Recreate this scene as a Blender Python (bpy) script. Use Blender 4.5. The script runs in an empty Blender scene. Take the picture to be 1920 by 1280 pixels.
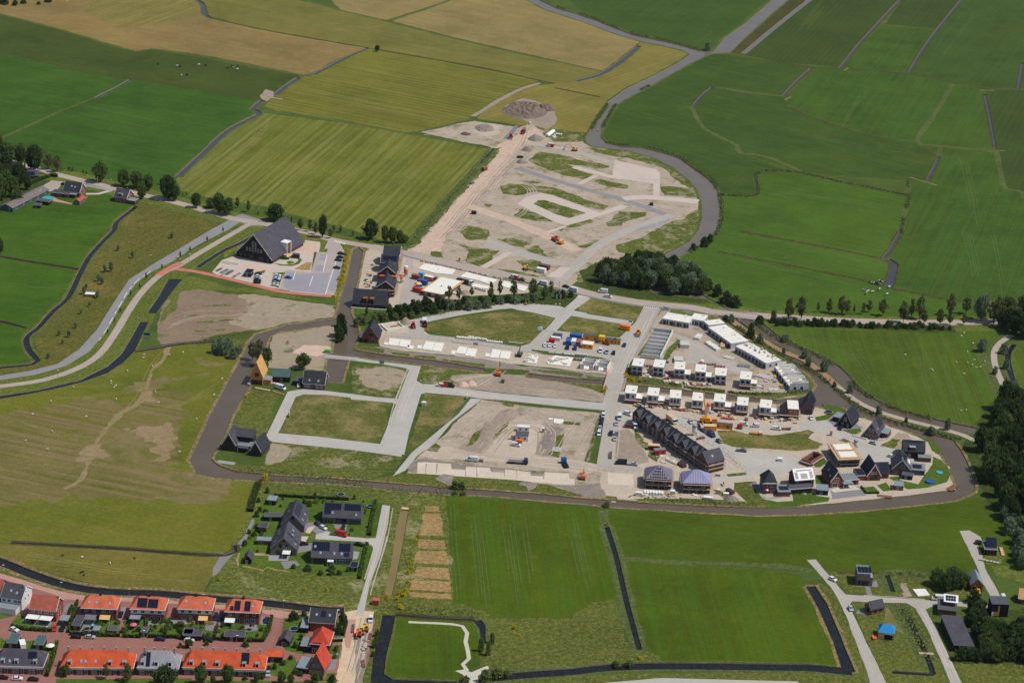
import bpy,bmesh,math,random,time
import numpy as np
from mathutils import Vector,Matrix,noise
from mathutils.geometry import delaunay_2d_cdt
T0 = time.time()
random.seed(7)
scene = bpy.context.scene
COL = scene.collection
PITCH = math.radians(22.5); ROLL = math.radians(2.2); FPX = 4225.0; ALT = 469.0; W0,H0 = 1920.0,1280.0
cd = bpy.data.cameras.new('camera'); cam = bpy.data.objects.new('camera',cd); COL.objects.link(cam)
cam.location = (0,0,ALT); cam.rotation_euler = (Matrix.Rotation(math.pi/2 - PITCH,3,'X') @ Matrix.Rotation(ROLL,3,'Z')).to_euler()
cd.sensor_fit = 'HORIZONTAL'; cd.sensor_width = 36.0; cd.lens = 36.0*FPX/W0
cd.clip_start = 5.0; cd.clip_end = 30000.0
scene.camera = cam
scene.render.resolution_x = 1024; scene.render.resolution_y = 682
SUN_EL = math.radians(58.0); SUN_AZ = math.atan2(-0.16,1.0)
sdir = Vector((math.cos(SUN_EL)*math.cos(SUN_AZ),math.cos(SUN_EL)*math.sin(SUN_AZ),math.sin(SUN_EL)))
world = bpy.data.worlds.new('World'); scene.world = world; world.use_nodes = True
wn = world.node_tree; bg = wn.nodes['Background']
sky = wn.nodes.new('ShaderNodeTexSky'); sky.sky_type = 'NISHITA'; sky.sun_disc = False
sky.sun_elevation = SUN_EL; sky.sun_rotation = math.pi/2 - SUN_AZ; sky.altitude = 100; sky.air_density = 1.0; sky.dust_density = 1.2
wn.links.new(sky.outputs[0],bg.inputs[0]); bg.inputs[1].default_value = 0.075
sl = bpy.data.lights.new('sun','SUN'); sl.energy = 3.3; sl.angle = math.radians(0.53); sl.color = (1.0,0.955,0.89)
so = bpy.data.objects.new('sun',sl); COL.objects.link(so); so.rotation_euler = sdir.to_track_quat('Z','Y').to_euler(); so.location = (200,900,600)
scene.view_settings.view_transform = 'Standard'; scene.view_settings.look = 'None'
scene.view_settings.gamma = 1.0; scene.view_settings.use_curve_mapping = False; scene.view_settings.exposure = 0.08
scene.render.engine = 'CYCLES'
scene.cycles.max_bounces = 5; scene.cycles.diffuse_bounces = 2; scene.cycles.glossy_bounces = 2; scene.cycles.transparent_max_bounces = 4
scene.cycles.use_denoising = True
HAZE = 1.1e-5
SP,CP = math.sin(PITCH),math.cos(PITCH); SR,CR = math.sin(ROLL),math.cos(ROLL)
def G(px,py,z=0.0):
 x,y = px - W0/2,py - H0/2
 u = (x*CR + y*SR)/FPX; v = -(-x*SR + y*CR)/FPX
 dy = CP + v*SP; dz = -SP + v*CP
 t = (z - ALT)/dz
 return Vector((u*t,dy*t,z))
CROPS = {'0': (0,0,1),'A': (0,0,2.9766),'B': (640,0,2.9766),'C': (1280,0,2.9766),'D': (0,430,2.9766),'E': (1280,430,2.9766),
  'H': (420,390,5.3333),'I': (740,430,5.3333),'J': (660,570,5.3333),'K': (940,530,5.3333),'L': (1160,560,5.0526),
  'M': (1140,720,5.3333),'N': (1440,720,5.3333),'O': (380,640,5.3333),'P': (760,720,4.8),'Q': (400,890,4.923),
  'S': (0,1040,5.3333),'T': (330,1040,4.923),'U': (1480,980,4.266),'V': (660,900,3.3103),'W': (760,150,3.0968),
  'a': (0,1160,10.6667),'b': (1760,1100,12.0),'c': (960,220,11.6364),'d': (1040,520,11.6364),'e': (1400,850,10.6667),
  'f': (0,290,6.4),'g': (580,1120,8.0),'h': (1160,650,10.6667)}
def PX(s):
 out = []; c = CROPS['0']
 for tok in s.replace(':',': ').split():
  if tok.endswith(':'): c = CROPS[tok[:-1]]; continue
  x,y = tok.split(','); out.append((c[0] + float(x)/c[2],c[1] + float(y)/c[2]))
 return out
def GP(s): return [G(x,y) for x,y in PX(s)]
def P1(s): return G(*PX(s)[0])
def lin(c):
 return tuple(((x/255)/12.92 if x/255 <= 0.04045 else ((x/255 + 0.055)/1.055)**2.4) for x in c)
class NT:
 def __init__(s,name):
  s.m = bpy.data.materials.new(name); s.m.use_nodes = True; s.t = s.m.node_tree; s.b = s.t.nodes['Principled BSDF']
 def n(s,typ,**kw):
  nd = s.t.nodes.new(typ)
  for k,v in kw.items():
   if hasattr(nd,k): setattr(nd,k,v)
   else: nd.inputs[k].default_value = v
  return nd
 def l(s,a,b): s.t.links.new(a,b)
 def mix(s,fac,a,b,blend='MIX'):
  m = s.n('ShaderNodeMix',data_type='RGBA',blend_type=blend)
  for sock,v in ((m.inputs[0],fac),(m.inputs[6],a),(m.inputs[7],b)):
   if hasattr(v,'is_linked') or hasattr(v,'links'): s.l(v,sock)
   elif isinstance(v,(int,float)): sock.default_value = v
   else: sock.default_value = (*v[:3],1)
  return m.outputs[2]
 def pos(s,rot=0.0,scale=(1,1,1),obj=False):
  if obj: src = s.n('ShaderNodeTexCoord').outputs['Object']
  else: src = s.n('ShaderNodeNewGeometry').outputs['Position']
  mp = s.n('ShaderNodeMapping'); s.l(src,mp.inputs[0]); mp.inputs['Rotation'].default_value = (0,0,-rot);
  m2 = s.n('ShaderNodeMapping'); s.l(mp.outputs[0],m2.inputs[0]); m2.inputs['Scale'].default_value = scale
  return m2.outputs[0]
 def noise(s,vec,scale,detail=3,rough=0.55,lo=0.35,hi=0.65):
  nz = s.n('ShaderNodeTexNoise'); s.l(vec,nz.inputs['Vector']); nz.inputs['Scale'].default_value = scale
  nz.inputs['Detail'].default_value = detail; nz.inputs['Roughness'].default_value = rough
  mr = s.n('ShaderNodeMapRange'); s.l(nz.outputs[0],mr.inputs[0]); mr.inputs[1].default_value = lo; mr.inputs[2].default_value = hi
  mr.clamp = True
  return mr.outputs[0]
 def mul(s,a,b):
  m = s.n('ShaderNodeMath',operation='MULTIPLY')
  for i,v in enumerate((a,b)):
   if isinstance(v,(int,float)): m.inputs[i].default_value = v
   else: s.l(v,m.inputs[i])
  return m.outputs[0]
 def bump(s,h,strength=0.4,dist=0.3):
  b = s.n('ShaderNodeBump'); b.inputs['Strength'].default_value = strength; b.inputs['Distance'].default_value = dist
  s.l(h,b.inputs['Height']); s.l(b.outputs[0],s.b.inputs['Normal'])
 def done(s,col,rough=0.9,spec=0.2,metal=0.0):
  if isinstance(col,tuple): s.b.inputs['Base Color'].default_value = (*col[:3],1)
  else: s.l(col,s.b.inputs['Base Color'])
  s.b.inputs['Roughness'].default_value = rough; s.b.inputs['Specular IOR Level'].default_value = spec; s.b.inputs['Metallic'].default_value = metal
  return s.m
MATS = {}
def along(a):
 if isinstance(a,str):
  p,q = GP(a); return math.atan2(q.y - p.y,q.x - p.x)
 return math.radians(a)
def solid(name,rgb,rough=0.7,spec=0.3,metal=0.0,var=0.18,sc=0.6):
 if name in MATS: return MATS[name]
 t = NT(name); c = lin(rgb); p = t.pos()
 f = t.noise(p,sc,4,0.6,0.3,0.7)
 f2 = t.noise(p,sc*7,2,0.6,0.35,0.65)
 d = tuple(x*(1 - var) for x in c); u = tuple(min(1,x*(1 + var*0.7)) for x in c)
 col = t.mix(f,d,u); col = t.mix(t.mul(f2,0.35),col,tuple(x*(1 - var*1.3) for x in c))
 MATS[name] = t.done(col,rough,spec,metal); return MATS[name]
def field(name,a,b,ang=0.0,w=3.0,streak=None,amt=0.5,patch=None,pamt=0.5,plo=0.55,phi=0.7,psc=0.03,tracks=0.0,tw=18.0,rough=.15):
 t = NT(name); ca,cb = lin(a),lin(b); p = t.pos(); ca = tuple(x*.86 for x in ca); cb = tuple(x*1.14 for x in cb)
 col = t.mix(t.noise(p,0.03,6,0.66,0.36,0.64),ca,cb)
 col = t.mix(t.mul(t.noise(p,0.25,5,0.7,0.3,0.7),0.45),col,tuple(x*0.68 for x in ca))
 col = t.mix(t.mul(t.noise(p,0.011,3,0.5,0.45,0.7),0.4),col,(cb[0]*1.25,cb[1]*1.08,cb[2]*.95))
 col = t.mix(t.mul(t.noise(p,0.09,5,0.7,0.5,0.72),0.4),col,(cb[0]*1.4,cb[1]*1.22,cb[2]*1.15))
 r = along(ang)
 st = t.noise(t.pos(r,(0.004,1.0/w,1)),1.0,3,0.6,0.38,0.66)
 cs = lin(streak) if streak else tuple(x*1.35 for x in cb)
 col = t.mix(t.mul(st,amt),col,cs)
 st2 = t.noise(t.pos(r,(0.012,3.1/w,1)),1.0,2,0.5,0.45,0.6)
 col = t.mix(t.mul(st2,amt*0.5),col,tuple(x*0.68 for x in ca))
 if tracks:
  wv = t.n('ShaderNodeTexWave',wave_type='BANDS',bands_direction='Y',wave_profile='SIN'); t.l(t.pos(r,(0.03,1.0,1)),wv.inputs['Vector'])
  wv.inputs['Scale'].default_value = 0.314/tw*10/10*2; wv.inputs['Distortion'].default_value = 1.6; wv.inputs['Detail'].default_value = 2; wv.inputs['Detail Scale'].default_value = 0.6
  mr = t.n('ShaderNodeMapRange'); t.l(wv.outputs['Fac'],mr.inputs[0]); mr.inputs[1].default_value = 0.25; mr.inputs[2].default_value = 0.9
  brk = t.noise(p,0.02,2,0.5,0.3,0.6)
  col = t.mix(t.mul(t.mul(mr.outputs[0],brk),tracks),col,tuple(x*0.62 for x in ca))
 if patch:
  col = t.mix(t.mul(t.noise(p,psc,6,0.68,plo,phi),pamt),col,lin(patch))
 h = t.noise(p,1.3,3,0.6,0.2,0.8); col = t.mix(t.mul(h,0.28),col,tuple(x*0.55 for x in ca))
 col = t.mix(t.mul(t.noise(p,.42,7,.78,.46,.6),rough*.9),col,tuple(x*.42 for x in ca)); col = t.mix(t.mul(t.noise(t.pos(.7,(1,1,1)),.6,7,.78,.5,.64),rough),col,(min(1,cb[0]*1.75),min(1,cb[1]*1.5),cb[2]*1.5))
 t.bump(h,0.6,.25 + rough*.8)
 MATS[name] = t.done(col,0.95,0.1); return MATS[name]
def dirt(name,a,b,weed=None,wlo=0.6,whi=0.68,wsc=0.05,ang=None,wamt=0.85,fine=0.3):
 t = NT(name); ca,cb = lin(a),lin(b); p = t.pos()
 col = t.mix(t.noise(p,0.045,6,0.65,0.3,0.7),ca,cb)
 col = t.mix(t.mul(t.noise(p,0.4,5,0.7,0.45,0.75),fine*1.5),col,tuple(x*0.62 for x in ca))
 col = t.mix(t.mul(t.noise(p,0.16,5,0.7,0.55,0.75),0.5),col,tuple(min(1,x*1.22) for x in cb))
 if ang is not None:
  st = t.noise(t.pos(along(ang),(0.012,0.9,1)),1.0,3,0.6,0.5,0.68)
  col = t.mix(t.mul(st,0.4),col,tuple(x*0.7 for x in ca))
 h = t.noise(p,1.2,5,0.7,0.25,0.8)
 col = t.mix(t.mul(h,fine),col,tuple(x*0.6 for x in ca))
 col = t.mix(t.mul(t.noise(t.pos(.5,(1,1,1)),.3,8,.8,.5,.66),fine*1.6),col,tuple(x*.6 for x in ca)); col = t.mix(t.mul(t.noise(t.pos(1.2,(1,1,1)),.24,8,.8,.52,.66),fine*1.4),col,tuple(min(1,x*1.3) for x in cb))
 if weed:
  wc = t.mix(t.noise(p,0.7,3,0.6,0.3,0.7),tuple(x*0.7 for x in lin(weed)),lin(weed))
  col = t.mix(t.mul(t.noise(p,wsc,8,0.74,wlo,whi),wamt),col,wc)
 t.bump(h,0.6,0.3)
 MATS[name] = t.done(col,0.95,0.1); return MATS[name]
def paving(name,a,b,joint=None,sc=2.0,ang=0.0,stain=0.35):
 t = NT(name); ca,cb = lin(a),lin(b); p = t.pos()
 col = t.mix(t.noise(p,0.07,5,0.62,0.3,0.7),ca,cb)
 col = t.mix(t.mul(t.noise(t.pos(along(ang),(0.02,0.3,1)),1.0,3,0.6,0.45,0.7),stain*.45),col,tuple(x*0.72 for x in ca))
 col = t.mix(t.mul(t.noise(p,0.5,5,0.7,0.5,0.75),stain),col,tuple(x*0.66 for x in ca))
 col = t.mix(t.mul(t.noise(p,0.2,5,0.7,0.55,0.75),stain*0.8),col,tuple(min(1,x*1.25) for x in cb))
 h = t.noise(p,sc,3,0.6,0.3,0.7); col = t.mix(t.mul(h,0.16),col,tuple(x*0.6 for x in ca))
 t.bump(h,0.2,0.05)
 MATS[name] = t.done(col,0.85,0.2); return MATS[name]
def watermat(name,c,rough=0.1,weed=None,sp=.5):
 t = NT(name); cc = lin(c); p = t.pos()
 col = t.mix(t.noise(p,0.05,4,0.6,0.3,0.7),cc,tuple(x*1.25 for x in cc))
 if weed: col = t.mix(t.noise(p,0.35,5,0.7,0.5,0.6),col,lin(weed))
 h = t.noise(p,1.1,3,0.6,0.2,0.8); t.bump(h,0.12,0.05)
 m = t.done(col,rough,sp); MATS[name] = m; return m
field('grass_base',(67,85,37),(81,99,43),20,4,amt=0.25)
field('hay_tan',(136,118,72),(152,132,84),'A:1000,200 1800,330',2.2,(120,106,58),0.55,tracks=0.25,tw=12,rough=0.2)
field('hay_greenish',(130,122,66),(148,134,80),'A:700,130 900,60',4,(88,98,38),0.7,patch=(84,98,34),pamt=0.7,rough=0.3)
field('hay_olive',(114,114,56),(130,124,66),'A:1200,110 1900,240',2.5,(96,98,42),0.45,tracks=0.2,tw=16)
field('hay_tan_far',(140,126,80),(154,136,90),'B:300,130 1450,390',2.5,(112,108,54),0.5)
field('hay_yellow',(126,120,60),(140,130,70),'B:1100,700 1500,560',2.5,(104,106,44),0.4,tracks=0.3,tw=10)
field('stripe_upper',(104,108,39),(122,122,47),'B:0,500 700,640',5,(132,130,68),0.75,tracks=0.4,tw=12,rough=.2)
field('stripe_big',(100,110,37),(116,122,45),'A:1450,1150 1900,760',5,(136,136,74),0.8,tracks=0.4,tw=11,rough=.2)
field('green_dark',(64,78,34),(74,88,38),'A:100,150 1500,420',4,(74,96,38),0.35)
field('green_left',(57,85,28),(67,97,32),'A:600,650 1400,780',5,(62,112,42),0.4)
field('green_lawn',(61,89,24),(75,103,30),'D:0,300 400,330',4,(66,112,36),0.4)
field('green_r1',(63,83,34),(71,91,38),'C:200,220 500,0',3,(62,102,46),0.4)
field('green_r2',(61,77,34),(69,85,36),'C:1210,0 875,375',2.5,(62,94,44),0.45,tracks=0.25,tw=9)
field('green_r3',(61,81,32),(71,91,36),'C:600,650 1400,870',4,(64,104,44),0.4,patch=(84,90,44),pamt=0.4)
field('green_r4',(63,85,30),(73,97,34),'C:1510,465 1300,790',3.5,(68,110,42),0.45)
field('green_r5',(69,93,30),(79,105,34),'E:600,150 1100,260',2.5,(78,120,44),0.45,tracks=0.2,tw=8)
field('green_south',(73,90,29),(83,100,31),'E:1100,600 1230,950',3,(84,120,40),0.5,patch=(96,112,46),pamt=0.3)
field('green_low',(72,88,15),(82,100,19),'V:1030,180 1110,700',3.5,(68,110,32),0.45,patch=(58,84,22),pamt=0.3)
field('green_low2',(70,86,17),(80,96,21),'V:1700,300 1900,330',3.5,(62,106,32),0.4)
field('sheep_field',(98,108,33),(110,115,39),'D:0,1045 500,1140',4,(116,114,54),0.4,patch=(124,112,70),pamt=0.35,plo=0.52,phi=0.68,psc=0.03,rough=0.25)
field('worn',(106,106,46),(114,112,52),'D:0,1045 500,1140',7,(142,122,92),0.95,patch=(134,116,82),pamt=.45,plo=.45,phi=.65,psc=.03,rough=.25)
field('olive_low',(104,104,44),(120,114,52),'S:1000,100 1900,150',2.5,(128,118,60),0.5,rough=0.25)
field('rough_slope',(102,102,46),(92,100,42),60,6,(126,112,60),0.45,patch=(142,118,66),pamt=0.7,plo=0.52,phi=0.66,psc=0.035,rough=0.7)
field('rough_green',(86,100,42),(104,112,52),20,5,(108,110,54),0.4,patch=(120,112,58),pamt=0.6,psc=0.05,rough=0.7)
field('weedy',(90,104,44),(106,116,54),10,5,(112,116,60),0.5,patch=(176,164,128),pamt=0.75,plo=0.55,phi=0.64,psc=0.06,rough=0.8)
field('lot_grass',(84,98,42),(108,110,54),10,4,(112,112,60),0.5,patch=(156,136,92),pamt=0.8,plo=0.47,phi=0.62,psc=0.06,rough=0.5)
field('patch_grass',(84,100,42),(104,112,50),15,4,(100,112,48),0.5,patch=(168,154,128),pamt=0.85,plo=0.5,phi=0.57,psc=0.09,rough=0.7)
field('verge',(90,108,44),(108,118,50),10,3,(106,112,52),0.4,patch=(134,122,72),pamt=0.5,psc=0.08,rough=0.6)
field('reed',(78,96,50),(96,108,60),10,2,(102,112,60),0.4,patch=(116,106,66),pamt=0.55,psc=0.06,rough=0.6)
field('reed_dark',(70,72,40),(82,82,46),10,2,(90,88,50),0.4,patch=(48,60,28),pamt=0.6,psc=0.1,rough=0.6)
field('hedge_ground',(58,74,34),(72,88,40),10,3,(78,96,42),0.4,rough=0.7)
field('yellow_verge',(112,116,50),(100,110,46),10,2,(140,134,50),0.4,patch=(188,166,36),pamt=0.85,plo=0.53,phi=0.62,psc=0.25,rough=0.7)
field('straw',(158,132,86),(172,146,100),5,1.5,(150,124,76),0.5,patch=(120,112,56),pamt=0.4,psc=0.12,rough=0.5)
field('garden',(72,100,34),(88,112,40),0,2,(92,118,42),0.4,rough=0.4)
field('bank',(142,124,84),(158,138,100),0,2,(88,94,46),0.5,patch=(78,92,40),pamt=0.8,plo=0.46,phi=0.6,psc=0.09,rough=0.6)
field('track_green',(78,98,52),(86,106,56),0,2); field('track_pale',(122,118,64),(130,126,70),0,2)
dirt('dirt_site',(168,153,136),(188,172,154),(112,114,66),0.53,0.62,0.075,wamt=.7)
dirt('dirt_light',(182,168,150),(196,182,164),(128,122,80),0.66,0.72,0.08,fine=0.2)
dirt('haul_road',(196,170,150),(208,184,164),None,ang='W:150,900 600,400',fine=0.25)
dirt('soil_brown',(152,136,122),(168,152,136),(96,104,52),0.62,0.7,0.06)
dirt('soil_grey',(138,128,118),(156,144,132),(90,100,50),0.62,0.7,0.08,fine=0.45)
dirt('soil_parcel',(134,115,96),(148,129,108),(90,108,54),0.60,0.68,0.03,ang=5)
dirt('soil_pale',(156,141,120),(170,156,134),(96,106,60),0.56,0.64,0.09)
dirt('soil_patch',(126,113,74),(138,122,88),(106,105,46),0.40,0.60,0.05,ang=6,wamt=.95,fine=.2)
dirt('sand_slab',(202,188,168),(214,200,182),None,fine=0.18)
dirt('sand_pink',(200,172,154),(208,182,164),None,fine=0.15)
dirt('sand_road',(206,180,148),(216,192,162),None,ang='T:1500,1100 1700,600',fine=0.25)
dirt('heap_brown',(120,106,95),(138,123,111),None,fine=.5); dirt('worn_track',(146,126,94),(154,134,104),(116,110,58),.5,.64,.2,wamt=.6)
paving('asphalt_pale',(134,132,132),(146,143,141),ang=50)
paving('road_main',(168,154,142),(178,164,152),ang=172)
paving('road_site',(166,160,150),(178,171,161),ang=50)
paving('road_conc',(172,168,160),(184,180,172),ang=20)
paving('asphalt_dark',(120,118,120),(130,128,130),ang=172)
paving('plot_paving',(190,176,164),(200,186,174),ang=10)
paving('parking_grey',(146,144,150),(156,154,160),ang=30)
paving('parking_pink',(168,154,148),(178,164,158),ang=30)
paving('brick_red',(186,112,96),(198,124,108),ang=170)
paving('brick_pink',(176,132,120),(188,146,132),ang=175)
paving('brick_street',(142,97,88),(156,110,99),ang=175)
paving('path_brown',(150,118,92),(162,130,104),ang=140)
paving('path_white',(188,182,166),(202,196,180))
paving('terrace_grey',(128,124,126),(140,136,138))
paving('line_white',(222,220,214),(232,230,224),stain=0.1)
watermat('river_water',(106,97,86),sp=.3); watermat('canal_water',(92,81,68),sp=.3); watermat('dark_water',(30,31,36),weed=(42,44,34),sp=.22)
watermat('ditch_water',(64,62,64),sp=.25); watermat('brown_water',(124,106,64))
REG = []
def jag(pts,amp,step=2.6,closed=True):
 out = []; n = len(pts)
 for i in range(n if closed else n - 1):
  a,b = pts[i],pts[(i + 1) % n]; L = (b - a).length; k = max(1,int(L/step))
  nrm = Vector((-(b - a).y,(b - a).x,0)); nrm = nrm/nrm.length if nrm.length > 1e-6 else Vector((0,0,0))
  for j in range(k):
   p = a + (b - a)*(j/k)
   o = noise.fractal(Vector((p.x*0.09,p.y*0.09,3.7)),0.6,2.2,4)*amp*1.2
   out.append(p + nrm*o)
 return out
def smooth(pts,closed=False,step=5.0):
 out = []; n = len(pts); rng = n if closed else n - 1
 for i in range(rng):
  p0 = pts[(i - 1) % n] if (closed or i > 0) else pts[0]*2 - pts[1]
  p1,p2 = pts[i],pts[(i + 1) % n]
  p3 = pts[(i + 2) % n] if (closed or i + 2 < n) else pts[n - 1]*2 - pts[n - 2]
  k = max(1,min(14,int((p2 - p1).length/step)))
  for j in range(k):
   t = j/k
   out.append(0.5*((2*p1) + (p2 - p0)*t + (2*p0 - 5*p1 + 4*p2 - p3)*t*t + (3*p1 - p0 - 3*p2 + p3)*t**3))
 if not closed: out.append(pts[-1])
 return out
def R(name,mat,s,pr=0,rag=0.0,sm=False,water=False,bank=0.0,bmat='bank'):
 pts = GP(s)
 if sm: pts = smooth(pts,True)
 if bank:
  line = pts + [pts[0]]
  q = ribbon_poly(line,bank*2)
  REG.append((3,len(REG),'canal_bank',bmat,jag(q,0.5),False))
 if rag: pts = jag(pts,rag)
 REG.append((pr,len(REG),name,mat,pts,water))
def ribbon_poly(pts,w,w2=None):
 n = len(pts); Lf,Rt = [],[]
 for i,p in enumerate(pts):
  a = pts[max(0,i - 1)]; b = pts[min(n - 1,i + 1)]
  d = (b - a); d.z = 0; d = d.normalized() if d.length > 1e-6 else Vector((1,0,0)); nn = Vector((-d.y,d.x,0))
  ww = w if w2 is None else w + (w2 - w)*i/(n - 1)
  Lf.append(p + nn*ww/2); Rt.append(p - nn*ww/2)
 return Lf + Rt[::-1]
def RB(name,mat,s,w,pr=0,rag=0.0,sm=True,water=False,bank=0.0,bmat='bank',w2=None):
 pts = GP(s)
 if sm and len(pts) > 2: pts = smooth(pts)
 if bank:
  b = ribbon_poly(pts,w + 2*bank,None if w2 is None else w2 + 2*bank); REG.append((3,len(REG),'canal_bank' if water else 'road_verge',bmat,jag(b,0.6),False))
 q = ribbon_poly(pts,w,w2)
 if rag: q = jag(q,rag)
 REG.append((pr,len(REG),name,mat,q,water))
R('field','hay_tan','0:-200,-60 230,-40 362,-10 383,28 480,52 640,82 690,90 640,111 590,138 565,141 400,108 283,92 255,96 120,57 -200,-20',rag=.6)
R('field','hay_greenish','0:150,14 230,-30 356,-30 376,26 345,34 280,46 215,52',.5,rag=5)
R('field','hay_olive','0:362,-40 555,-40 556,0 640,19 725,40 900,84 1100,126 1130,135 1120,145 1080,153 1040,157 1015,151 905,127 710,92 690,90 480,52 390,32 380,8',rag=.6)
R('field','hay_tan_far','0:555,-60 960,-60 845,0 725,38 640,19',rag=.6)
R('field','hay_tan_far','0:845,0 930,-50 985,-10 1020,17 1110,47 1200,78 1170,108 1130,133 1000,104 850,70 735,40',rag=.6)
R('field','hay_yellow','0:1200,80 1245,88 1292,100 1280,113 1228,141 1177,165 1144,188 1124,215 1104,249 1060,247 1010,240 895,223 905,208 950,177 985,162 1030,158 1090,152 1125,143 1170,110',rag=.6)
R('field','stripe_upper','0:700,92 905,128 1010,152 960,170 890,212 878,225 790,247 760,248 640,226 520,208 495,200 515,178 560,146 640,113 690,93',rag=.6)
R('field','stripe_big','0:495,212 640,230 770,253 922,279 905,300 838,375 770,450 735,455 640,425 560,405 500,388 400,372 340,358 330,336 380,290 430,242 488,213',rag=.6)
R('field','green_dark','0:-200,-20 0,26 120,58 255,97 283,93 400,109 566,142 550,152 512,182 490,190 245,150 120,126 0,97 -200,40',rag=.6)
R('field','green_left','0:-200,42 0,98 245,150 185,181 130,206 50,238 -150,310',rag=.6)
R('field','green_left','0:245,151 490,190 474,206 486,213 430,242 372,290 332,334 300,350 200,335 100,320 -100,290 0,263 130,206',rag=.6)
R('field','green_lawn','0:-200,300 110,330 215,354 265,380 215,425 -200,430')
R('field','green_lawn','D:-300,-60 640,0 580,60 490,170 440,222 120,170 0,150 -300,120')
R('field','green_lawn','D:-300,130 0,158 440,228 380,370 300,440 210,540 150,545 0,512 -300,450')
R('field','green_lawn','D:-300,460 0,522 150,560 140,640 190,720 170,742 0,766 -300,790')
R('rough_slope','rough_slope','A:700,1180 790,1115 900,1130 1260,1220 D:1180,0 980,120 860,190 720,280 640,400 540,560 440,670 320,750 160,790 0,812 -200,830 -200,790 0,780 180,760 230,720 200,660 190,580 260,500 400,370 500,180 620,0',.5)
R('verge','verge','D:1280,0 1500,0 1420,40 1100,210 1020,270 870,470 850,520 760,680 690,745 600,805 460,855 300,895 0,945 -200,960 -200,840 0,840 200,810 370,760 500,680 600,560 690,400 760,300 840,240 960,180',.6)
R('field','green_r1','0:1045,-20 1460,-20 1357,71 1330,95 1240,77 1100,31')
R('field','green_r2','C:715,0 740,-60 1270,-60 1210,0 1090,130 980,250 875,375 540,345 340,308')
R('field','green_r2','C:1225,0 1280,-60 1600,-60 1550,0 1420,162 1130,136')
R('field','green_r4','C:1115,145 1415,165 1330,290 1260,402 885,380 980,260')
R('field','green_r1','C:1565,0 1600,-60 2400,-60 2400,520 1905,492 1690,490 1262,410 1340,280')
R('field','green_r3','C:160,305 540,345 720,375 560,530 190,485 120,500 55,590 0,595 0:1200,190 1175,185 1218,164 1280,128')
R('field','green_r4','C:740,380 880,385 1250,415 1510,465 1400,640 1300,790 1000,740 700,640 600,590 580,540')
R('field','green_r3','C:190,490 560,540 590,600 700,650 1000,745 1300,800 1430,870 1360,1000 1260,1010 650,960 310,850 110,700 60,600 130,500')
R('field','green_r4','C:1520,465 1680,500 1740,830 1320,800 1400,650')
R('field','green_r2','C:1690,500 2400,530 2400,1100 1905,1075 1800,1050 1750,830')
R('field','green_r3','0:1138,268 1164,274 1244,286 1277,298 1309,321 1335,340 1346,362 C:215,1090 410,1085 420,965 620,960 310,855 100,700 40,610 0,600 0:1240,195 1189,177 1157,195 1141,221 1128,244')
R('field','green_r5','C:215,1100 415,1095 425,970 640,965 1250,1090 E:1210,20 1110,160 320,10 200,10 0:1352,420 1351,389')
R('field','green_r4','C:1440,830 1740,840 1800,1055 1905,1085 2400,1100 E:2400,380 1905,385 1560,400 1180,320 1190,190 1150,140 1220,10 C:1260,1090 1255,1015 1360,1010')
R('field','green_r5','E:180,20 320,15 1110,165 1170,190 1140,290 1060,295 210,125 150,90')
R('field','green_r5','E:150,105 1040,300 1160,330 1560,410 1640,470 1700,500 500,480 360,440 310,410 130,280 0,200 0,130')
R('field','green_south','E:430,535 1500,560 1760,568 1720,610 1630,640 1750,900 1790,960 1700,1110 1600,1105 1180,1010 1040,950 950,880 830,745 690,685 540,610')
R('field','green_south','E:1850,660 1905,650 2200,640 2200,900 1905,890 1840,800')
R('field','green_low','V:560,90 1560,180 1600,400 1660,740 1440,790 1360,840 1260,860 960,850 800,845 620,760 600,600 570,330 535,150',rag=.6)
R('field','green_low2','V:1610,190 1920,190 0:1420,967 1600,961 1780,943 1840,932 1852,960 1900,1000 1925,1060 1800,1075 1560,1071 1500,1062 V:1920,492 1700,482 1650,460 1590,300')
R('field','green_low','V:1680,500 1920,520 0:1480,1074 1512,1090 U:110,480 410,1145 0,1112 0:1210,1238 1200,1200 V:1780,1000 1700,600')
R('rough_grass','rough_green','V:820,850 960,852 1260,862 1360,842 1440,795 1490,752 1640,738 1700,1000 1760,1060 1800,1060 1920,1090 1920,1150 1500,1180 840,1225 800,1120',.2,rag=1.5)
R('field','sheep_field','D:-300,960 0,940 460,852 600,803 690,745 760,682 900,662 1020,640 1180,640 1320,740 1230,930 1150,1080 1062,1260 0:357,862 375,888 470,899 482,906 470,960 440,1020 420,1040 0,1016 -200,1010',rag=.8)
R('field','olive_low','0:-200,1013 0,1020 415,1041 382,1112 330,1112 200,1099 100,1076 0,1046 -200,1000',.2,rag=.8)
for s in ('D:430,945 560,955 700,975 760,985 770,1010 640,985 480,960','D:0,1045 200,1090 350,1120 520,1135 500,1150 300,1130 120,1090 0,1062','D:690,1105 860,1100 1000,1065 1035,1080 1010,1150 960,1280 900,1300 450,1290 560,1180 740,1130',
  'D:740,850 870,830 1210,795 1200,805 960,845 900,900 860,960 760,945 680,900','D:1080,715 1120,715 1180,740 1280,745 1240,760 1130,755','0:330,880 400,885 440,900 440,915 380,910 320,900','0:300,920 420,930 450,940 380,942 290,935'):
 R('bare_soil','soil_patch',s,.6,rag=3.0)
RB('worn_path','worn_track','D:945,650 900,740 850,780 800,930 745,985 680,1020 560,1150 500,1280 0:150,900 120,915',2.6,.62,rag=1.2)
for s in ('D:760,880 900,890 880,970 820,950','D:680,1110 1000,1075 1020,1130 960,1280 880,1290 840,1170','D:420,1290 520,1180 580,1190 600,1290'): R('bare_soil','worn_track',s,.61,rag=6)
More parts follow.
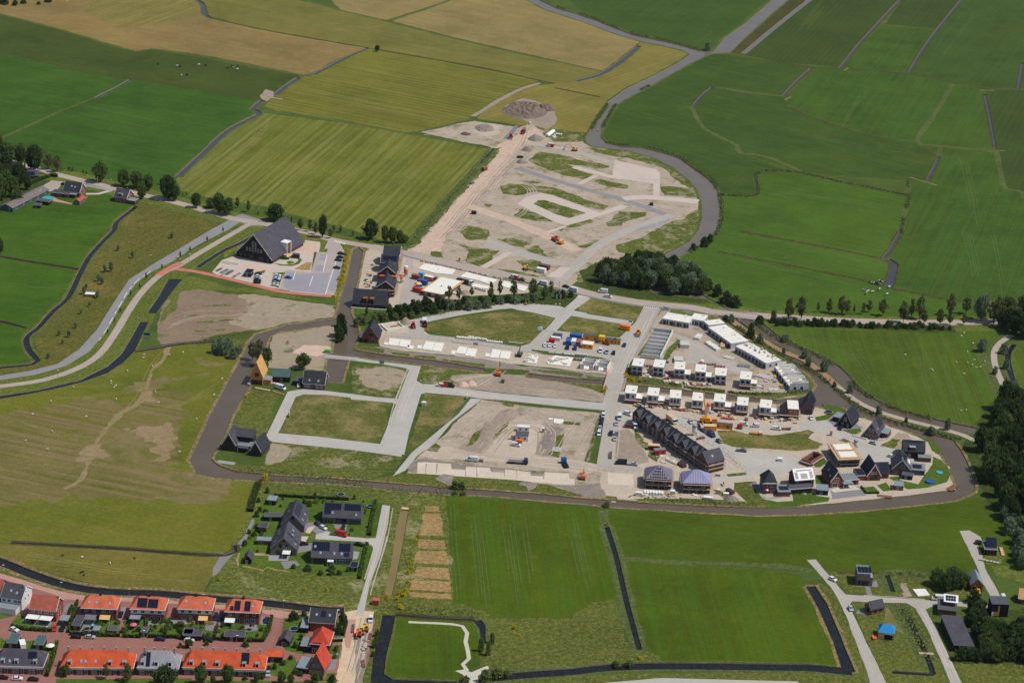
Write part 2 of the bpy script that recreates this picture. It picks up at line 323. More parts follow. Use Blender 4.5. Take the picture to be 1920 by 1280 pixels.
R('worn_pasture','worn','D:-300,1060 0,1030 480,935 700,950 880,880 1060,900 1040,1080 1000,1280 0:335,885 430,905 440,935 250,930 0,940 -200,940',.55,rag=6)
for s in ('D:1050,482 1300,472','D:1040,572 1260,558','D:1100,432 1290,420','D:1100,520 1330,500'): RB('grass_strip','patch_grass',s,2.2,1.15,rag=1)
R('field_parcel','soil_parcel','D:920,340 1010,335 1130,332 1300,362 1410,385 1480,470 1420,560 1200,592 1010,640 900,642 868,560 900,450',1,rag=1.5)
R('field_parcel','soil_pale','D:1330,370 1420,360 1640,395 1880,425 1872,488 1600,520 1440,560 1290,530 1270,500 1370,470 1390,420',1.1,rag=2)
R('verge','verge','D:960,270 1060,262 1300,320 1540,350 1800,400 1880,415 1620,385 1400,350 1250,345 1100,335 1000,345 970,470 880,540 900,470 940,400',1.2,rag=2)
R('field_parcel','soil_pale','D:1510,590 1580,572 1700,552 1870,535 1880,680 1830,790 1660,780 1500,770',1,rag=1.2)
R('sand_lot','sand_pink','O:890,115 1010,35 1250,45 1320,75 1270,120 1140,150',1.4,rag=.6)
R('rough_grass','rough_green','D:1010,655 1160,620 1390,605 1350,680 1320,740 1200,690 1160,650',1,rag=1)
R('rough_grass','rough_green','D:1390,890 1560,920 1540,960 1500,1120 1470,1170 1400,1150 1240,1160',1,rag=1)
R('verge','yellow_verge','H:0,440 260,290 330,270 120,420 0,500',1)
R('hall_yard','plot_paving','H:-20,520 130,470 480,555 800,370 810,320 960,340 970,440 900,440 870,640 600,640 560,810 300,770 -30,690 -120,640',1)
R('sand_lot','sand_pink','H:650,450 800,330 940,350 930,420 860,470 720,440',1.2,rag=.5)
R('sand_lot','sand_pink','H:130,590 300,560 440,610 480,640 330,640 260,610',1.2,rag=.8)
R('garden_bed','garden','H:560,490 600,470 650,500 630,520 560,515',1.3,sm=True)
R('garden_bed','garden','H:620,545 650,527 700,535 700,550 650,562',1.3,sm=True)
R('garden_bed','garden','H:490,550 560,575 680,580 750,560 780,520 760,500 740,500 740,530 690,560 600,565',1.3)
R('garden_bed','straw','H:700,610 830,540 880,545 860,620 780,620',1.3)
R('garden_bed','garden','H:290,760 310,640 420,620 400,650 340,660',1.3)
R('garden_bed','garden','H:470,650 600,640 545,800 520,790 575,680',1.3)
R('parking_lot','parking_pink','H:550,810 620,620 870,640 930,440 1030,440 1060,330 1150,340 1210,440 1110,870 1000,880',1.4)
R('parking_lot','parking_grey','H:590,790 630,640 710,640 740,660 1060,650 1010,860 660,830',1.6)
R('parking_lot','parking_grey','H:1140,440 1210,440 1120,830 1030,820',1.6)
R('parking_lot','parking_grey','H:945,520 965,460 1030,462 1015,525',1.6)
R('parking_lot','parking_grey','H:905,630 925,570 1005,572 990,640',1.6)
for s in ('H:1145,400 1050,398','H:1140,440 1110,570','H:1110,570 1015,860','H:890,680 855,780','H:715,640 690,720','H:660,830 1015,862','H:1030,470 990,640'):
 RB('parking_line','line_white',s,.35,1.8,sm=False)
R('verge','yellow_verge','H:1210,430 1280,400 1240,640 1190,840 1140,1050 1110,1000 1110,870 1160,640',1.5,rag=.5)
R('verge','verge','H:950,440 970,350 1070,330 1030,430',1.5)
R('verge','yellow_verge','H:780,265 960,300 930,340 800,300',1.5,rag=.6)
R('building_ground','dirt_site','W:75,300 250,262 400,240 560,262 660,275 700,265 760,275 800,290 1020,350 1050,375 1120,392 1300,415 1450,455 1560,515 1650,585 1695,640 1715,700 1722,800 1705,870 1650,935 1560,985 1450,1035 1250,1040 1100,1060 1050,1120 1000,1170 940,1210 500,1100 40,1010 0,1000 60,960 470,490 520,400 450,380 330,360',1,rag=1.5)
R('haul_road','haul_road','W:540,370 640,330 690,280 720,255 780,285 800,330 700,375 650,430 610,500 540,600 430,690 340,830 250,900 170,1015 40,990 150,870 350,640 500,470',1.3,rag=2)
R('sand_lot','dirt_light','W:440,250 560,262 540,310 470,330 400,300',1.2,rag=1.5)
R('earth_bed','soil_brown','W:555,180 600,145 680,108 760,122 840,145 870,190 880,240 820,290 740,260 680,225 600,200',1.2,rag=1.5)
R('trench','asphalt_dark','W:565,345 640,262 662,268 600,345',1.5)
for s in ('W:720,470 780,420 900,430 1000,460 1180,500 1190,515 1100,520 1020,500 940,490 1000,520 1100,555 1030,575 900,550 780,500','W:540,620 600,600 790,615 920,640 1050,690 1180,730 1150,755 1050,735 900,690 760,650 640,675 570,660',
  'W:620,790 680,750 760,770 870,825 750,820','W:1080,590 1130,575 1290,610 1290,630 1180,625','W:1480,620 1700,630 1700,680 1500,670','W:1160,830 1250,760 1390,770 1390,790 1260,830 1260,850 1180,850',
  'W:1240,960 1400,900 1500,840 1620,800 1700,750 1725,780 1705,870 1650,935 1560,985 1440,1035 1340,1030 1240,1000','W:300,880 360,840 490,870 470,930 370,930','W:310,955 550,990 450,1085 340,1060 370,1000','W:530,925 640,915 740,950 680,975 580,950',
  'W:690,980 760,960 830,1030 720,1010','W:640,1050 760,1040 800,1080 780,1120 700,1100','W:1000,970 1120,930 1110,950 1050,975','W:990,1150 1050,1080 1130,1070 1100,1150 1000,1180','W:1040,390 1300,400 1480,450 1640,560 1690,640 1590,600 1500,510 1320,460 1100,420',
  'W:660,585 790,590 760,605','W:790,290 900,280 1020,320 1040,355 860,360 810,330','W:150,1000 210,1000 220,1030 160,1025','W:460,720 500,725 490,740 465,735','W:870,860 1060,810 1090,820 900,880','W:510,1090 760,1130 780,1150 640,1130','W:0,975 30,960 300,640 470,470 490,400 560,390 540,430 480,500 330,660 60,965'):
 R('grass_patch','patch_grass',s,2,rag=1.8)
RB('site_road','asphalt_pale','W:640,510 860,580 1080,645 1280,700 1540,790',6,5,rag=.4)
RB('site_road','road_site','W:1550,782 1300,870 1120,960 1010,1060 870,1190',7,5.1,rag=.4)
R('site_road','plot_paving','W:650,720 700,680 790,655 860,670 1130,770 1250,725 1300,735 1100,800 940,845 860,820',5)
R('grass_patch','patch_grass','W:745,720 770,698 810,697 1050,772 955,803 860,775',5.3,rag=.4)
RB('site_road','road_site','W:720,370 850,385 1000,420 1220,485',6,5,rag=.6)
R('site_road','plot_paving','W:1215,465 1460,520 1480,545 1475,680 1440,670 1440,600 1200,570',5)
RB('site_road','plot_paving','W:980,505 1210,565',6,5.01,rag=.4); RB('site_road','plot_paving','W:1110,553 1010,605',3.5,5.02)
RB('site_road','plot_paving','W:1270,690 1400,680 1700,705',8,5.03,rag=.8)
RB('site_road','haul_road','W:370,730 700,850 1000,990',8,4.9,rag=1)
R('site_road','road_site','W:490,920 590,960 760,1010 930,1060 930,1080 860,1070 600,1010 540,985 450,965',5)
RB('site_road','plot_paving','W:605,1000 440,1095',4.5,5.01); RB('site_road','plot_paving','W:820,885 930,850',3,4.8)
for s in ('W:1320,880 1420,835 1470,845 1440,860','W:1430,850 1530,800 1540,812 1470,850'): R('paved_plot','parking_grey',s,5.2)
R('paved_plot','plot_paving','W:820,1140 900,1085 960,1090 900,1150',5.2,rag=.5)
R('building_ground','dirt_light','I:100,250 1330,540 1340,630 1280,640 640,700 500,745 300,700 120,770 0,780 H:1640,985 1290,985 1320,780 1400,500 1400,440 1500,400',1,rag=1)
R('compound_paving','road_site','I:0,780 40,740 100,500 110,280 180,290 190,430 320,560 300,700 120,770',1.5)
R('hedge_bank','hedge_ground','I:-100,800 300,720 520,745 720,670 1280,640 1345,640 1600,620 1850,680 1720,785 1600,745 1300,772 300,885 0,915 J:0,230 0,150 H:1290,1070 1620,1010',1.7,rag=1)
R('garden_lawn','garden','H:1290,1060 1290,1000 1600,1010 1620,1020',1.9)
RB('site_road','road_conc','I:150,935 600,842 1100,768 1300,755',7,5)
R('site_road','road_conc','I:1100,772 1400,742 1650,765 1700,785 1800,700 1850,640 1960,690 1790,810 1920,835 1940,880 1770,855 1620,1010 1500,1110 1335,1195 1250,1170 1400,1130 1540,970 1610,885 1400,835 1230,805',5)
R('lot_lawn','lot_grass','I:330,935 700,870 1000,830 1250,815 1600,885 1480,1000 1400,1145 1100,1125 700,1075 470,1045 290,1005',1,rag=1.5)
R('lot_lawn','lot_grass','K:770,240 860,155 1425,250 1345,385 1000,325 780,275',1,rag=1)
R('lot_lawn','lot_grass','K:590,450 690,330 1290,425 1160,560 830,520 640,480',1,rag=1.5)
RB('site_road','road_conc','K:680,305 1310,405',6.5,5)
R('site_road','road_site','K:1425,240 1610,245 1480,480 1340,740 1260,820 1215,950 1150,1195 1010,1200 1075,1000 1110,880 1130,790 1000,745 300,665 250,640 420,470 480,470 1180,550 1345,390',5)
R('building_ground','dirt_light','J:280,420 250,330 200,230 300,180 620,160 760,300 1000,385 1600,455 1920,500 K:1130,790 1110,880 1090,920 300,830 0,795 J:1700,620 1280,545 900,505 500,470',1,rag=.8)
R('site_road','road_site','J:330,315 560,285 600,165 720,165 725,300 1050,335 1700,430 K:300,640 300,680 J:1920,495 1600,455 1000,380 400,335',5)
R('canal_slope','soil_grey','J:280,425 500,470 900,505 1280,545 1700,620 K:300,835 1090,920 1080,980 600,945 280,895 J:1780,660 1330,640 830,562 350,512 100,480 0,470 20,440',1.1,rag=.8)
for s in ('J:20,420 110,410 320,450 310,490 60,475','J:380,480 570,490 590,520 420,505','J:610,510 830,520 840,550 650,540','J:900,550 1340,600 1330,640 920,570','K:300,870 560,870 820,910 800,945 420,900','K:840,930 1090,950 1080,975 860,955'):
 R('reed_bank','reed',s,2,rag=.8)
R('building_ground','soil_brown','J:690,700 960,690 1330,690 1780,720 K:260,950 600,995 900,1060 1020,1100 1010,1195 0,1100 J:1160,850 1040,830 800,790 650,770',1,rag=1)
R('grass_patch','patch_grass','J:650,770 690,630 850,610 1000,620 1250,670 1340,690 1000,710 990,740 1060,790 800,790',2,rag=1)
R('grass_patch','patch_grass','K:560,975 800,1000 1060,1030 1070,1100 1030,1120 900,1060 640,1000',2,rag=.8)
R('lot_lawn','patch_grass','J:0,620 60,600 540,640 565,670 460,945 0,905',1,rag=.6)
R('bare_soil','soil_pale','J:40,650 300,620 480,650 540,720 500,780 300,860 120,830 30,750',2.1,rag=3)
R('lot_lawn','lot_grass','O:1010,535 1230,535 1910,612 1775,1022 1140,945 760,912 880,690 930,555',1,rag=1)
R('lot_lawn','lot_grass','J:720,890 1160,925 960,1170 780,1280 0:795,830 762,842 785,780',1,rag=.7)
R('lot_lawn','patch_grass','O:600,1230 700,1005 1500,1085 1920,1145 0:757,855 740,885 P:0,800 0,900 O:1920,1280 900,1260',1,rag=1)
R('bare_soil','soil_pale','O:600,1210 700,1010 790,1030 880,1090 780,1200 660,1240',2,rag=2)
R('site_road','road_conc','J:-10,530 300,575 690,620 645,762 700,800 860,800 1160,850 1920,945 K:0,1105 1010,1200 1150,1190 1160,1285 800,1255 0,1175 J:1920,990 1290,945 1160,922 740,885 690,900 570,1290 0:758,852 733,848 O:1775,1024 J:330,1280 440,1000 400,985 -10,950 -10,910 460,945 500,840 570,660 540,640 300,600 -10,562',5)
R('site_road','road_conc','O:850,500 1000,475 1230,492 1920,578 1920,612 1230,532 1010,528 930,552 870,690 755,915 1140,948 1780,1025 1990,1060 1990,1150 1500,1083 700,1003 625,965',5.1)
R('site_road','road_conc','P:590,128 690,135 420,340 280,510 110,640 0,775 0:737,892 750,875 772,848 800,825 860,775',5.05)
R('building_ground','dirt_site','P:690,140 980,185 1750,260 1680,480 1610,690 1900,770 M:330,830 310,1110 0:1160,934 1085,932 P:1300,905 1100,880 860,850 550,830 100,805 10,800 110,650 300,500 500,300',1,rag=.8)
R('site_track','dirt_light','P:130,640 330,560 680,630 950,370 1100,355 1290,380 1230,480 1170,640 1400,670 1640,700 1900,760 1900,800 1480,790 1100,740 800,690 300,670',1.3,rag=1.5)
R('sand_bed','sand_slab','P:110,702 180,700 410,715 415,762 540,770 550,742 760,752 770,790 890,800 900,765 1120,790 1130,820 1250,830 1250,790 1470,800 1480,850 1520,850 1525,910 900,855 550,832 110,802',1.6)
R('sand_bed','sand_slab','M:0,880 250,905 255,1010 0,1000',1.6)
for x0,x1,xo in ((190,180,0),(285,280,0),(540,545,60),(640,645,40),(890,895,40),(1000,1005,60),(1250,1245,60)):
 RB('bed_joint','soil_brown','P:%d,%d %d,%d' % (x0,715 + xo*.9,x1,805 + xo*.75),.5,1.7,sm=False,rag=.2)
R('earth_strip','soil_brown','P:480,575 620,450 780,330 860,230 1010,250 1000,300 900,360 680,625',1.5,rag=1)
R('earth_strip','soil_grey','P:1165,630 1270,370 1430,400 1300,655',1.5,rag=1)
R('earth_strip','soil_grey','P:0,720 110,670 420,700 560,725 770,740 900,755 1130,775 1260,775 1480,785 1480,830 1260,800 1250,830 1130,820 1100,800 900,770 780,790 760,750 560,745 540,770 420,765 400,715 110,700 100,800 30,790',1.55,rag=.8)
for s in ('P:545,565 600,480 620,430 730,375 720,400 640,500 600,540','P:790,470 920,330 940,340 830,470','P:1290,640 1330,480 1440,430 1430,480 1380,660','P:1420,335 1580,345 1570,370 1430,360','P:210,600 270,530 310,560 290,610','P:1130,770 1250,790 1240,810 1140,800','P:850,155 980,170 970,205 900,195','P:1640,660 1750,265 1760,275 1660,690 1620,700'):
 R('grass_patch','patch_grass',s,2,rag=.8)
R('canal_verge','rough_green','P:-300,850 0,800 100,805 550,835 900,858 1300,905 1560,990 1900,1010 0:1160,939 1010,926 843,914 760,908 680,901 600,896 500,890 440,883 410,873 O:560,1240 800,1230 1920,1290',2,rag=.6)
R('earth_slope','soil_grey','P:1310,905 1500,905 1560,920 1740,890 1800,1000 1780,1050 1600,1000',2.1,rag=1)
for s in ('P:270,850 340,805 430,820 420,900 380,910','P:1010,900 1050,870 1190,890 1160,930 1110,960 1080,915'): R('earth_slope','soil_grey',s,2.1,rag=.8)
R('building_ground','dirt_site','0:1170,718 1185,690 1200,640 1240,583 1262,580 1330,596 1381,625 1440,660 1500,695 1534,724 1520,738 1497,745 1457,749 1358,739 1279,730',1,rag=.6)
R('site_road','road_site','L:300,290 480,310 700,390 830,440 950,560 1100,590 1290,705 1200,730 1030,670 900,620 800,620 620,610 640,560 690,450 620,400 500,340 320,320',5,rag=.6)
for s in ('L:60,700 120,690 200,740 420,760 600,800 600,850 300,830 60,790','L:610,820 800,840 1010,860 1000,900 700,880','L:1020,880 1300,890 1600,880 1880,820 1820,890 1500,945 1150,920','L:1500,580 1650,610 1780,730 1880,830 1800,860 1760,730','L:330,310 460,310 380,350 200,540 180,540','L:480,460 560,380 590,400 440,600 420,570'):
 R('reed_bank','reed',s,2,rag=.8)
R('grass_bank','verge','L:500,95 640,110 980,170 1050,220 1210,330 1300,400 1500,520 1480,560 1200,420 950,250 850,200 480,140',1.5,rag=.6)
R('building_ground','dirt_light','0:1160,734 1259,739 1338,748 1437,756 1490,757 1530,764 1629,786 1683,802 1747,825 1766,851 1783,885 1794,907 1774,920 1702,928 1571,941 1440,952 1234,944 1160,938 1120,935 1140,800 1150,740',1,rag=.6)
R('site_road','road_site','M:0,0 130,30 130,190 220,230 240,280 180,400 110,440 60,640 40,740 110,790 340,830 340,880 0,860 -120,830 -60,500',5)
R('site_road','road_conc','M:470,260 620,300 780,320 900,380 1280,440 1920,440 N:300,380 560,370 640,370 720,470 860,500 1060,580 1290,650 1350,720 1260,790 1180,800 960,730 900,640 760,560 640,500 480,470 380,460 0,460 M:1100,470 1140,600 1260,640 1920,740 1920,860 1680,900 1450,920 1050,990 1040,930 1380,900 1350,800 1180,700 1000,600 870,490 700,380',4.9,rag=.5)
R('lot_lawn','lot_grass','M:1090,460 1260,460 1400,500 1640,510 1920,470 N:400,455 470,480 400,540 560,600 500,650 300,665 0,650 M:1700,655 1400,640 1240,620 1150,590',5.2,rag=1)
R('earth_lot','soil_brown','M:60,740 110,450 200,450 300,550 420,780 300,800 100,770',5.2,rag=.8)
R('lot_lawn','rough_green','M:1260,980 1480,970 1470,1060 1560,1150 1700,1180 1920,1160 1920,1225 1500,1225 1000,1210 500,1190 250,1150 560,1140 1160,1150 1400,1180 1250,1060',2,rag=.8)
for s in ('N:100,1180 250,1165 240,1080 620,1130 600,1170 300,1215 0,1240 0,1180','N:940,1030 1060,1020 1120,1085 990,1095','N:1090,1010 1180,980 1250,1060 1150,1070','N:250,1090 330,1080 400,1160 280,1160','N:370,1080 440,1070 510,1130 430,1150','N:1200,930 1290,920 1330,960 1500,1000 1640,800 1650,720 1740,760 1830,900 1790,980 1600,1030 1400,1050 1250,960','N:470,330 600,300 540,200 640,210 770,250 680,290 600,350 490,370','N:740,460 800,450 920,440 940,470 860,510','N:430,690 500,670 600,780 520,830 470,830','N:1400,480 1640,560 1750,690 1640,670 1600,580','N:470,920 540,900 620,1040 560,1080 480,1000','N:1200,800 1250,790 1260,830 1210,850'):
 R('garden_lawn','garden',s,5.4,rag=.3)
R('terrace','terrace_grey','N:600,1040 900,1020 980,1110 640,1150',5.3); R('terrace','plot_paving','N:230,1070 620,1050 640,1130 460,1170 320,1080',5.35); R('terrace','path_white','N:620,1050 830,1000 930,1050 660,1080',5.45)
R('terrace','terrace_grey','N:590,360 720,300 960,440 720,470',5.3); R('terrace','terrace_grey','M:1410,1000 1480,970 1560,1150 1700,1120 1760,1130 1600,1150',5.3)
R('earth_lot','soil_pale','N:1150,610 1300,480 1400,490 1440,560 1330,650',5.3,rag=.8); R('terrace','plot_paving','N:860,540 1000,520 1100,590 1060,590',5.3)
for s in ('N:1130,620 1240,540 1330,560 1260,640','N:700,560 760,540 900,600 860,640','M:420,640 520,720 480,780 400,720','M:1180,900 1380,880 1390,905 1200,925','N:1600,560 1700,640 1740,720 1660,690','M:1040,1050 1200,1080 1330,1150 1150,1140','M:260,440 330,520 420,640 380,650 290,560'): R('grass_patch','patch_grass',s,5.35,rag=1)
R('bank_slope','dirt_light','N:280,1180 620,1150 980,1110 1120,1090 1380,1060 1780,1035 1790,1060 1400,1110 700,1180 300,1215',5.25,rag=.4)
R('weedy_ground','weedy','0:480,905 640,907 760,923 832,931 842,980 852,1152 760,1160 700,1150 650,1142 500,1122 400,1106 382,1112 440,1022 472,960',1,rag=.8)
R('rough_grass','rough_green','Q:480,30 1000,70 1500,110 1540,230 1380,240 500,190 440,60',1.2,rag=1)
R('garden','garden','Q:330,490 400,330 470,200 560,190 1400,240 1510,240 1480,560 1300,580 1000,520 900,480 900,590 940,600 1300,600 1470,660 1400,940 1250,940 900,900 250,860 200,780 300,600',1.4,rag=.6)
R('hedge_strip','hedge_ground','Q:1480,260 1515,260 1480,560 1430,560',1.5,rag=.3); R('hedge_strip','hedge_ground','Q:1400,640 1430,650 1370,960 1330,960',1.5,rag=.3)
R('grass_verge','green_lawn','Q:1510,250 1560,260 1500,560 1430,575',1.5); R('grass_verge','green_lawn','Q:1410,650 1475,660 1400,1000 1370,970',1.5)
R('field_track','terrace_grey','Q:0,940 0,860 60,740 20,720 150,715 280,580 360,400 380,420 300,600 200,720 100,820',1.6,rag=.4)
R('site_road','road_conc','Q:1560,275 1632,285 1612,450 1545,740 1445,1000 1385,1300 1310,1300 1400,1000 1480,690 1465,650 1400,615 1200,605 940,590 950,545 1060,520 1220,565 1430,585 1500,580',5)
R('terrace','terrace_grey','Q:850,440 980,430 1060,520 960,545 900,500 820,540',5.2); R('terrace','terrace_grey','Q:1100,440 1240,450 1220,520 1150,530',5.2); R('terrace','terrace_grey','Q:780,640 930,625 920,690 780,720',5.2)
R('terrace','parking_grey','Q:510,740 700,740 690,790 510,790',5.2); R('terrace','plot_paving','Q:880,480 940,470 890,540 850,530',5.2); R('terrace','terrace_grey','Q:620,800 760,790 800,830 660,870',5.2); R('terrace','parking_grey','Q:1290,700 1350,710 1330,770 1290,780',5.2)
R('garden_path','brick_pink','Q:380,720 520,725 515,742 380,740',5.3); R('garden_path','plot_paving','Q:810,565 880,565 850,620 800,600',5.3)
RB('garden_path','straw','Q:270,840 330,850 460,880 500,850 560,870 700,890',1,5.3); RB('garden_path','straw','Q:240,720 220,780 230,840',1,5.3)
R('narrow_pond','brown_water','Q:1730,312 1805,317 1760,600 1700,900 1650,1112 1585,1110 1640,830 1690,500',4,water=True,bank=1.6,bmat='weedy')
for s in ('V:450,160 535,160 545,195 450,195','V:440,202 550,205 575,350 420,340','V:420,365 580,368 585,430 410,420','V:400,437 587,440 595,520 385,510','V:400,532 602,545 608,615 390,600','V:370,617 608,630 612,690 358,680','V:350,692 615,705 617,740 360,720'):
 R('straw_plot','straw',s,2,rag=.7)
RB('verge','rough_green','V:180,770 400,780 620,800 820,870',12,1.8,rag=2)
RB('verge','weedy','V:350,320 330,600 290,720',12,1.7,rag=3)
R('street','brick_street','0:-200,1020 0,1063 60,1085 150,1115 250,1122 370,1124 500,1132 620,1151 650,1146 690,1140 704,1165 690,1340 -200,1340',1)
R('street','brick_pink','S:-200,80 0,180 300,270 700,380 900,410 1400,420 1920,450 T:350,440 780,470 1250,510 1560,525 1560,560 1000,590 980,640 880,630 880,560 780,520 350,490 0,470 S:1920,500 1660,480 1190,460 800,450 660,440 500,380 0,230 -200,130',1.5)
R('verge','verge','S:-200,20 0,110 300,210 600,300 850,360 800,400 600,360 300,270 0,180 -200,90',1.6,rag=.4)
R('sandy_street','sand_road','T:1555,530 1700,500 1830,520 1830,600 1780,740 1700,1000 1660,1300 1440,1300 1500,1000 1560,700',1.8,rag=.8)
R('rubble_ground','soil_grey','T:1640,750 1780,700 1820,720 1780,900 1740,1200 1650,1200',1.9,rag=1)
R('street','brick_pink','T:1560,600 1660,590 1650,680 1600,860 1560,850',2,rag=.3)
R('verge','rough_green','T:1830,560 1880,600 1850,800 1790,1180 1700,1300 1760,1000 1820,720',1.9,rag=.6)
R('street','brick_street','T:880,560 1000,590 980,700 920,860 720,820 850,700',1.7)
for s in ('S:90,700 180,600 280,620 520,640 520,770 200,740','S:700,800 720,640 760,600 1200,620 1200,820 940,820','S:1210,820 1260,620 1650,620 1700,640 1830,640 1830,830','T:0,640 350,620 400,700 360,790 240,770 0,770','T:370,780 420,640 560,620 860,640 830,760 700,810 450,770','T:1000,580 1230,560 1230,640 1180,700 1230,800 1180,920 1020,880 960,820 980,700',
  'T:880,1000 1100,940 1120,1000 1100,1100 1000,1150 870,1100','T:1470,560 1570,560 1560,760 1440,760 1440,700','T:1440,830 1530,830 1500,960 1400,980','T:1390,1090 1470,1080 1460,1160 1370,1160','S:440,880 560,870 560,960 480,1210 460,1200 500,1050','S:0,820 80,860 440,850 470,960 200,950 0,930','S:0,560 60,500 200,540 180,600 0,640','S:560,1240 1920,1230 1920,1300 560,1300','T:0,1150 1480,1170 1440,1300 0,1300'):
 R('garden','garden',s,2.5,rag=.3)
for s in ('S:740,800 820,690 900,700 930,760','S:1460,640 1640,640 1660,690 1480,700','S:1700,650 1800,620 1880,660 1860,690 1700,690','T:590,650 740,640 760,690 600,720','T:270,650 360,640 350,700 270,690','S:230,640 300,640 320,690 230,670','S:340,650 520,650 510,720 330,700','T:1400,920 1500,900 1470,1050 1390,1060','T:1440,770 1540,750 1530,790 1430,790','T:340,560 420,550 400,650 350,650','T:780,570 870,570 850,640 790,640','S:1190,520 1260,520 1240,640 1180,640','S:600,640 680,640 650,770 580,770','S:680,480 740,480 690,560 600,570'):
 R('terrace','terrace_grey',s,2.7)
R('pond_lawn','green_low','V:270,842 760,872 792,1000 802,1080 700,1190 640,1225 205,1212 215,1090 250,950',1.5)
R('moat','dark_water','V:190,830 270,835 250,940 210,1100 200,1200 250,1230 650,1245 650,1280 110,1280 130,1100 170,930',4,water=True,bank=1.0,bmat='rough_green')
R('moat','dark_water','V:750,866 800,862 828,900 830,1010 802,1000 790,920',4,water=True,bank=1.2,bmat='reed')
RB('ditch','dark_water','V:265,832 500,852 760,864',1.6,4,water=True,bank=1.5,bmat='reed_dark')
RB('footpath','path_white','V:350,878 685,903 705,1000 726,1105 688,1140 715,1180',1.7,5)
R('paved_plot','path_white','V:640,1180 700,1172 740,1190 840,1148 852,1165 780,1212 790,1290 720,1290 690,1205',5)
RB('ditch','dark_water','V:850,1226 1100,1203 1370,1184 1560,1162 1920,1150 U:0,1152 200,1158 500,1190',5.5,4,water=True,bank=1.5,bmat='reed')
R('pond','dark_water','U:130,505 205,500 300,640 390,850 470,1050 530,1190 480,1195 420,1170 350,950 240,700 170,570',4,water=True,bank=1.6)
R('rough_grass','rough_green','U:210,470 340,530 390,610 480,790 620,1180 640,1280 560,1240 530,1180 420,960 300,640',1,rag=.6)
R('rough_grass','rough_green','U:0,1190 500,1215 640,1200 650,1290 0,1290 V:1500,1270 840,1290 850,1240 1400,1200',1,rag=.6)
R('street','road_site','U:140,295 210,290 330,430 450,570 900,600 1180,622 1600,640 1620,600 1550,480 1480,300 1360,62 1440,58 1530,110 1542,150 1505,165 1570,360 1690,590 1640,640 1610,685 1180,652 1092,690 1170,840 1300,1110 1400,1310 1300,1310 1130,900 1010,680 940,642 500,625 482,660 560,830 640,1000 790,1310 660,1310 620,1180 470,790 390,600 340,520',5,rag=.3)
R('rough_lot','rough_green','U:500,630 930,645 1010,690 1280,1290 790,1290 640,990 560,820',1,rag=.6)
R('rough_lot','rough_green','U:340,380 820,400 1400,440 1540,600 900,590 460,560',1,rag=.6)
R('garden_patch','soil_patch','U:780,680 860,660 960,850 900,900 760,800',2,rag=1.5); R('garden_patch','soil_pale','U:890,480 930,480 980,580 920,590',2,rag=1)
RB('hedge_strip','reed','U:860,660 950,800 1060,1000 1130,1120',9,2,rag=.6); RB('ditch','dark_water','U:960,760 1010,880 1090,1040 1150,1200 1140,1210 820,1190',2.4,4,water=True)
RB('hedge_strip','reed','U:720,400 780,480 850,560',8,2,rag=.6); RB('ditch','dark_water','U:780,410 830,550',2,4,water=True)
RB('hedge_strip','reed','U:720,395 1000,405 1250,430 1450,440',6,2,rag=.6); RB('hedge_strip','reed_dark','U:380,395 720,398',3,2,rag=.6)
R('terrace','terrace_grey','U:530,720 640,730 770,690 740,670 560,690',3); RB('garden_path','terrace_grey','U:625,510 645,580',2.2,3); R('terrace','terrace_grey','U:530,490 700,460 710,510 540,505',3)
R('rough_lot','weedy','U:1560,240 1700,210 1740,260 1700,330 1580,330',2.5,rag=1)
R('verge','verge','U:1600,340 1880,340 1880,480 1640,420',2.4,rag=1.5)
R('wood_floor','hedge_ground','U:1320,760 1877,680 2000,680 2000,1120 1400,1120 1300,1090 1350,900',1.5,rag=1); R('wood_floor','hedge_ground','0:1870,745 1990,700 1990,1010 1900,1000 1850,940 1830,890 1800,850 1830,790',1.2,rag=1)
R('rough_grass','rough_green','U:1320,1120 1877,1130 2000,1140 2000,1300 1420,1300',1.2,rag=1)
R('street','road_conc','V:1540,1258 1920,1225 U:60,1265 120,1300 V:1540,1300',5)
R('wood_floor','hedge_ground','0:-150,270 60,268 110,300 120,320 60,330 100,345 0,400 -150,400',1.2,rag=1)
R('wood_floor','hedge_ground','0:1085,508 1130,488 1228,490 1300,490 1340,555 1322,570 1200,560 1105,545',2.2,rag=1)
RB('road_verge','verge','0:-60,296 111,329 215,354 336,383 437,410 532,428 626,451 701,465 759,478',22,.8,rag=1)
RB('road_verge','verge','0:1109,553 1202,569 1300,579 1448,596 1616,605 1817,607 2000,600',22,.8,rag=1)
RB('hedge_strip','hedge_ground','0:1455,605 1616,612 1790,618',9,1.4,rag=1)
R('river','river_water','0:960,-12 989,0 1020,17 1060,30 1110,47 1164,67 1208,79 1245,86 1280,94 1294,102 1280,113 1228,141 1177,165 1144,188 1124,215 1104,249 1098,258 1100,268 1110,274 1180,283 1228,296 1264,316 1293,338 1309,358 1315,378 1317,408 1311,431 1292,454 1263,470 1230,486 1180,520 1230,548 1330,560 1395,600 1412,606 1357,574 1325,556 1264,520 1258,492 1290,473 1322,457 1341,437 1349,418 1351,389 1346,360 1335,340 1309,321 1277,298 1244,286 1206,277 1164,274 1138,268 1126,257 1128,244 1141,221 1157,195 1189,177 1218,163 1238,150 1280,127 1314,109 1334,101 1371,98 1391,77 1434,37 1478,0 1500,-20 1470,-20 1448,0 1398,44 1357,72 1344,92 1338,96 1314,95 1280,86 1238,76 1184,64 1120,39 1080,25 1043,15 1013,0 990,-12',4,rag=.4,water=True,bank=2.0,bmat='reed')
R('reed_bed','reed_dark','C:600,0 660,-40 760,-40 690,0 520,150 335,305 260,292 330,235',3.5,rag=.6)
RB('ditch','river_water','0:1530,-10 1518,0 1455,50 1394,101',4.5,4,water=True)
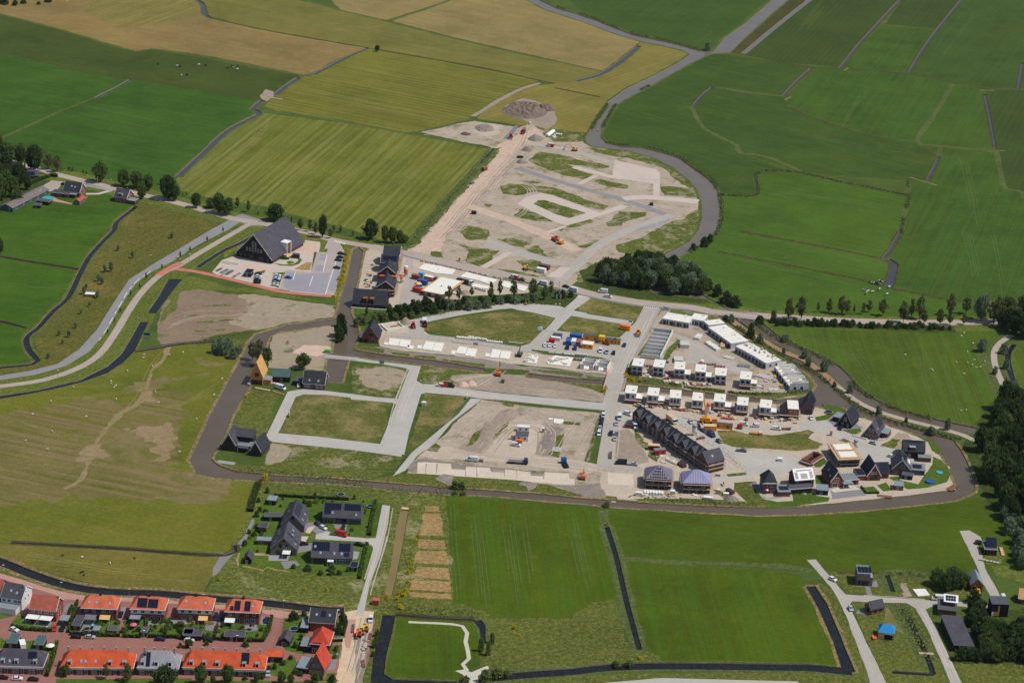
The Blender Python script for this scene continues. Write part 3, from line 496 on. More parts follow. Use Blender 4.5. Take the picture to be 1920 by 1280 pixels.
R('canal','canal_water','0:470,636 480,626 537,609 628,597 643,547 652,510 662,467 672,462 682,471 669,534 658,585 672,612 671,640 664,655 726,666 816,675 909,690 911,697 829,688 735,676 662,668 652,678 641,717 612,717 613,676 622,664 628,640 640,606 571,616 524,622 505,632 467,726 437,776 417,823 397,860 410,872 440,882 500,889 600,895 680,900 760,907 843,913 927,919 1010,925 1085,933 1160,938 1234,944 1327,948 1421,951 1500,950 1571,941 1646,933 1702,928 1774,919 1792,908 1783,886 1766,852 1747,826 1683,802 1629,785 1582,764 1530,762 1487,757 1437,755 1338,747 1259,738 1168,728 1170,719 1279,730 1358,739 1457,749 1497,745 1520,738 1534,722 1515,700 1468,668 1408,637 1361,602 1345,592 1358,588 1381,596 1420,628 1475,656 1522,690 1552,716 1590,744 1640,775 1690,792 1745,812 1788,824 1806,850 1830,903 1826,922 1790,938 1700,948 1600,958 1500,964 1420,965 1327,960 1271,957 1160,950 1093,944 1031,939 937,930 833,925 760,921 640,907 480,901 400,895 368,888 356,862 386,793 413,742 447,679',4,rag=.35,water=True,bank=1.5)
R('canal','canal_water','0:989,699 1052,706 1142,713 1141,722 1062,716 989,706',4,rag=.35,water=True,bank=1.0)
RB('canal','canal_water','0:1395,597 1421,611 1455,636 1512,662 1559,687 1599,728 1629,751 1676,771 1750,791 1830,808',9,4,water=True,bank=1.8,bmat='reed')
R('ditch','dark_water','D:940,275 1020,275 950,360 870,470 820,465 880,380',4,water=True,bank=1.0,bmat='verge')
R('ditch','dark_water','D:780,515 830,515 750,680 690,740 600,800 460,850 300,890 120,925 -200,975 -200,950 0,925 200,895 440,840 600,760 680,690 740,590',4,water=True,bank=1.2,bmat='verge')
RB('ditch','dark_water','D:750,680 900,655 1010,638 1200,625',2.2,4,water=True,bank=1.0,bmat='reed_dark')
RB('ditch','dark_water','A:760,1150 650,1240 D:640,0 580,60 500,150 450,240 380,380 300,450 220,540 150,600 160,670 210,730 180,750 0,770 -200,785',3.2,4,water=True,bank=1.6,bmat='rough_green')
RB('ditch','dark_water','D:-100,140 0,150 120,172 440,222',1.6,4,water=True,bank=1,bmat='reed_dark'); RB('ditch','dark_water','D:-100,490 0,512 150,550',1.6,4,water=True,bank=1,bmat='reed_dark')
RB('ditch','dark_water','H:330,255 180,340 0,420 D:1100,210',3.5,4,water=True,bank=1.2,bmat='verge')
RB('ditch','ditch_water','0:245,149 220,163 180,183',2.6,4,water=True,bank=1,bmat='reed'); RB('reed_strip','reed','0:180,183 120,206 48,238 -60,288',3,3.2,rag=.4)
RB('reed_strip','reed_dark','0:-60,80 0,96 120,125 245,149',2.2,3.2,rag=.4); RB('reed_strip','green_dark','0:245,150 370,168 490,189',1.5,3.2,rag=.4)
RB('ditch','ditch_water','0:690,90 640,112 590,138 562,143',3.0,4,water=True,bank=1.2,bmat='reed'); RB('ditch','ditch_water','0:560,146 538,160 516,178',3.6,4,water=True,bank=1.2,bmat='reed')
RB('ditch','ditch_water','0:493,188 474,205 486,213 430,243 380,288 333,332',4,4,water=True,bank=1.4,bmat='reed')
RB('ditch','ditch_water','0:362,-5 380,8 385,28 393,33',3.2,4,water=True,bank=1.2,bmat='reed')
for s in ('0:392,33 480,53 560,68 690,90','0:700,92 905,128 1015,152 1040,157','0:1040,165 1125,182'): RB('reed_strip','reed_dark',s,3.0,3.2,rag=.5)
for s in ('0:555,-5 640,20 725,40 900,84 1130,134','0:725,39 790,20 850,-2','0:492,208 560,217 640,228 770,252 925,280','0:0,26 120,58 255,97 283,92 400,108 566,141','0:887,222 840,235 785,247'): RB('reed_strip','reed',s,3.2,3.2,rag=.5)
RB('ditch','ditch_water','0:1198,86 1170,110 1128,138 1080,152',4,4,water=True,bank=1.2,bmat='reed')
RB('farm_track','soil_brown','0:1012,156 985,164 950,180 905,207 887,218',4,3.3,rag=.4)
RB('reed_strip','reed','0:925,280 905,303 838,378 772,452',7,3.2,rag=.8); RB('ditch','dark_water','0:926,278 900,306',2,4,water=True)
for s in ('C:190,305 540,347 720,377 885,383 1250,413 1520,463 1700,497 1905,507 2100,515','C:1430,865 1250,830 1000,748 700,648 600,600'): RB('reed_strip','reed_dark',s,2.6,3.2,rag=.5)
for s in ('C:190,487 380,520 560,538','C:50,600 110,705 200,760 300,810 320,850 450,870 560,910 660,955','C:215,1090 410,1087 420,965 630,962 900,1020 1250,1090','C:1250,1015 1262,1100 1240,1180 E:1220,10','C:1510,470 1400,650 1310,790 1440,815 1700,840','C:1440,820 1430,870','C:1750,840 1790,1030 1810,1055 1895,1070 1905,1110'):
 RB('reed_strip','reed',s,3.6,3.2,rag=.5)
for s in ('C:1215,-5 1090,130 980,250 875,383','C:1558,-5 1420,165 1330,290 1262,405','C:720,377 640,450 560,535','C:165,487 110,530 55,595','C:1685,525 1710,640 1745,830','C:1430,875 1400,940 1365,1005','C:1895,350 1870,500','E:1220,5 1190,60 1155,120 1120,160'):
 RB('ditch','ditch_water',s,2.0,4,water=True,bank=1.2,bmat='reed_dark')
RB('ditch','ditch_water','E:1140,165 1180,190 1160,290 1145,322',4.5,4,water=True,bank=1.2,bmat='reed_dark')
for s in ('E:320,12 700,80 1110,162','E:205,125 640,210 1060,295 1150,325','E:1160,328 1400,375 1560,405'): RB('reed_strip','reed_dark',s,3.0,3.2,rag=.5)
RB('ditch','dark_water','V:1580,285 1630,440 1660,560 1710,780 1785,1050',2.4,4,water=True,bank=2.4,bmat='reed'); RB('reed_strip','reed','V:1555,185 1580,290',5,3.2,rag=.5)
RB('reed_strip','reed','V:1660,490 1780,488 1920,505 0:1380,1056 1500,1064 1520,1072',4,3.2,rag=.5)
RB('ditch','dark_water','0:20,1016 200,1026 420,1040 440,1020',1.6,4,water=True,bank=1,bmat='reed_dark')
RB('canal','dark_water','0:-100,1020 0,1052 60,1076 130,1098 200,1108 300,1112 380,1120 500,1130 600,1142 645,1143',5.5,4,water=True,bank=2.2)
RB('road','road_main','0:-120,272 44,309 111,328 215,353 269,366 336,381 437,410 452,412 532,426 589,439 626,450 701,463',6.5,5.5)
RB('road','road_main','0:695,462 759,475 834,492 909,507 984,522 1059,537 1109,551 1202,567 1300,577 1347,586 1448,593 1616,602 1817,604 2020,596',9,5.5,w2=7.5)
RB('cycle_lane','asphalt_dark','I:40,250 480,360 900,460 1300,540 1700,610 K:900,145 1400,232 1920,275 E:0,460 200,480',2.0,5.6)
R('road','asphalt_pale','H:120,80 180,60 480,150 420,180 240,175 160,140 D:1280,0 1100,90 960,180 840,240 760,300 690,400 600,560 500,680 370,760 200,810 0,840 -200,860 -200,835 0,815 160,790 320,750 440,670 540,560 640,400 720,280 860,190 980,120 1180,0',5.4)
RB('cycle_path','road_main','0:500,418 470,420 450,430 386,467 336,497 302,514 269,544 242,581 218,621 188,662 148,689 81,712 0,724 -80,735',4.2,5.45)
RB('cycle_path','brick_red','D:885,255 950,215 1015,185',4.4,5.6); RB('cycle_path','brick_red','D:980,220 1120,240 1400,305 1560,345 1700,360 1850,372',3.8,5.6)
RB('road','parking_pink','H:1110,320 1070,410',8,5.45)
for k in range(7): RB('road_marking','line_white','H:%d,%d %d,%d' % (1115 + k*16,322 + k*4,1105 + k*16,338 + k*4),.5,5.8,sm=False)
for k in range(6): RB('road_marking','line_white','K:%d,%d %d,%d' % (785 + k*17,128 + k*3,780 + k*17,136 + k*3),.5,5.8,sm=False);
for k in range(8): RB('road_marking','line_white','K:%d,%d %d,%d' % (1432 + k*20,236 + k*2,1428 + k*20,243 + k*2),.6,5.8,sm=False)
for k in range(15):
 t0 = GP('D:850,235 770,290 720,350 680,420 640,490 600,565 560,620 505,678'); tt = smooth(t0,step=4)
 i0 = int(k*(len(tt) - 3)/15); REG.append((5.8,len(REG),'road_marking','line_white',ribbon_poly([tt[i0] + Vector((-.9,0,0)),tt[i0 + 1] + Vector((-.9,0,0))],.35),False))
RB('footpath','path_brown','E:275,510 360,570 450,620 560,680 680,730 780,800 870,880',4.0,5.4)
RB('footpath','road_main','E:860,870 960,950 1080,1010 1240,1060 1400,1100 1560,1145 1640,1180',3.6,5.41)
RB('grass_bank','reed','E:240,500 330,560 450,650 600,740 740,810 860,900 960,985 1080,1050 1260,1100 1400,1140 1560,1180',5,3.4,rag=.6)
RB('footpath','road_main','E:1840,590 1780,625 1740,680 1745,760 1785,860 1820,925',3.4,5.4)
RB('ditch','dark_water','E:1850,640 1815,700 1830,800 1860,880',3,4,water=True,bank=1.5,bmat='reed'); RB('reed_strip','reed','E:1640,650 1690,740 1750,880 1790,940',6,3.3,rag=.8)
R('yard','road_main','f:500,380 620,310 820,330 740,360 690,420 580,445',5.2); R('terrace','brick_pink','f:580,470 700,540 890,590 1050,500 1080,470 1000,560 880,600 640,560',5.2)
RB('driveway','plot_paving','f:1030,470 1180,470 1290,440 1340,430',3,5.2); RB('driveway','parking_grey','f:990,360 1150,390 1340,430',3,5.2)
R('cow_yard','soil_brown','0:488,178 498,168 512,172 514,182 500,190 490,186',3.6,rag=1); RB('farm_track','soil_pale','0:500,182 530,186',2.2,3.7)
for s in ('C:1115,130 1140,120','C:900,395 925,380','C:570,558 605,540','C:1270,990 1420,1035','C:1660,505 1740,505','C:1700,845 1800,842'): RB('field_bridge','soil_patch',s,2,5)
rt = random.Random(5)
def tracks(s,n,spread,mats=('soil_brown','dirt_light'),pr=3.95,wob=.6):
 base = smooth(GP(s),step=4)
 for k in range(n):
  o = max(-1.5*spread,min(1.5*spread,rt.gauss(0,spread))); m = rt.choice(mats); ph = rt.random()*9
  for d in (-.95,.95):
   q = []
   for i,p in enumerate(base):
    a,b = base[max(0,i - 1)],base[min(len(base) - 1,i + 1)]; t_ = (b - a).normalized(); w = o + d + wob*spread*noise.noise(Vector((i*.12,ph,0))); q.append(p + Vector((-t_.y,t_.x,0))*w)
   j0 = rt.randint(0,len(q)//3); j1 = len(q) - rt.randint(0,len(q)//3)
   if j1 - j0 > 2: REG.append((pr,len(REG),'tyre_track',m,ribbon_poly(q[j0:j1],.42),False))
for s,n,sp in (('W:160,980 330,800 480,620 620,470 720,300',9,4.5),('W:680,310 760,240 840,210',3,2),('W:100,310 330,300 560,350',3,3),('W:380,735 700,850 1000,990',4,2),('W:700,370 1000,425 1220,490',3,1.5),('W:560,560 700,640 640,760 560,800',3,4),('W:980,860 1150,830 1300,790',3,4),('W:220,930 400,960 560,900',2,4),('W:1240,700 1450,720 1650,740',3,3),('P:100,660 400,600 700,640 1000,690 1400,720 1850,790',5,2.5),('P:700,640 950,380 1150,370 1260,430 1200,640 900,650',4,2.5),('P:1000,300 1300,290 1700,330',3,3),('P:420,480 600,330 800,190',3,4),('P:1450,620 1550,450 1640,320',2,3),('J:1160,850 1350,740 1480,650',4,2),('J:1000,760 1200,720 1400,700',3,2),('K:60,1050 400,1080 800,1140 1000,1180',4,5),('K:750,1080 950,1120 1010,1180',2,2),
    ('M:80,720 200,600 290,560',2,.6),('M:420,790 330,650 260,560',2,.6),('M:350,450 560,620 800,830',3,2),('M:1000,640 1200,760 1350,880',2,2),('L:330,300 560,330 760,420',3,1.5),('g:560,1200 650,900 720,600 800,300',6,2),('I:300,400 640,500 1050,560',2,2),('D:900,560 1100,480 1300,470 1700,470',2,5)): tracks(s,n,sp)
for s,n,sp in (('E:1540,-60 1600,150 1640,380',2,5),('E:1740,-60 1790,150 1830,380',1,3),('C:1550,860 1600,1040 1640,1280',2,4),('V:830,160 880,400 930,800',2,4),('V:1030,170 1070,450 1110,760',2,3),('V:1370,200 1440,500 1500,720',2,3),('V:680,120 700,400 740,800',2,3),('E:900,600 1040,800 1150,960',2,5),('E:1400,600 1450,850 1500,1060',2,6),('E:480,560 760,640 1040,760',2,3),('E:300,40 700,110 1080,180',2,3),('E:200,150 600,240 1000,330',2,3),('C:300,1150 600,1080 1200,1180',2,5),('C:640,200 800,-20',2,4),('C:1400,330 1600,60',2,4),('C:850,700 1000,480',2,5),('C:400,700 900,820 1350,900',2,8),('C:450,430 250,400',1,3),('A:100,500 600,640 1300,760',2,9),('A:200,780 700,900 1000,960',2,5),('A:100,360 500,430',2,5),('D:50,300 200,330 380,320',2,4),('D:100,50 400,120',1,4),('V:1700,700 1900,740',2,6)): tracks(s,n,sp,('track_green',),.7,.08)
for s,n,sp in (('A:1030,1090 1400,800 1500,650',3,6),('A:1350,1180 1600,950 1900,700',3,9),('B:100,1200 500,900 800,830',3,6),('B:20,560 500,640 700,660',3,8),('B:30,380 600,480 980,470',3,7),('A:900,260 1300,330 1650,400',3,7),('A:300,130 600,230 850,260',3,7),('B:200,200 800,320 1400,420',3,5),('B:400,150 900,240 1500,330',3,10),('B:1100,660 1350,600 1480,540',2,5),('D:950,650 850,760 760,950 600,1100 500,1280',1,.4),('D:0,1100 300,1180 500,1230',2,6),('D:300,900 600,880 900,840',2,6),('0:40,1030 200,1060 380,1080',3,4),('D:700,1000 1000,960 1200,840',2,5)): tracks(s,n,sp,('track_pale',),.7,.08)
for s,n,sp in (('K:1500,260 1380,500 1250,780 1150,1000 1080,1200',4,2),('J:620,650 560,800 480,1000 400,1280',3,2),('J:660,800 900,830 1300,900 1900,970',3,1.2),('O:900,510 1230,515 1900,595',2,.8),('O:920,530 800,740 690,930',2,.8),('O:700,960 1140,990 1900,1100',2,1),('I:300,880 800,800 1300,770',2,1.2),('I:1800,720 1600,940 1400,1150',3,1.2),('M:60,100 60,400 20,800',4,2),('M:700,340 1000,420 1500,440 1900,440',2,1),('M:1200,680 1500,780 1700,830',3,2.5),('N:700,500 900,600 1200,720',3,2),('Q:1600,300 1540,600 1420,1000 1350,1280',3,1.2),('U:180,300 400,580 600,1000 700,1270',3,1),('U:1060,680 1200,980 1340,1270',3,1),('U:520,590 900,610 1180,635',2,.7),('L:600,350 800,460 1000,600 1200,690',3,2)): tracks(s,n,sp,('road_conc','plot_paving','road_main'),6,.4)
REG.insert(0,(-1,-1,'ground','grass_base',[Vector((-6000,-300,0)),Vector((6000,-300,0)),Vector((6000,12000,0)),Vector((-6000,12000,0))],False))
REG.sort(key=lambda r: (r[0],r[1]))
def build_ground():
 verts,edges = [],[]
 for r in REG:
  n0 = len(verts); pts = r[4]; n = len(pts)
  verts += [Vector((p.x,p.y)) for p in pts]; edges += [(n0 + i,n0 + (i + 1) % n) for i in range(n)]
 ov,oe,of,_,_,_ = delaunay_2d_cdt(verts,edges,[],0,1e-4)
 V = np.array([(v.x,v.y) for v in ov]); F = np.array([f for f in of if len(f) == 3]); C = V[F].mean(axis=1)
 own = np.full(len(F),-1)
 for k,r in enumerate(REG):
  P = np.array([(p.x,p.y) for p in r[4]]); lo,hi = P.min(0),P.max(0)
  idx = np.where((C[:,0] >= lo[0]) & (C[:,0] <= hi[0]) & (C[:,1] >= lo[1]) & (C[:,1] <= hi[1]))[0]
  if not len(idx): continue
  x,y = C[idx,0],C[idx,1]; wind = np.zeros(len(idx),int); Q = np.roll(P,-1,axis=0)
  for (ax,ay),(bx,by) in zip(P,Q):
   cr = (bx - ax)*(y - ay) - (x - ax)*(by - ay)
   wind += ((ay <= y) & (by > y) & (cr > 0)).astype(int); wind -= ((ay > y) & (by <= y) & (cr < 0)).astype(int)
  own[idx[wind != 0]] = k
 WZ = -0.5
 edge_f = {}
 for i,f in enumerate(F):
  for a,b in ((0,1),(1,2),(2,0)): edge_f.setdefault((min(f[a],f[b]),max(f[a],f[b])),[]).append(i)
 def same(r): return (r[2],r[3])
 groups = {}
 for k,r in enumerate(REG):
  key = (r[2],r[3]) if r[2] in ('canal_bank','road_marking','parking_line','bed_joint','road_verge','tyre_track') else k
  groups.setdefault(key,[]).append(k)
 tri_of = {}
 for i,k in enumerate(own): tri_of.setdefault(int(k),[]).append(i)
 for key,ks in groups.items():
  tris = [i for k in ks for i in tri_of.get(k,[])]
  if not tris: continue
  r = REG[ks[0]]; z = WZ if r[5] else 0.0
  used = sorted(set(int(v) for i in tris for v in F[i])); mp = {v: j for j,v in enumerate(used)}
  me = bpy.data.meshes.new(r[2]); me.from_pydata([(V[v][0],V[v][1],z) for v in used],[],[[mp[int(v)] for v in F[i]] for i in tris])
  me.materials.append(MATS[r[3]]); o = bpy.data.objects.new(r[2],me); COL.objects.link(o); o['kind'] = 'structure'
 bv,bf = [],[]
 for (a,b),fs in edge_f.items():
  if len(fs) == 2:
   w = [REG[own[f]][5] if own[f] >= 0 else False for f in fs]
   if w[0] != w[1]:
    n0 = len(bv); bv += [(V[a][0],V[a][1],0),(V[b][0],V[b][1],0),(V[b][0],V[b][1],WZ),(V[a][0],V[a][1],WZ)]; bf.append((n0,n0 + 1,n0 + 2,n0 + 3))
 me = bpy.data.meshes.new('bank_edge'); me.from_pydata(bv,[],bf); me.materials.append(MATS['soil_brown']); o = bpy.data.objects.new('bank_edge',me); COL.objects.link(o); o['kind'] = 'structure'
 print('ground',len(V),len(F),time.time() - T0)
build_ground()
# ================================================================ mesh helpers
class MB:
 def __init__(s): s.v = []; s.f = []
 def add(s,vs,fs):
  n = len(s.v); s.v += [tuple(v) for v in vs]; s.f += [tuple(n + i for i in f) for f in fs]; return s
 def box(s,x0,x1,y0,y1,z0,z1):
  return s.add([(x0,y0,z0),(x1,y0,z0),(x1,y1,z0),(x0,y1,z0),(x0,y0,z1),(x1,y0,z1),(x1,y1,z1),(x0,y1,z1)],
     [(0,3,2,1),(4,5,6,7),(0,1,5,4),(1,2,6,5),(2,3,7,6),(3,0,4,7)])
 def prism(s,pts,z0,z1):
  n = len(pts); a = sum(pts[i][0]*pts[(i + 1) % n][1] - pts[(i + 1) % n][0]*pts[i][1] for i in range(n))
  if a < 0: pts = pts[::-1]
  return s.add([(p[0],p[1],z0) for p in pts] + [(p[0],p[1],z1) for p in pts],
     [tuple(range(n))[::-1],tuple(range(n,2*n))] + [(i,(i + 1) % n,n + (i + 1) % n,n + i) for i in range(n)])
 def extrude(s,prof,axis,a,b):
  n = len(prof); P = (lambda u,z,t: (t,u,z)) if axis == 'x' else (lambda u,z,t: (u,t,z))
  return s.add([P(u,z,a) for u,z in prof] + [P(u,z,b) for u,z in prof],
     [tuple(range(n)),tuple(range(n,2*n))[::-1]] + [(i,n + i,n + (i + 1) % n,(i + 1) % n) for i in range(n)])
 def slab(s,q,t):
  q = [Vector(p) for p in q]; n = (q[1] - q[0]).cross(q[-1] - q[0]).normalized()*t; k = len(q)
  return s.add([p for p in q] + [p - n for p in q],[tuple(range(k)),tuple(range(k,2*k))[::-1]] + [(i,k + i,k + (i + 1) % k,(i + 1) % k) for i in range(k)])
 def cyl(s,cx,cy,r,z0,z1,n=10,r2=None):
  r2 = r if r2 is None else r2; A = [2*math.pi*i/n for i in range(n)]
  return s.add([(cx + r*math.cos(a),cy + r*math.sin(a),z0) for a in A] + [(cx + r2*math.cos(a),cy + r2*math.sin(a),z1) for a in A],
     [tuple(range(n))[::-1],tuple(range(n,2*n))] + [(i,(i + 1) % n,n + (i + 1) % n,n + i) for i in range(n)])
 def tube(s,p,q,r,n=5,r2=None):
  p,q = Vector(p),Vector(q); d = q - p
  if d.length < 1e-6: return s
  r2 = r if r2 is None else r2; u = d.orthogonal().normalized(); w = d.normalized().cross(u); A = [2*math.pi*i/n for i in range(n)]
  return s.add([p + (u*math.cos(a) + w*math.sin(a))*r for a in A] + [q + (u*math.cos(a) + w*math.sin(a))*r2 for a in A],
     [tuple(range(n))[::-1],tuple(range(n,2*n))] + [(i,(i + 1) % n,n + (i + 1) % n,n + i) for i in range(n)])
 def lathe(s,prof,n=10,cx=0,cy=0):
  k = len(prof); vs = [(cx + r*math.cos(2*math.pi*i/n),cy + r*math.sin(2*math.pi*i/n),z) for r,z in prof for i in range(n)]
  return s.add(vs,[(j*n + i,j*n + (i + 1) % n,(j + 1)*n + (i + 1) % n,(j + 1)*n + i) for j in range(k - 1) for i in range(n)] + [tuple(range(n))[::-1],tuple(range((k - 1)*n,k*n))])
 def mesh(s,name,mat):
  me = bpy.data.meshes.new(name); me.from_pydata(s.v,[],s.f); me.materials.append(M(mat)); return me
 def obj(s,name,mat,parent=None,loc=None):
  return link(name,s.mesh(name,mat),parent,loc)
def link(name,me,parent=None,loc=None):
 o = bpy.data.objects.new(name,me); COL.objects.link(o)
 if parent is not None: o.parent = parent
 if loc is not None: o.location = loc
 return o
PAL = {}
def M(n):
 if not isinstance(n,str): return n
 if n in MATS: return MATS[n]
 rgb,ro,sp,me,va,sc = PAL[n]; return solid(n,rgb,ro,sp,me,va,sc)
def pal(n,rgb,ro=.75,sp=.25,me=0,va=.16,sc=.7): PAL[n] = (rgb,ro,sp,me,.26 if n[:4] in ('tile','bric') else va,.35 if n[:4] == 'tile' else sc)
for n,c in dict(brick_brown=(104,80,74),brick_dark=(66,58,60),brick_warm=(142,82,70),brick_grey=(120,110,106),brick_violet=(112,94,96),tile_black=(54,56,64),tile_slate=(78,76,84),tile_grey=(104,100,104),
    tile_orange=(204,88,50),tile_salmon=(200,104,74),tile_redbrown=(170,92,74),tile_red=(196,72,54),tile_pale=(152,150,156),render_white=(226,226,226),block_grey=(188,190,198),conc_white=(230,226,216),conc=(198,194,186),conc_grey=(156,156,156),
    wood=(196,142,82),wood_pale=(214,184,142),wood_brown=(134,92,62),wood_black=(44,42,44),osb=(206,160,100),sheet_blue=(40,140,200),sheet_green=(72,98,98),membrane_red=(206,92,66),membrane_grey=(186,182,186),membrane_violet=(142,142,180),membrane_slate=(116,114,130),
    batten=(206,190,190),zinc=(132,142,148),roof_felt=(84,84,90),roof_felt_pale=(122,132,134),earth=(128,114,102),earth_dark=(92,82,74),cloth_white=(232,232,226),cloth_tan=(214,178,118),cloth_grey=(112,116,124),rubber=(28,28,30),bark=(70,58,46),
    fleece=(224,220,206),hide_white=(206,202,194),hide_black=(34,32,32),skin=(190,140,116),stone=(176,168,152),brick_pallet=(140,92,90),scaffold_plank=(186,160,138),clay=(150,96,84)).items(): pal(n,c)
for n,c in dict(paint_white=(214,216,218),paint_silver=(162,170,178),paint_black=(26,28,32),paint_navy=(28,38,70),paint_blue=(38,92,160),paint_darkblue=(30,54,104),paint_red=(190,36,40),paint_maroon=(128,36,48),paint_orange=(238,110,36),paint_amber=(240,156,24),
    paint_yellow=(236,184,30),paint_green=(52,112,66),paint_lime=(84,180,60),paint_teal=(64,170,160),paint_cyan=(70,170,210),paint_pink=(232,96,140),paint_grey=(104,108,114),paint_redgrey=(196,92,84)).items(): pal(n,c,.35,.5,0,.07,.5)
pal('steel',(150,152,156),.4,.5,.5); pal('trim_white',(232,232,230),.5,.3,0,.06); pal('trim_grey',(150,152,156),.5); pal('glass',(30,36,46),.12,.6,0,.2,.5); pal('solar',(24,30,50),.22,.5,0,.15,.9); pal('opening',(38,38,42),.9,.1); pal('skylight',(150,170,186),.15,.6)
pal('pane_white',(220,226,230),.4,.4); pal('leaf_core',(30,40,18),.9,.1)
def thing(name,label,cat,loc,rz=0.0,group=None):
 o = bpy.data.objects.new(name,None); COL.objects.link(o); o.empty_display_size = .5; o.location = loc; o.rotation_euler = (0,0,rz)
 o['label'] = label; o['category'] = cat
 if group: o['group'] = group
 return o
def tag(o,label,cat,group=None):
 o['label'] = label; o['category'] = cat
 if group: o['group'] = group
 return o
def copy_tree(root,loc,rz,scale=None,label=None,group=None):
 def cp(o,par):
  c = o.copy(); COL.objects.link(c); c.parent = par
  for ch in o.children: cp(ch,c)
  return c
 r = cp(root,None); r.location = loc; r.rotation_euler = (0,0,rz)
 if scale is not None: r.scale = scale
 if label: r['label'] = label
 if group: r['group'] = group
 return r
def heading(s,d):
 x,y = PX(s)[0]; a = G(x,y); b = G(x + d[0],y + d[1]); return math.atan2(b.y - a.y,b.x - a.x)
def metres(s,px):
 c = CROPS[s[0]]; x,y = PX(s)[0]; k = (G(x + 1,y) - G(x,y)).length; return px/c[2]*k
def seg(s):
 a,b = GP(s); return a,(b - a).length,math.atan2(b.y - a.y,b.x - a.x)
# ================================================================ foliage
def leafmat(name,rgb,rgb2):
 t = NT(name); p = t.pos(); oi = t.n('ShaderNodeObjectInfo')
 col = t.mix(t.noise(p,0.9,4,.6,.3,.7),tuple(x*.62 for x in lin(rgb)),lin(rgb2))
 col = t.mix(t.mul(oi.outputs['Random'],.5),col,lin(rgb))
 t.done(col,.8,.15); tr = t.n('ShaderNodeBsdfTranslucent'); t.l(col,tr.inputs[0]); mx = t.n('ShaderNodeMixShader'); mx.inputs[0].default_value = .38
 t.l(t.b.outputs[0],mx.inputs[1]); t.l(tr.outputs[0],mx.inputs[2]); t.l(mx.outputs[0],t.t.nodes['Material Output'].inputs[0]); MATS[name] = t.m; return t.m
leafmat('leaf_mid',(92,112,58),(126,146,79)); leafmat('leaf_dark',(70,90,54),(101,122,70)); leafmat('leaf_willow',(128,144,112),(162,176,142)); leafmat('leaf_light',(117,146,61),(149,176,79)); leafmat('leaf_reed',(117,133,74),(144,155,94)); leafmat('leaf_olive',(110,117,70),(142,144,90)); leafmat('leaf_yellow',(221,194,38),(250,225,56)); leafmat('leaf_hedge',(97,122,49),(133,153,67))
def leaf(mb,c,s,rnd):
 a = Vector((rnd.gauss(0,1),rnd.gauss(0,1),rnd.gauss(0,.7))).normalized(); b = a.orthogonal().normalized(); c2 = a.cross(b)
 an = rnd.random()*6.28; u = (b*math.cos(an) + c2*math.sin(an))*s; w = a.cross(u)*.7
 mb.add([c - u,c + w,c + u,c - w],[(0,1,2,3)])
def crown_mesh(seed,shape,leafm,n_clump,n_leaf,size):
 rnd = random.Random(seed); mb = MB(); k = 0
 while k < n_clump:
  z = rnd.random(); th = rnd.random()*6.283
  if shape == 'round': R = math.sqrt(max(0,1 - (2*z - 1)**2))
  elif shape == 'cone': R = (1 - z)**.7*.9 + .08
  elif shape == 'column': R = min(1,z*5,(1 - z)*3 + .15)
  elif shape == 'open': R = math.sqrt(max(0,1 - (2*z - 1)**2))*.95
  else: R = math.sqrt(max(0,1 - z*z*.95))
  rr = R*(rnd.random()**.42 if shape != 'open' else rnd.random()**.6); lump = .82 + .3*noise.noise(Vector((math.cos(th)*1.6,math.sin(th)*1.6,z*3 + seed)))
  base,top = (.22,1.0) if shape in ('round','open','cone') else (.03,1.0)
  c = Vector((rr*lump*math.cos(th),rr*lump*math.sin(th),base + (top - base)*z)); k += 1
  cs = rnd.uniform(.12,.26)*(1.15 if shape != 'open' else .85)
  for _ in range(n_leaf):
   o = Vector((rnd.gauss(0,1),rnd.gauss(0,1),rnd.gauss(0,1)*.42))*cs*.55
   leaf(mb,c + o,size*rnd.uniform(.7,1.3),rnd)
 return mb
def trunk_mesh(seed,multi=False):
 rnd = random.Random(seed); mb = MB(); mb.tube((0,0,-.01),(.01,0,.3),.06,7,.045); mb.tube((.01,0,.3),(0,.02,.75),.045,6,.012)
 for i in range(6):
  a = rnd.random()*6.28; z = rnd.uniform(.24,.5); mb.tube((0,0,z),(math.cos(a)*.55,math.sin(a)*.55,z + rnd.uniform(.15,.35)),.026,5,.006)
 return mb
TREES = {}
def tree_kind(kind,shape,leafm,nc,nl,size,variants=3):
 TREES[kind] = [(crown_mesh(hash(kind) % 97 + i*13 if False else len(TREES)*31 + i*7,shape,leafm,nc,nl,size).mesh('crown',leafm),trunk_mesh(len(TREES)*5 + i).mesh('trunk','bark')) for i in range(variants)]
tree_kind('broad','round','leaf_mid',90,26,.085); tree_kind('dark','round','leaf_dark',95,26,.085); tree_kind('open','open','leaf_olive',55,16,.075); tree_kind('willow','round','leaf_willow',80,24,.085,2)
tree_kind('column','column','leaf_dark',80,22,.1,2); tree_kind('bush','dome','leaf_mid',55,22,.11); tree_kind('bush_dark','dome','leaf_dark',55,22,.11,2); tree_kind('bush_light','dome','leaf_light',45,20,.12,2); tree_kind('bush_willow','dome','leaf_willow',60,22,.1,2); tree_kind('bush_yellow','dome','leaf_yellow',30,16,.12,1); tree_kind('bush_reed','dome','leaf_reed',40,18,.13,2)
NTREE = [0]
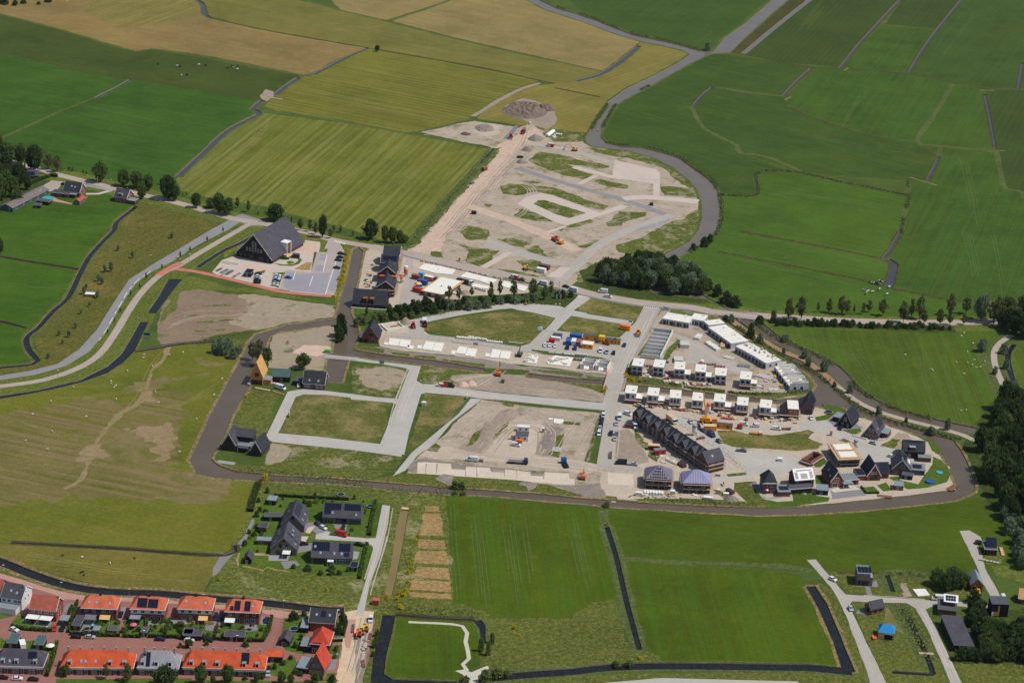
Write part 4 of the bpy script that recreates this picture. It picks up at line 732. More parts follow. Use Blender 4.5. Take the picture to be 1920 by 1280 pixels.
def tree(s,kind,hpx,wpx,label,group=None,name=None,pos=None):
 if pos is None: p = P1(s); h = metres(s,hpx)/CP; w = metres(s,wpx)/2
 else: p,h,w = pos,hpx,wpx
 NTREE[0] += 1; i = NTREE[0]; cm,tm = TREES[kind][i % len(TREES[kind])]
 bush = kind.startswith('bush'); nm = name or ('shrub' if bush else 'tree')
 r = thing(nm,label,'shrub' if bush else 'tree',p,i*2.4,group); r.scale = (w,w,h)
 link('crown',cm,r)
 t = link('trunk',tm,r)
 if not bush: k = max(.5,h*.3/w*.35); t.scale = (min(1.4,.35*h/w*.5 + .4),)*2 + (1,)
 return r
def trees(crop,rows,label,group,kind):
 for x,y,h,w in rows: tree('%s:%g,%g' % (crop,x,y),kind,h,w,label,group)
def inside(pt,poly):
 c = False; n = len(poly)
 for i in range(n):
  (x1,y1),(x2,y2) = poly[i],poly[(i + 1) % n]
  if (y1 > pt[1]) != (y2 > pt[1]) and pt[0] < (x2 - x1)*(pt[1] - y1)/(y2 - y1) + x1: c = not c
 return c
LOOK = dict(dark='dark ',broad='mid-green ',willow='silvery ',open='thin ',bush='green ',bush_dark='dark ',bush_light='bright ',bush_willow='grey-green ')
def wood(s,n,hm,kinds,label,group,seed,mind=3.2,rm=(.3,.42)):
 poly = [(p.x,p.y) for p in GP(s)]; rnd = random.Random(seed); xs = [p[0] for p in poly]; ys = [p[1] for p in poly]; got = []
 for _ in range(n*40):
  if len(got) >= n: break
  q = (rnd.uniform(min(xs),max(xs)),rnd.uniform(min(ys),max(ys)))
  if inside(q,poly) and all((q[0] - g[0])**2 + (q[1] - g[1])**2 > mind**2 for g in got):
   got.append(q); h = rnd.uniform(*hm); k = rnd.choice(kinds); tree(None,k,h,h*rnd.uniform(*rm),('tall ' if h > (hm[0] + hm[1])/2 else 'low ') + LOOK[k] + label,group,pos=Vector((q[0],q[1],0)))
def hedge(s,w,h,label,leafm='leaf_hedge',group=None,dens=5):
 pts = GP(s); rnd = random.Random(len(s)*7 + int(pts[0].x)); o0 = pts[0].copy(); core = MB(); mb = MB()
 for a,b in zip(pts,pts[1:]):
  L = (b - a).length; d = (b - a).normalized(); n = Vector((-d.y,d.x,0)); q = [a + n*w*.42,a - n*w*.42,b - n*w*.42,b + n*w*.42]
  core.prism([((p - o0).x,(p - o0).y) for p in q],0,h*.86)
  for _ in range(int(L*(w + 2*h)*dens)):
   t = rnd.random(); u = rnd.uniform(-1,1); z = h*rnd.uniform(.05,1.04)
   if rnd.random() < .6: u = math.copysign(rnd.uniform(.85,1.12),u)
   else: z = h*rnd.uniform(.85,1.1)
   leaf(mb,a + d*(t*L) + n*(u*w/2) + Vector((0,0,z)) - o0,rnd.uniform(.16,.34),rnd)
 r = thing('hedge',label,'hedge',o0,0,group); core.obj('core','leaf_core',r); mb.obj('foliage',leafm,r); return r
def reeds(name,lines,n_per_m,h,leafm,label,spread=1.4,seed=3):
 rnd = random.Random(seed); mb = MB()
 for s in lines:
  pts = smooth(GP(s),step=4) if s.count(',') > 2 else GP(s)
  for a,b in zip(pts,pts[1:]):
   L = (b - a).length; d = (b - a).normalized() if L > 0 else Vector((1,0,0)); nn = Vector((-d.y,d.x,0))
   for _ in range(int(L*n_per_m + rnd.random())):
    p = a + d*rnd.random()*L + nn*rnd.gauss(0,spread*.5)
    if noise.noise(Vector((p.x*.06,p.y*.06,1.3))) < -.3: continue
    an = rnd.random()*3.14; u = Vector((math.cos(an),math.sin(an),0))*rnd.uniform(.25,.55); hh = h*rnd.uniform(.5,1.15); lean = Vector((rnd.gauss(0,.25),rnd.gauss(0,.25),0))
    mb.add([p - u,p + u,p + u*.7 + lean + Vector((0,0,hh)),p - u*.7 + lean + Vector((0,0,hh*.9))],[(0,1,2,3)])
 o = mb.obj(name,leafm); o['kind'] = 'stuff'; o['label'] = label; o['category'] = 'reeds'; return o
g = 'roadside trees along the old lane'; lb = 'broad-crowned tree on the verge of the lane beside the striped hay field'
trees('A',[(562,1015,100,85),(690,1040,85,70),(762,1050,85,80),(830,1062,78,65),(792,1112,80,55),(1095,1160,75,60),(1180,1160,50,70),(1225,1190,100,80),(1270,1200,85,80)],lb,g,'broad')
trees('A',[(270,945,80,65),(320,960,85,60),(122,890,90,50),(1325,1160,55,40),(1385,1185,62,32)],'thin open-crowned tree on the lane verge by the farm','thin trees by the lane','open')
tree('A:940,1112','dark',120,98,'large dark tree at the end of the ditch where it meets the lane'); tree('A:975,1120','dark',72,60,'lower tree leaning against the large dark tree by the ditch end')
tree('A:1535,1230','dark',82,104,'wide dark tree behind the road junction by the big hall')
trees('A',[(385,955,24,18),(405,958,24,18),(465,975,28,14),(482,980,28,14),(1440,1200,22,12),(1040,1095,24,12),(1020,1100,24,10)],'slim young tree planted on the lane verge','young verge trees','open')
trees('H',[(675,150,62,28),(765,222,112,78),(860,236,118,50),(912,262,112,62),(1066,302,92,62),(1100,235,64,40),(1165,244,64,46),(1290,282,52,30),(635,120,40,22)],'feathery street tree between the lane and the hall grounds','street trees by the hall','open')
tree('H:987,294','dark',196,92,'tall dark tree with a narrow crown by the hall car park entrance'); tree('H:1466,312','dark',178,158,'large round dark tree standing alone at the edge of the striped field')
trees('H',[(1610,345,150,84),(1685,352,145,100),(1755,345,110,80),(1805,345,70,80)],'leafy tree behind the roofs of the unfinished terrace','trees behind the terrace','broad')
wood('0:-60,300 30,285 58,300 40,330 60,345 45,385 0,392 -60,400',26,(9,15),['dark','dark','broad'],'tree in the wood beside the farm bungalow','farm wood',3)
tree('A:190,955','dark',130,98,'tall dark tree at the lane bend in front of the farm wood')
trees('A',[(28,24,30,50),(85,30,26,40),(270,12,26,44),(-10,20,40,50),(130,20,20,40),(215,25,14,30)],'dark bank-side tree by the far canal','trees by the far canal','bush_dark')
tree('B:200,288','dark',30,30,'small lone bush-like tree at the corner of two hay fields'); tree('C:138,282','bush_willow',40,38,'lone grey bush on the river bank by the channel fork')
wood('0:1124,532 1136,512 1170,500 1228,500 1285,510 1322,543 1322,558 1230,549 1150,537',84,(7.5,11.5),['dark','dark','broad','willow'],'dense tree in the grove between the river and the road','grove by the road',11,2.6,(.32,.46))
trees('E',[(120,95,50,50),(60,112,30,40),(140,335,55,64),(192,372,58,64),(242,412,62,74),(292,432,55,72),(150,70,40,36)],'round bush on the river bank by the road bridge','bushes by the bridge','bush_dark')
trees('E',[(590,502,112,72),(660,502,118,78),(505,512,60,42),(815,466,76,48),(885,476,98,62),(916,476,78,52),(1038,462,62,42),(1115,482,84,66),(1230,522,112,72),(1275,492,98,46),(1320,502,118,68),(1345,532,82,52),(1435,532,84,62),(1490,482,112,62),(1580,472,88,62)],'leafy tree lining the road beyond the bridge','trees lining the eastern road','open')
trees('E',[(755,462,55,20),(955,472,48,18),(1005,472,62,26),(1490,532,72,42),(1570,532,52,42)],'slim young tree beside the eastern road','young trees by the eastern road','open')
tree('E:1665,512','willow',132,90,'silvery full-crowned tree at the bend of the eastern road')
wood('E:1700,520 1905,470 2050,480 2050,640 1880,620 1760,600',18,(9,14),['open','dark','broad'],'tree in the clump where the eastern road leaves the fields','eastern road clump',5,4)
trees('E',[(270,517,40,42),(432,632,48,42),(682,717,44,46),(702,757,46,42),(790,792,66,52),(932,912,46,42),(1092,1032,46,40),(1475,1117,62,40),(1790,692,50,50),(1805,777,46,44),(1742,807,40,34),(1852,907,62,56),(1670,682,66,62),(572,622,34,52),(1386,1142,40,56)],'round grey-green pollard willow beside the waterside footpath','pollard willows on the dyke','bush_willow')
trees('E',[(380,602,72,52),(430,524,40,55),(505,520,30,40),(240,505,26,36)],'dark shrubby tree at the bridge end of the dyke path','shrubs at the bridge end','bush_dark')
trees('E',[(562,690,28,24),(846,876,26,22),(1246,1076,26,22)],'small round bush beside the dyke path','small dyke bushes','bush')
wood('0:1835,850 1858,800 1885,765 1950,750 1990,1000 1915,1005 1893,975 1870,935 1850,900',60,(9,15),['dark','dark','broad'],'tree in the eastern wood beyond the canal','eastern wood',21,4)
wood('0:1868,930 1884,955 1905,985 1925,1025 1930,1085 1912,1060 1900,1020 1880,980',14,(5,8),['bush_willow','willow'],'willow along the edge of the eastern wood','willows edging the wood',22,3,(.4,.55))
wood('U:1400,700 1470,620 1530,660 1560,800 1610,880 1760,880 1877,800 2000,760 2000,1100 1877,1120 1500,1115 1350,1115 1340,1090 1540,1080 1450,850',62,(4,7),['dark','bush_dark','broad'],'dense tree in the thicket behind the long grey shed roof','thicket by the shed',31,2.6,(.4,.55))
wood('U:1170,500 1230,450 1330,440 1400,510 1390,590 1240,595',7,(5,8),['dark','broad'],'tree in the clump above the white van','clump above the van',33,3,(.42,.55))
trees('I',[(540,795,95,92),(580,800,70,80),(740,805,92,92),(830,795,78,84),(922,785,86,92),(1060,745,64,74),(1210,738,72,92),(1312,728,80,92),(1402,712,72,92)],'rounded grey-green willow bush in the hedgerow by the diagonal street','willow bushes in the hedgerow','bush_willow')
trees('I',[(540,705,132,84),(640,712,125,74),(770,672,92,62),(960,705,172,84),(1050,668,152,72),(1190,690,182,96),(1390,668,165,132),(1500,700,125,112),(1560,664,145,62)],'loose-crowned tree in the hedgerow behind the building slabs','hedgerow trees','open')
trees('I',[(60,865,92,96),(140,850,92,96),(232,835,112,106),(342,812,112,106),(432,792,112,96),(302,765,92,84),(182,790,84,84),(100,812,70,80),(490,790,90,80),(640,800,80,80),(1680,685,72,76),(1762,676,54,64),(1620,690,60,60),(-40,880,90,90),(20,830,70,80),(400,840,70,80),(690,740,70,70),(860,730,60,70),(1000,720,60,70),(1130,720,60,70)],'dark leafy bush in the thick of the hedgerow','hedgerow bushes','bush_dark')
trees('J',[(372,122,115,64),(482,112,100,64),(146,106,62,36)],'upright tree in the hedgerow above the red gabled house','trees above the gabled house','broad')
trees('J',[(40,215,64,84),(120,205,64,84),(222,192,74,92),(332,172,74,92),(432,162,64,84),(520,150,60,80),(600,140,60,80),(80,180,60,70),(280,150,60,80)],'low bush on the bank above the red gabled house','bank bushes','bush_reed')
trees('H',[(1140,1290,150,84),(1192,1275,190,92),(1170,1185,125,92),(1160,1330,130,90)],'dense upright tree in the dark row standing over the canal fork','dark row by the canal fork','column')
tree('O:998,275','light' if False else 'broad',142,152,'round-crowned tree on bare ground behind the dark carport'); tree('O:560,235','open',235,165,'tall loose tree on the canal bank behind the timber house'); tree('O:650,232','open',172,130,'lower loose tree beside the timber house'); tree('O:500,180','open',165,125,'loose tree leaning over the canal behind the timber house')
trees('D',[(1205,690,60,60),(1250,700,74,70),(1300,720,60,56),(1275,660,50,60),(1330,690,40,50),(1225,650,40,50)],'scrubby willow bush in the rough corner by the canal junction','scrub by the junction','bush_willow')
trees('D',[(585,240,42,22),(620,236,52,32),(550,290,36,26),(570,306,38,28),(545,382,38,26),(470,362,42,26),(482,335,30,20),(385,602,38,24),(330,592,30,20),(452,472,26,18),(422,552,30,20),(500,430,26,18),(740,160,36,20),(660,120,30,22),(960,50,30,24),(270,720,26,24),(350,640,24,18)],'sapling growing on the rough grass slope','saplings on the slope','willow')
trees('D',[(817,280,38,18),(1006,162,38,16),(1156,72,34,14),(672,462,28,18),(730,372,30,18),(600,582,28,16),(640,520,26,14),(780,330,28,16),(905,225,30,14),(1060,125,30,14),(1245,18,30,12)],'young tree planted between the curved road and the cycle path','young trees by the curved road','open')
tree('D:-5,140','dark',84,60,'dark tree at the end of the small ditch in the green pasture')
trees('S',[(650,1205,104,116),(1890,925,84,84)],'bright green garden tree at the corner of the orange terrace','garden trees','broad')
trees('S',[(1060,1235,150,96),(1280,1265,185,145)],'olive street tree in front of the orange terrace','street trees before the terrace','open'); tree('S:1650,1310','dark',190,245,'big dark tree in front of the pale grey terrace')
trees('T',[(230,1195,175,125),(480,1195,175,125),(750,1165,84,74),(972,1185,112,84),(1062,1190,92,64),(1282,1180,104,92),(340,1195,84,54),(1210,1190,40,60)],'street tree in front of the long orange terrace','street trees before the long terrace','broad')
trees('T',[(1530,645,115,64),(1500,725,84,84),(1445,1165,60,84),(112,845,64,64),(1062,605,64,64),(1110,590,60,60)],'dark garden tree beside the black-roofed house','trees by the black-roofed house','bush_dark')
trees('T',[(1482,880,50,56),(1466,948,50,56)],'clipped round green tree in the front garden on the sandy street','clipped garden trees','bush_light')
trees('T',[(860,1065,50,54),(912,1045,44,50),(640,1150,40,60),(800,1140,40,50),(1110,1090,50,70),(1150,1110,40,60),(1340,1150,50,50),(280,830,40,50),(40,850,40,50),(640,840,46,70),(1000,740,40,40),(1100,850,50,60),(1160,780,50,60),(1080,560,50,60),(1180,560,50,60),(1020,840,40,50),(990,1010,40,60),(1060,960,40,50)],'leafy garden shrub behind the village houses','village garden shrubs','bush')
trees('Q',[(500,165,54,44),(430,335,44,54),(400,385,54,54),(1300,225,44,32),(940,200,40,30),(380,560,40,60),(290,650,50,60),(330,540,40,40),(420,250,40,40),(870,880,50,90),(1090,880,60,70),(1090,920,50,70),(1160,920,40,60),(990,920,40,60),(840,260,40,50),(890,290,40,50),(740,860,40,50),(1240,890,40,40),(960,240,30,40)],'garden shrub around the grey-roofed houses','shrubs around the grey houses','bush')
trees('Q',[(480,50,60,70),(460,40,40,50),(840,1060,26,34),(1048,1066,26,36),(1730,1232,40,60),(640,1020,20,26),(50,970,26,30)],'clump of yellow flowering weeds on the rough ground','yellow weed clumps','bush_yellow')
trees('V',[(640,45,40,60),(680,48,36,60),(640,88,22,50),(690,90,22,50),(1580,165,26,60)],'clump of tall reeds at the canal edge','canal reed clumps','bush_reed')
trees('V',[(155,965,40,40),(140,1035,44,44),(150,1000,30,36),(130,1090,30,30)],'round shrub between the sandy street and the moat','shrubs by the moat','bush')
trees('V',[(700,1275,60,80),(830,1250,70,90),(900,1215,44,90),(870,1010,60,40),(800,1060,80,40),(845,1085,80,40),(960,1210,30,60),(1640,1150,30,70),(1720,1150,30,60)],'tall green reed clump beside the moat and ditch','reed clumps by the moat','bush_reed')
trees('V',[(1010,920,24,32),(1035,965,20,26),(1585,280,26,22),(305,800,24,46),(330,690,26,40),(350,640,22,30),(355,520,26,30),(350,580,24,30),(325,720,24,40),(375,550,20,26),(300,710,26,40),(280,740,24,36),(220,730,22,30),(1790,1110,18,40),(395,380,20,30),(410,350,18,26)],'yellow flowering weed clump beside the straw plots','yellow weeds by the straw plots','bush_yellow')
trees('H',[(1222,470,40,50),(1215,530,44,54),(1205,590,40,54),(1200,640,40,50),(1190,700,44,54),(1175,745,50,60),(1160,780,44,56),(1230,440,36,44),(1150,720,40,40)],'yellow flowering weeds between the car park and the canal','yellow weeds by the car park','bush_yellow')
trees('K',[(1250,945,36,44),(1280,965,30,50),(1240,920,30,30),(1310,980,30,60),(1390,985,30,60),(1030,1090,44,54),(1045,1060,36,40),(245,222,24,40)],'yellow flowering weed clump by the street bridge','yellow weeds by the street bridge','bush_yellow')
trees('O',[(850,20,30,40),(330,170,44,50),(300,150,30,40),(430,560,26,50)],'pale yellow weed clump on the canal bank','weeds on the canal bank','bush_yellow')
wood('S:700,640 1920,660 1920,820 700,800',46,(.8,2.2),['bush','bush_light','bush_dark'],'shrub in the back gardens of the orange-roofed pairs','back garden shrubs',41,1.6,(.5,.9))
wood('T:0,640 860,660 820,790 0,780',26,(.8,2.2),['bush','bush_light'],'shrub in the gardens by the long dark sheds','garden shrubs by the sheds',42,1.6,(.5,.9))
wood('Q:350,480 480,200 1480,250 1440,560 1300,570 900,470 640,300 500,400 420,700 260,840',40,(.7,2.2),['bush','bush_light','bush_dark'],'shrub or flower clump round the grey-roofed houses','small garden clumps',43,2,(.5,.9))
wood('E:520,520 1490,548 1490,562 520,538',60,(2,3.6),['bush_dark','bush'],'bush in the hedgerow on the field side of the eastern road','eastern road hedgerow',44,1.8,(.45,.7))
for s,w,h,l in (('f:340,375 450,320 620,262 690,270',1.6,2.4,'long bright green hedge between the farm bungalow and the shed'),('S:110,720 260,750 510,765',1.2,1.5,'clipped hedge along the brick street below the red-brown house'),('S:700,795 935,800',1.1,1.5,'clipped hedge closing the garden with the grey sail awning'),('S:1005,812 1200,815',1.1,1.5,'clipped hedge below the tan awning garden'),
    ('S:1225,820 1405,825',1.1,1.5,'clipped hedge in front of the garden with the pink parasol'),('S:1480,822 1830,830',1.1,1.5,'long clipped hedge on the brick street beside the dark shed'),('T:10,770 60,775',1.0,1.4,'short clipped hedge beside the twin garden sheds'),('T:250,775 420,785',1.1,1.4,'clipped hedge between the two long dark sheds'),('T:655,795 800,800 860,700 885,575',1.2,1.6,'curved clipped hedge round the corner garden'),
    ('S:470,1215 545,1000 570,885',1.3,1.9,'tall hedge along the side of the slate terrace'),('S:1435,800 1465,700 1470,640',1.0,1.6,'hedge dividing the two gardens by the grey pergola'),('S:1650,800 1700,650',1.0,1.6,'hedge dividing the lawns below the white-fronted pair'),('S:685,780 740,600 775,470',1.0,1.6,'narrow hedge along the brick footpath'),
    ('T:130,700 155,640',.9,1.4,'short hedge between lawns of the orange-roofed pair'),('T:355,760 385,650',.9,1.4,'short hedge beside the stepping path'),('T:1540,745 1575,640 1560,570',1.0,1.5,'dark hedge round the front garden on the sandy street'),('T:1445,800 1540,795',.9,1.2,'low hedge across the front garden of the red-roofed house'),('Q:1440,560 1500,250',1.6,1.6,'hedge along the verge of the new concrete street'),('Q:1350,960 1420,640',1.4,1.5,'hedge beside the street below the turning'),
    ('N:930,1030 985,1095 1110,1092',.8,1.0,'low hedge round the square lawn by the canal'),('Q:340,340 370,220 420,80',3.0,1.6,'strip of tall yellow-green growth along the pasture edge'),('S:640,740 720,520',.9,1.5,'narrow hedge beside the dark garage'),('Q:560,195 900,215 1250,232',1.2,1.3,'dark hedge at the back of the grey-roofed gardens')):
 hedge(s,w,h,l,'leaf_dark' if 'dark' in l else 'leaf_hedge')
reeds('reeds',['0:1138,266 1164,272 1206,275 1244,284 1277,296 1309,319 1335,338 1347,360 1353,389 1351,418 1343,437 1324,458 1292,474','0:1128,242 1141,219 1157,193 1189,175 1218,161','0:1104,251 1124,217 1144,190','0:1043,13 1080,23 1120,37 1184,62 1238,74 1280,84 1314,94','0:1421,609 1455,632 1512,657 1559,680 1599,720 1640,748 1690,770 1750,786','E:300,540 450,640 600,730 740,800 860,890 960,975 1080,1040 1260,1095 1400,1135 1560,1175','L:200,780 420,800 600,830','L:620,840 1000,880','L:1030,890 1300,905 1600,890 1800,870','C:215,1090 410,1087 420,965 630,962 900,1020 1250,1090','C:1255,1015 1262,1100 1240,1180 E:1220,10'],6,1.1,'leaf_reed','green reeds standing along the river and canal banks')
reeds('bank_growth',['0:925,280 905,303 838,378 772,452','0:480,905 560,900 640,904 760,920 840,926','0:440,880 600,893 760,905 900,915','D:1020,640 1200,608 1400,575','I:200,890 600,810 1100,750 1500,740','U:860,660 950,800 1060,1000 1130,1120','U:900,670 980,800 1090,1000','U:720,400 1000,408 1250,432 1450,442','V:180,790 400,805 620,815 800,850','M:200,1130 600,1150 1100,1175','M:560,1160 1000,1190 1500,1215'],4.5,.5,'leaf_reed','rough tall growth on the ditch banks',2.6,9)
# ================================================================ buildings
WCACHE = {}
def window_mesh(w,h,frame,div):
 k = (round(w,2),round(h,2),frame,div)
 if k not in WCACHE:
  fr = MB(); t = min(.09,w*.12); fr.box(-w/2,w/2,-.05,.02,0,t); fr.box(-w/2,w/2,-.05,.02,h - t,h); fr.box(-w/2,-w/2 + t,-.05,.02,t,h - t); fr.box(w/2 - t,w/2,-.05,.02,t,h - t)
  if div: fr.box(-t*.4,t*.4,-.05,.02,t,h - t)
  WCACHE[k] = (fr.mesh('window',frame),MB().box(-w/2 + t,w/2 - t,-.02,.02,t,h - t).mesh('pane','glass'))
 return WCACHE[k]
class Bld:
 def __init__(s,name,label,cat,a,b=None,W=None,D=9.0,c=None,group=None,rz=None):
  A = P1(a)
  if rz is None: B = P1(b); s.rz = math.atan2(B.y - A.y,B.x - A.x); s.W = W or (B - A).length
  else: s.rz = rz; s.W = W
  s.A = A
  if c: q = P1(c) - A; s.D = max(2.0,-math.sin(s.rz)*q.x + math.cos(s.rz)*q.y)
  else: s.D = D
  s.r = thing(name,label,cat,A,s.rz,group)
 def part(s,name,mat,fn,parent=None): m = MB(); fn(m); return m.obj(name,mat,parent or s.r)
 def body(s,eave,rise=0,roof='x',wall='brick_brown',roofm='tile_black',ov=.35,t=.2,trim=None,name='wall',hipk=.5):
  W,D = s.W,s.D; s.eave,s.rise,s.roof = eave,rise,roof; m = MB(); r = MB(); tr = MB(); trs = [tr]; up = .04
  if roof == 'x':
   m.extrude([(0,0),(D,0),(D,eave),(D/2,eave + rise),(0,eave)],'x',0,W); k = ov*rise/(D/2)
   r.slab([(-ov,-ov,eave - k + up),(W + ov,-ov,eave - k + up),(W + ov,D/2,eave + rise + up),(-ov,D/2,eave + rise + up)],-t); r.slab([(W + ov,D + ov,eave - k + up),(-ov,D + ov,eave - k + up),(-ov,D/2,eave + rise + up),(W + ov,D/2,eave + rise + up)],-t)
   if trim:
    for x0 in (-ov - .1,W + ov):
     tr = MB(); trs.append(tr); tr.slab([(x0,-ov,eave - k + up + t + .03),(x0 + .1,-ov,eave - k + up + t + .03),(x0 + .1,D/2,eave + rise + up + t + .03),(x0,D/2,eave + rise + up + t + .03)],.38); tr.slab([(x0 + .1,D + ov,eave - k + up + t + .03),(x0,D + ov,eave - k + up + t + .03),(x0,D/2,eave + rise + up + t + .03),(x0 + .1,D/2,eave + rise + up + t + .03)],.38)
    tr = MB(); trs.append(tr); tr.box(-ov,W + ov,-ov - .12,-ov,eave - k - .1,eave - k + .16)
   s.slopes = {'F': ((0,-ov,eave - k + up + t),(W,0,0),(0,D/2 + ov,rise + k)),'B': ((W,D + ov,eave - k + up + t),(-W,0,0),(0,-D/2 - ov,rise + k))}
  elif roof == 'y':
   m.extrude([(0,0),(W,0),(W,eave),(W/2,eave + rise),(0,eave)],'y',0,D); k = ov*rise/(W/2)
   r.slab([(W + ov,-ov,eave - k + up),(W + ov,D + ov,eave - k + up),(W/2,D + ov,eave + rise + up),(W/2,-ov,eave + rise + up)],-t); r.slab([(-ov,D + ov,eave - k + up),(-ov,-ov,eave - k + up),(W/2,-ov,eave + rise + up),(W/2,D + ov,eave + rise + up)],-t)
   if trim:
    for y0 in (-ov - .1,D + ov):
     tr = MB(); trs.append(tr); tr.slab([(W + ov,y0,eave - k + up + t + .03),(W + ov,y0 + .1,eave - k + up + t + .03),(W/2,y0 + .1,eave + rise + up + t + .03),(W/2,y0,eave + rise + up + t + .03)],.38); tr.slab([(-ov,y0 + .1,eave - k + up + t + .03),(-ov,y0,eave - k + up + t + .03),(W/2,y0,eave + rise + up + t + .03),(W/2,y0 + .1,eave + rise + up + t + .03)],.38)
   s.slopes = {'R': ((W + ov,0,eave - k + up + t),(0,D,0),(-W/2 - ov,0,rise + k)),'L': ((-ov,D,eave - k + up + t),(0,-D,0),(W/2 + ov,0,rise + k))}
  elif roof == 'hip':
   m.box(0,W,0,D,0,eave); h = D*hipk; e = eave + up; z = e + rise
   x0,x1,y0,y1 = -ov,W + ov,-ov,D + ov; P = [(x0,y0,e),(x1,y0,e),(x1,y1,e),(x0,y1,e),(h,D/2,z),(W - h,D/2,z)] if W >= D else [(x0,y0,e),(x1,y0,e),(x1,y1,e),(x0,y1,e),(W/2,W*hipk,z),(W/2,D - W*hipk,z)]
   if W >= D: r.add(P,[(0,1,5,4),(1,2,5),(2,3,4,5),(3,0,4),(3,2,1,0)])
   else: r.add(P,[(0,1,4),(1,2,5,4),(2,3,5),(3,0,4,5),(3,2,1,0)])
   if trim: tr.box(x0 - .05,x1 + .05,y0 - .1,y0 + .02,eave - .12,eave + .1); tr.box(x1 - .02,x1 + .1,y0,y1,eave - .12,eave + .1)
   s.slopes = {'F': ((0,y0,e),(W,0,0),(0,D/2 - y0,rise)),'R': ((x1,0,e),(0,D,0),(-(h + ov),0,rise))}
  else:
   m.box(0,W,0,D,0,eave); r.box(-ov,W + ov,-ov,D + ov,eave + .003,eave + t)
   if trim:
    for q in ((-ov - .08,W + ov + .08,-ov - .08,-ov,),(-ov - .08,W + ov + .08,D + ov,D + ov + .08),(-ov - .08,-ov,-ov,D + ov),(W + ov,W + ov + .08,-ov,D + ov)): tr.box(*q,eave - .1,eave + t + .1)
   s.slopes = {'F': ((0,0,eave + t),(W,0,0),(0,D,0))}
  s.wall = m.obj(name,wall,s.r); s.rf = r.obj('roof',roofm,s.r)
  for tr in trs:
   if trim and tr.v: tr.obj('verge_board',trim,s.rf)
  return s
 def wins(s,side,us,z,w,h,frame='trim_white',div=True,door=False,y=0.0):
  for u in us:
   fm,pm = window_mesh(w,h,frame,div)
   o = link('door' if door else 'window',fm,s.r); p = link('pane',pm,o)
   if side == 'f': o.location = (u*s.W,-.03 + y,z)
   elif side == 'b': o.location = (u*s.W,s.D + .03,z); o.rotation_euler = (0,0,math.pi)
   elif side == 'r': o.location = (s.W + .03 + y,u*s.D,z); o.rotation_euler = (0,0,math.pi/2)
   else: o.location = (-.03,u*s.D,z); o.rotation_euler = (0,0,-math.pi/2)
  return s
 def onroof(s,name,mat,sl,u0,v0,u1,v1,t=.08,nx=1,ny=1,gap=.05,trim=None):
  o,U,Vv = [Vector(x) for x in s.slopes[sl]]; n = U.cross(Vv).normalized(); m = MB()
  gu,gv = gap/U.length,gap/Vv.length
  for i in range(nx):
   for j in range(ny):
    a0,a1 = u0 + (u1 - u0)*i/nx,u0 + (u1 - u0)*(i + 1)/nx - (gu if nx > 1 else 0); b0,b1 = v0 + (v1 - v0)*j/ny,v0 + (v1 - v0)*(j + 1)/ny - (gv if ny > 1 else 0)
    m.slab([o + U*a + Vv*b + n*(t + .01) for a,b in ((a0,b0),(a1,b0),(a1,b1),(a0,b1))],t)
  return m.obj(name,mat,s.rf)
 def solar(s,sl,u0,v0,u1,v1,nx=4,ny=2): s.onroof('solar_panel_array','solar',sl,u0,v0,u1,v1,.1,nx,ny,.07); return s
 def sky(s,sl,*uv):
  for u,v in uv:
   o,U,Vv = [Vector(x) for x in s.slopes[sl]]; a,b = .45/U.length,.6/Vv.length
   f = s.onroof('skylight','trim_grey',sl,u - a,v - b,u + a,v + b,.12); f2 = s.onroof('pane','skylight',sl,u - a*.8,v - b*.8,u + a*.8,v + b*.8,.14); f2.parent = f
  return s
 def dormer(s,u,w,z0,h,mat='trim_white',roofm='zinc',y0=None,pitched=False,sl='F',depth=3.0,win=True):
  x = u*s.W; y = .35 if y0 is None else y0; m = MB().box(x - w/2,x + w/2,y,y + depth,z0,z0 + h); d = m.obj('dormer',mat,s.rf); r = MB()
  if pitched: r.slab([(x - w/2 - .15,y - .2,z0 + h - .05),(x,y - .2,z0 + h + w*.4),(x,y + depth,z0 + h + w*.4),(x - w/2 - .15,y + depth,z0 + h - .05)][::-1],.12); r.slab([(x,y - .2,z0 + h + w*.4),(x + w/2 + .15,y - .2,z0 + h - .05),(x + w/2 + .15,y + depth,z0 + h - .05),(x,y + depth,z0 + h + w*.4)][::-1],.12)
  else: r.box(x - w/2 - .15,x + w/2 + .15,y - .2,y + depth,z0 + h + .003,z0 + h + .16)
  r.obj('dormer_roof',roofm,d)
  if win: MB().box(x - w*.34,x + w*.34,y - .04,y + .02,z0 + h*.15,z0 + h*.9).obj('window','glass',d)
  return s
 def chim(s,u,v,h=1.4,mat='brick_dark',w=.6):
  x,y = u*s.W,v*s.D; c = MB().box(x - w/2,x + w/2,y - w/2,y + w/2,s.eave*.8,s.eave + s.rise + h).obj('chimney',mat,s.rf); MB().box(x - w/2 - .06,x + w/2 + .06,y - w/2 - .06,y + w/2 + .06,s.eave + s.rise + h + .003,s.eave + s.rise + h + .12).obj('chimney_cap','conc_grey',c); return s
 def annex(s,x0,x1,y0,y1,h,wall='brick_brown',roofm='roof_felt',name='annex',ov=.15,trim='trim_white',doors=0):
  a = MB().box(x0,x1,y0,y1,0,h).obj(name,wall,s.r); MB().box(x0 - ov,x1 + ov,y0 - ov,y1 + ov,h + .003,h + .18).obj('flat_roof',roofm,a)
  if trim: MB().box(x0 - ov - .06,x1 + ov + .06,y0 - ov - .06,y0 - ov,h - .12,h + .24).obj('fascia',trim,a)
  for i in range(doors):
   xx = x0 + (x1 - x0)*(i + .5)/doors; MB().box(xx - .8,xx + .8,y0 - .05,y0 + .02,.1,2.1).obj('door','glass',a)
  return s
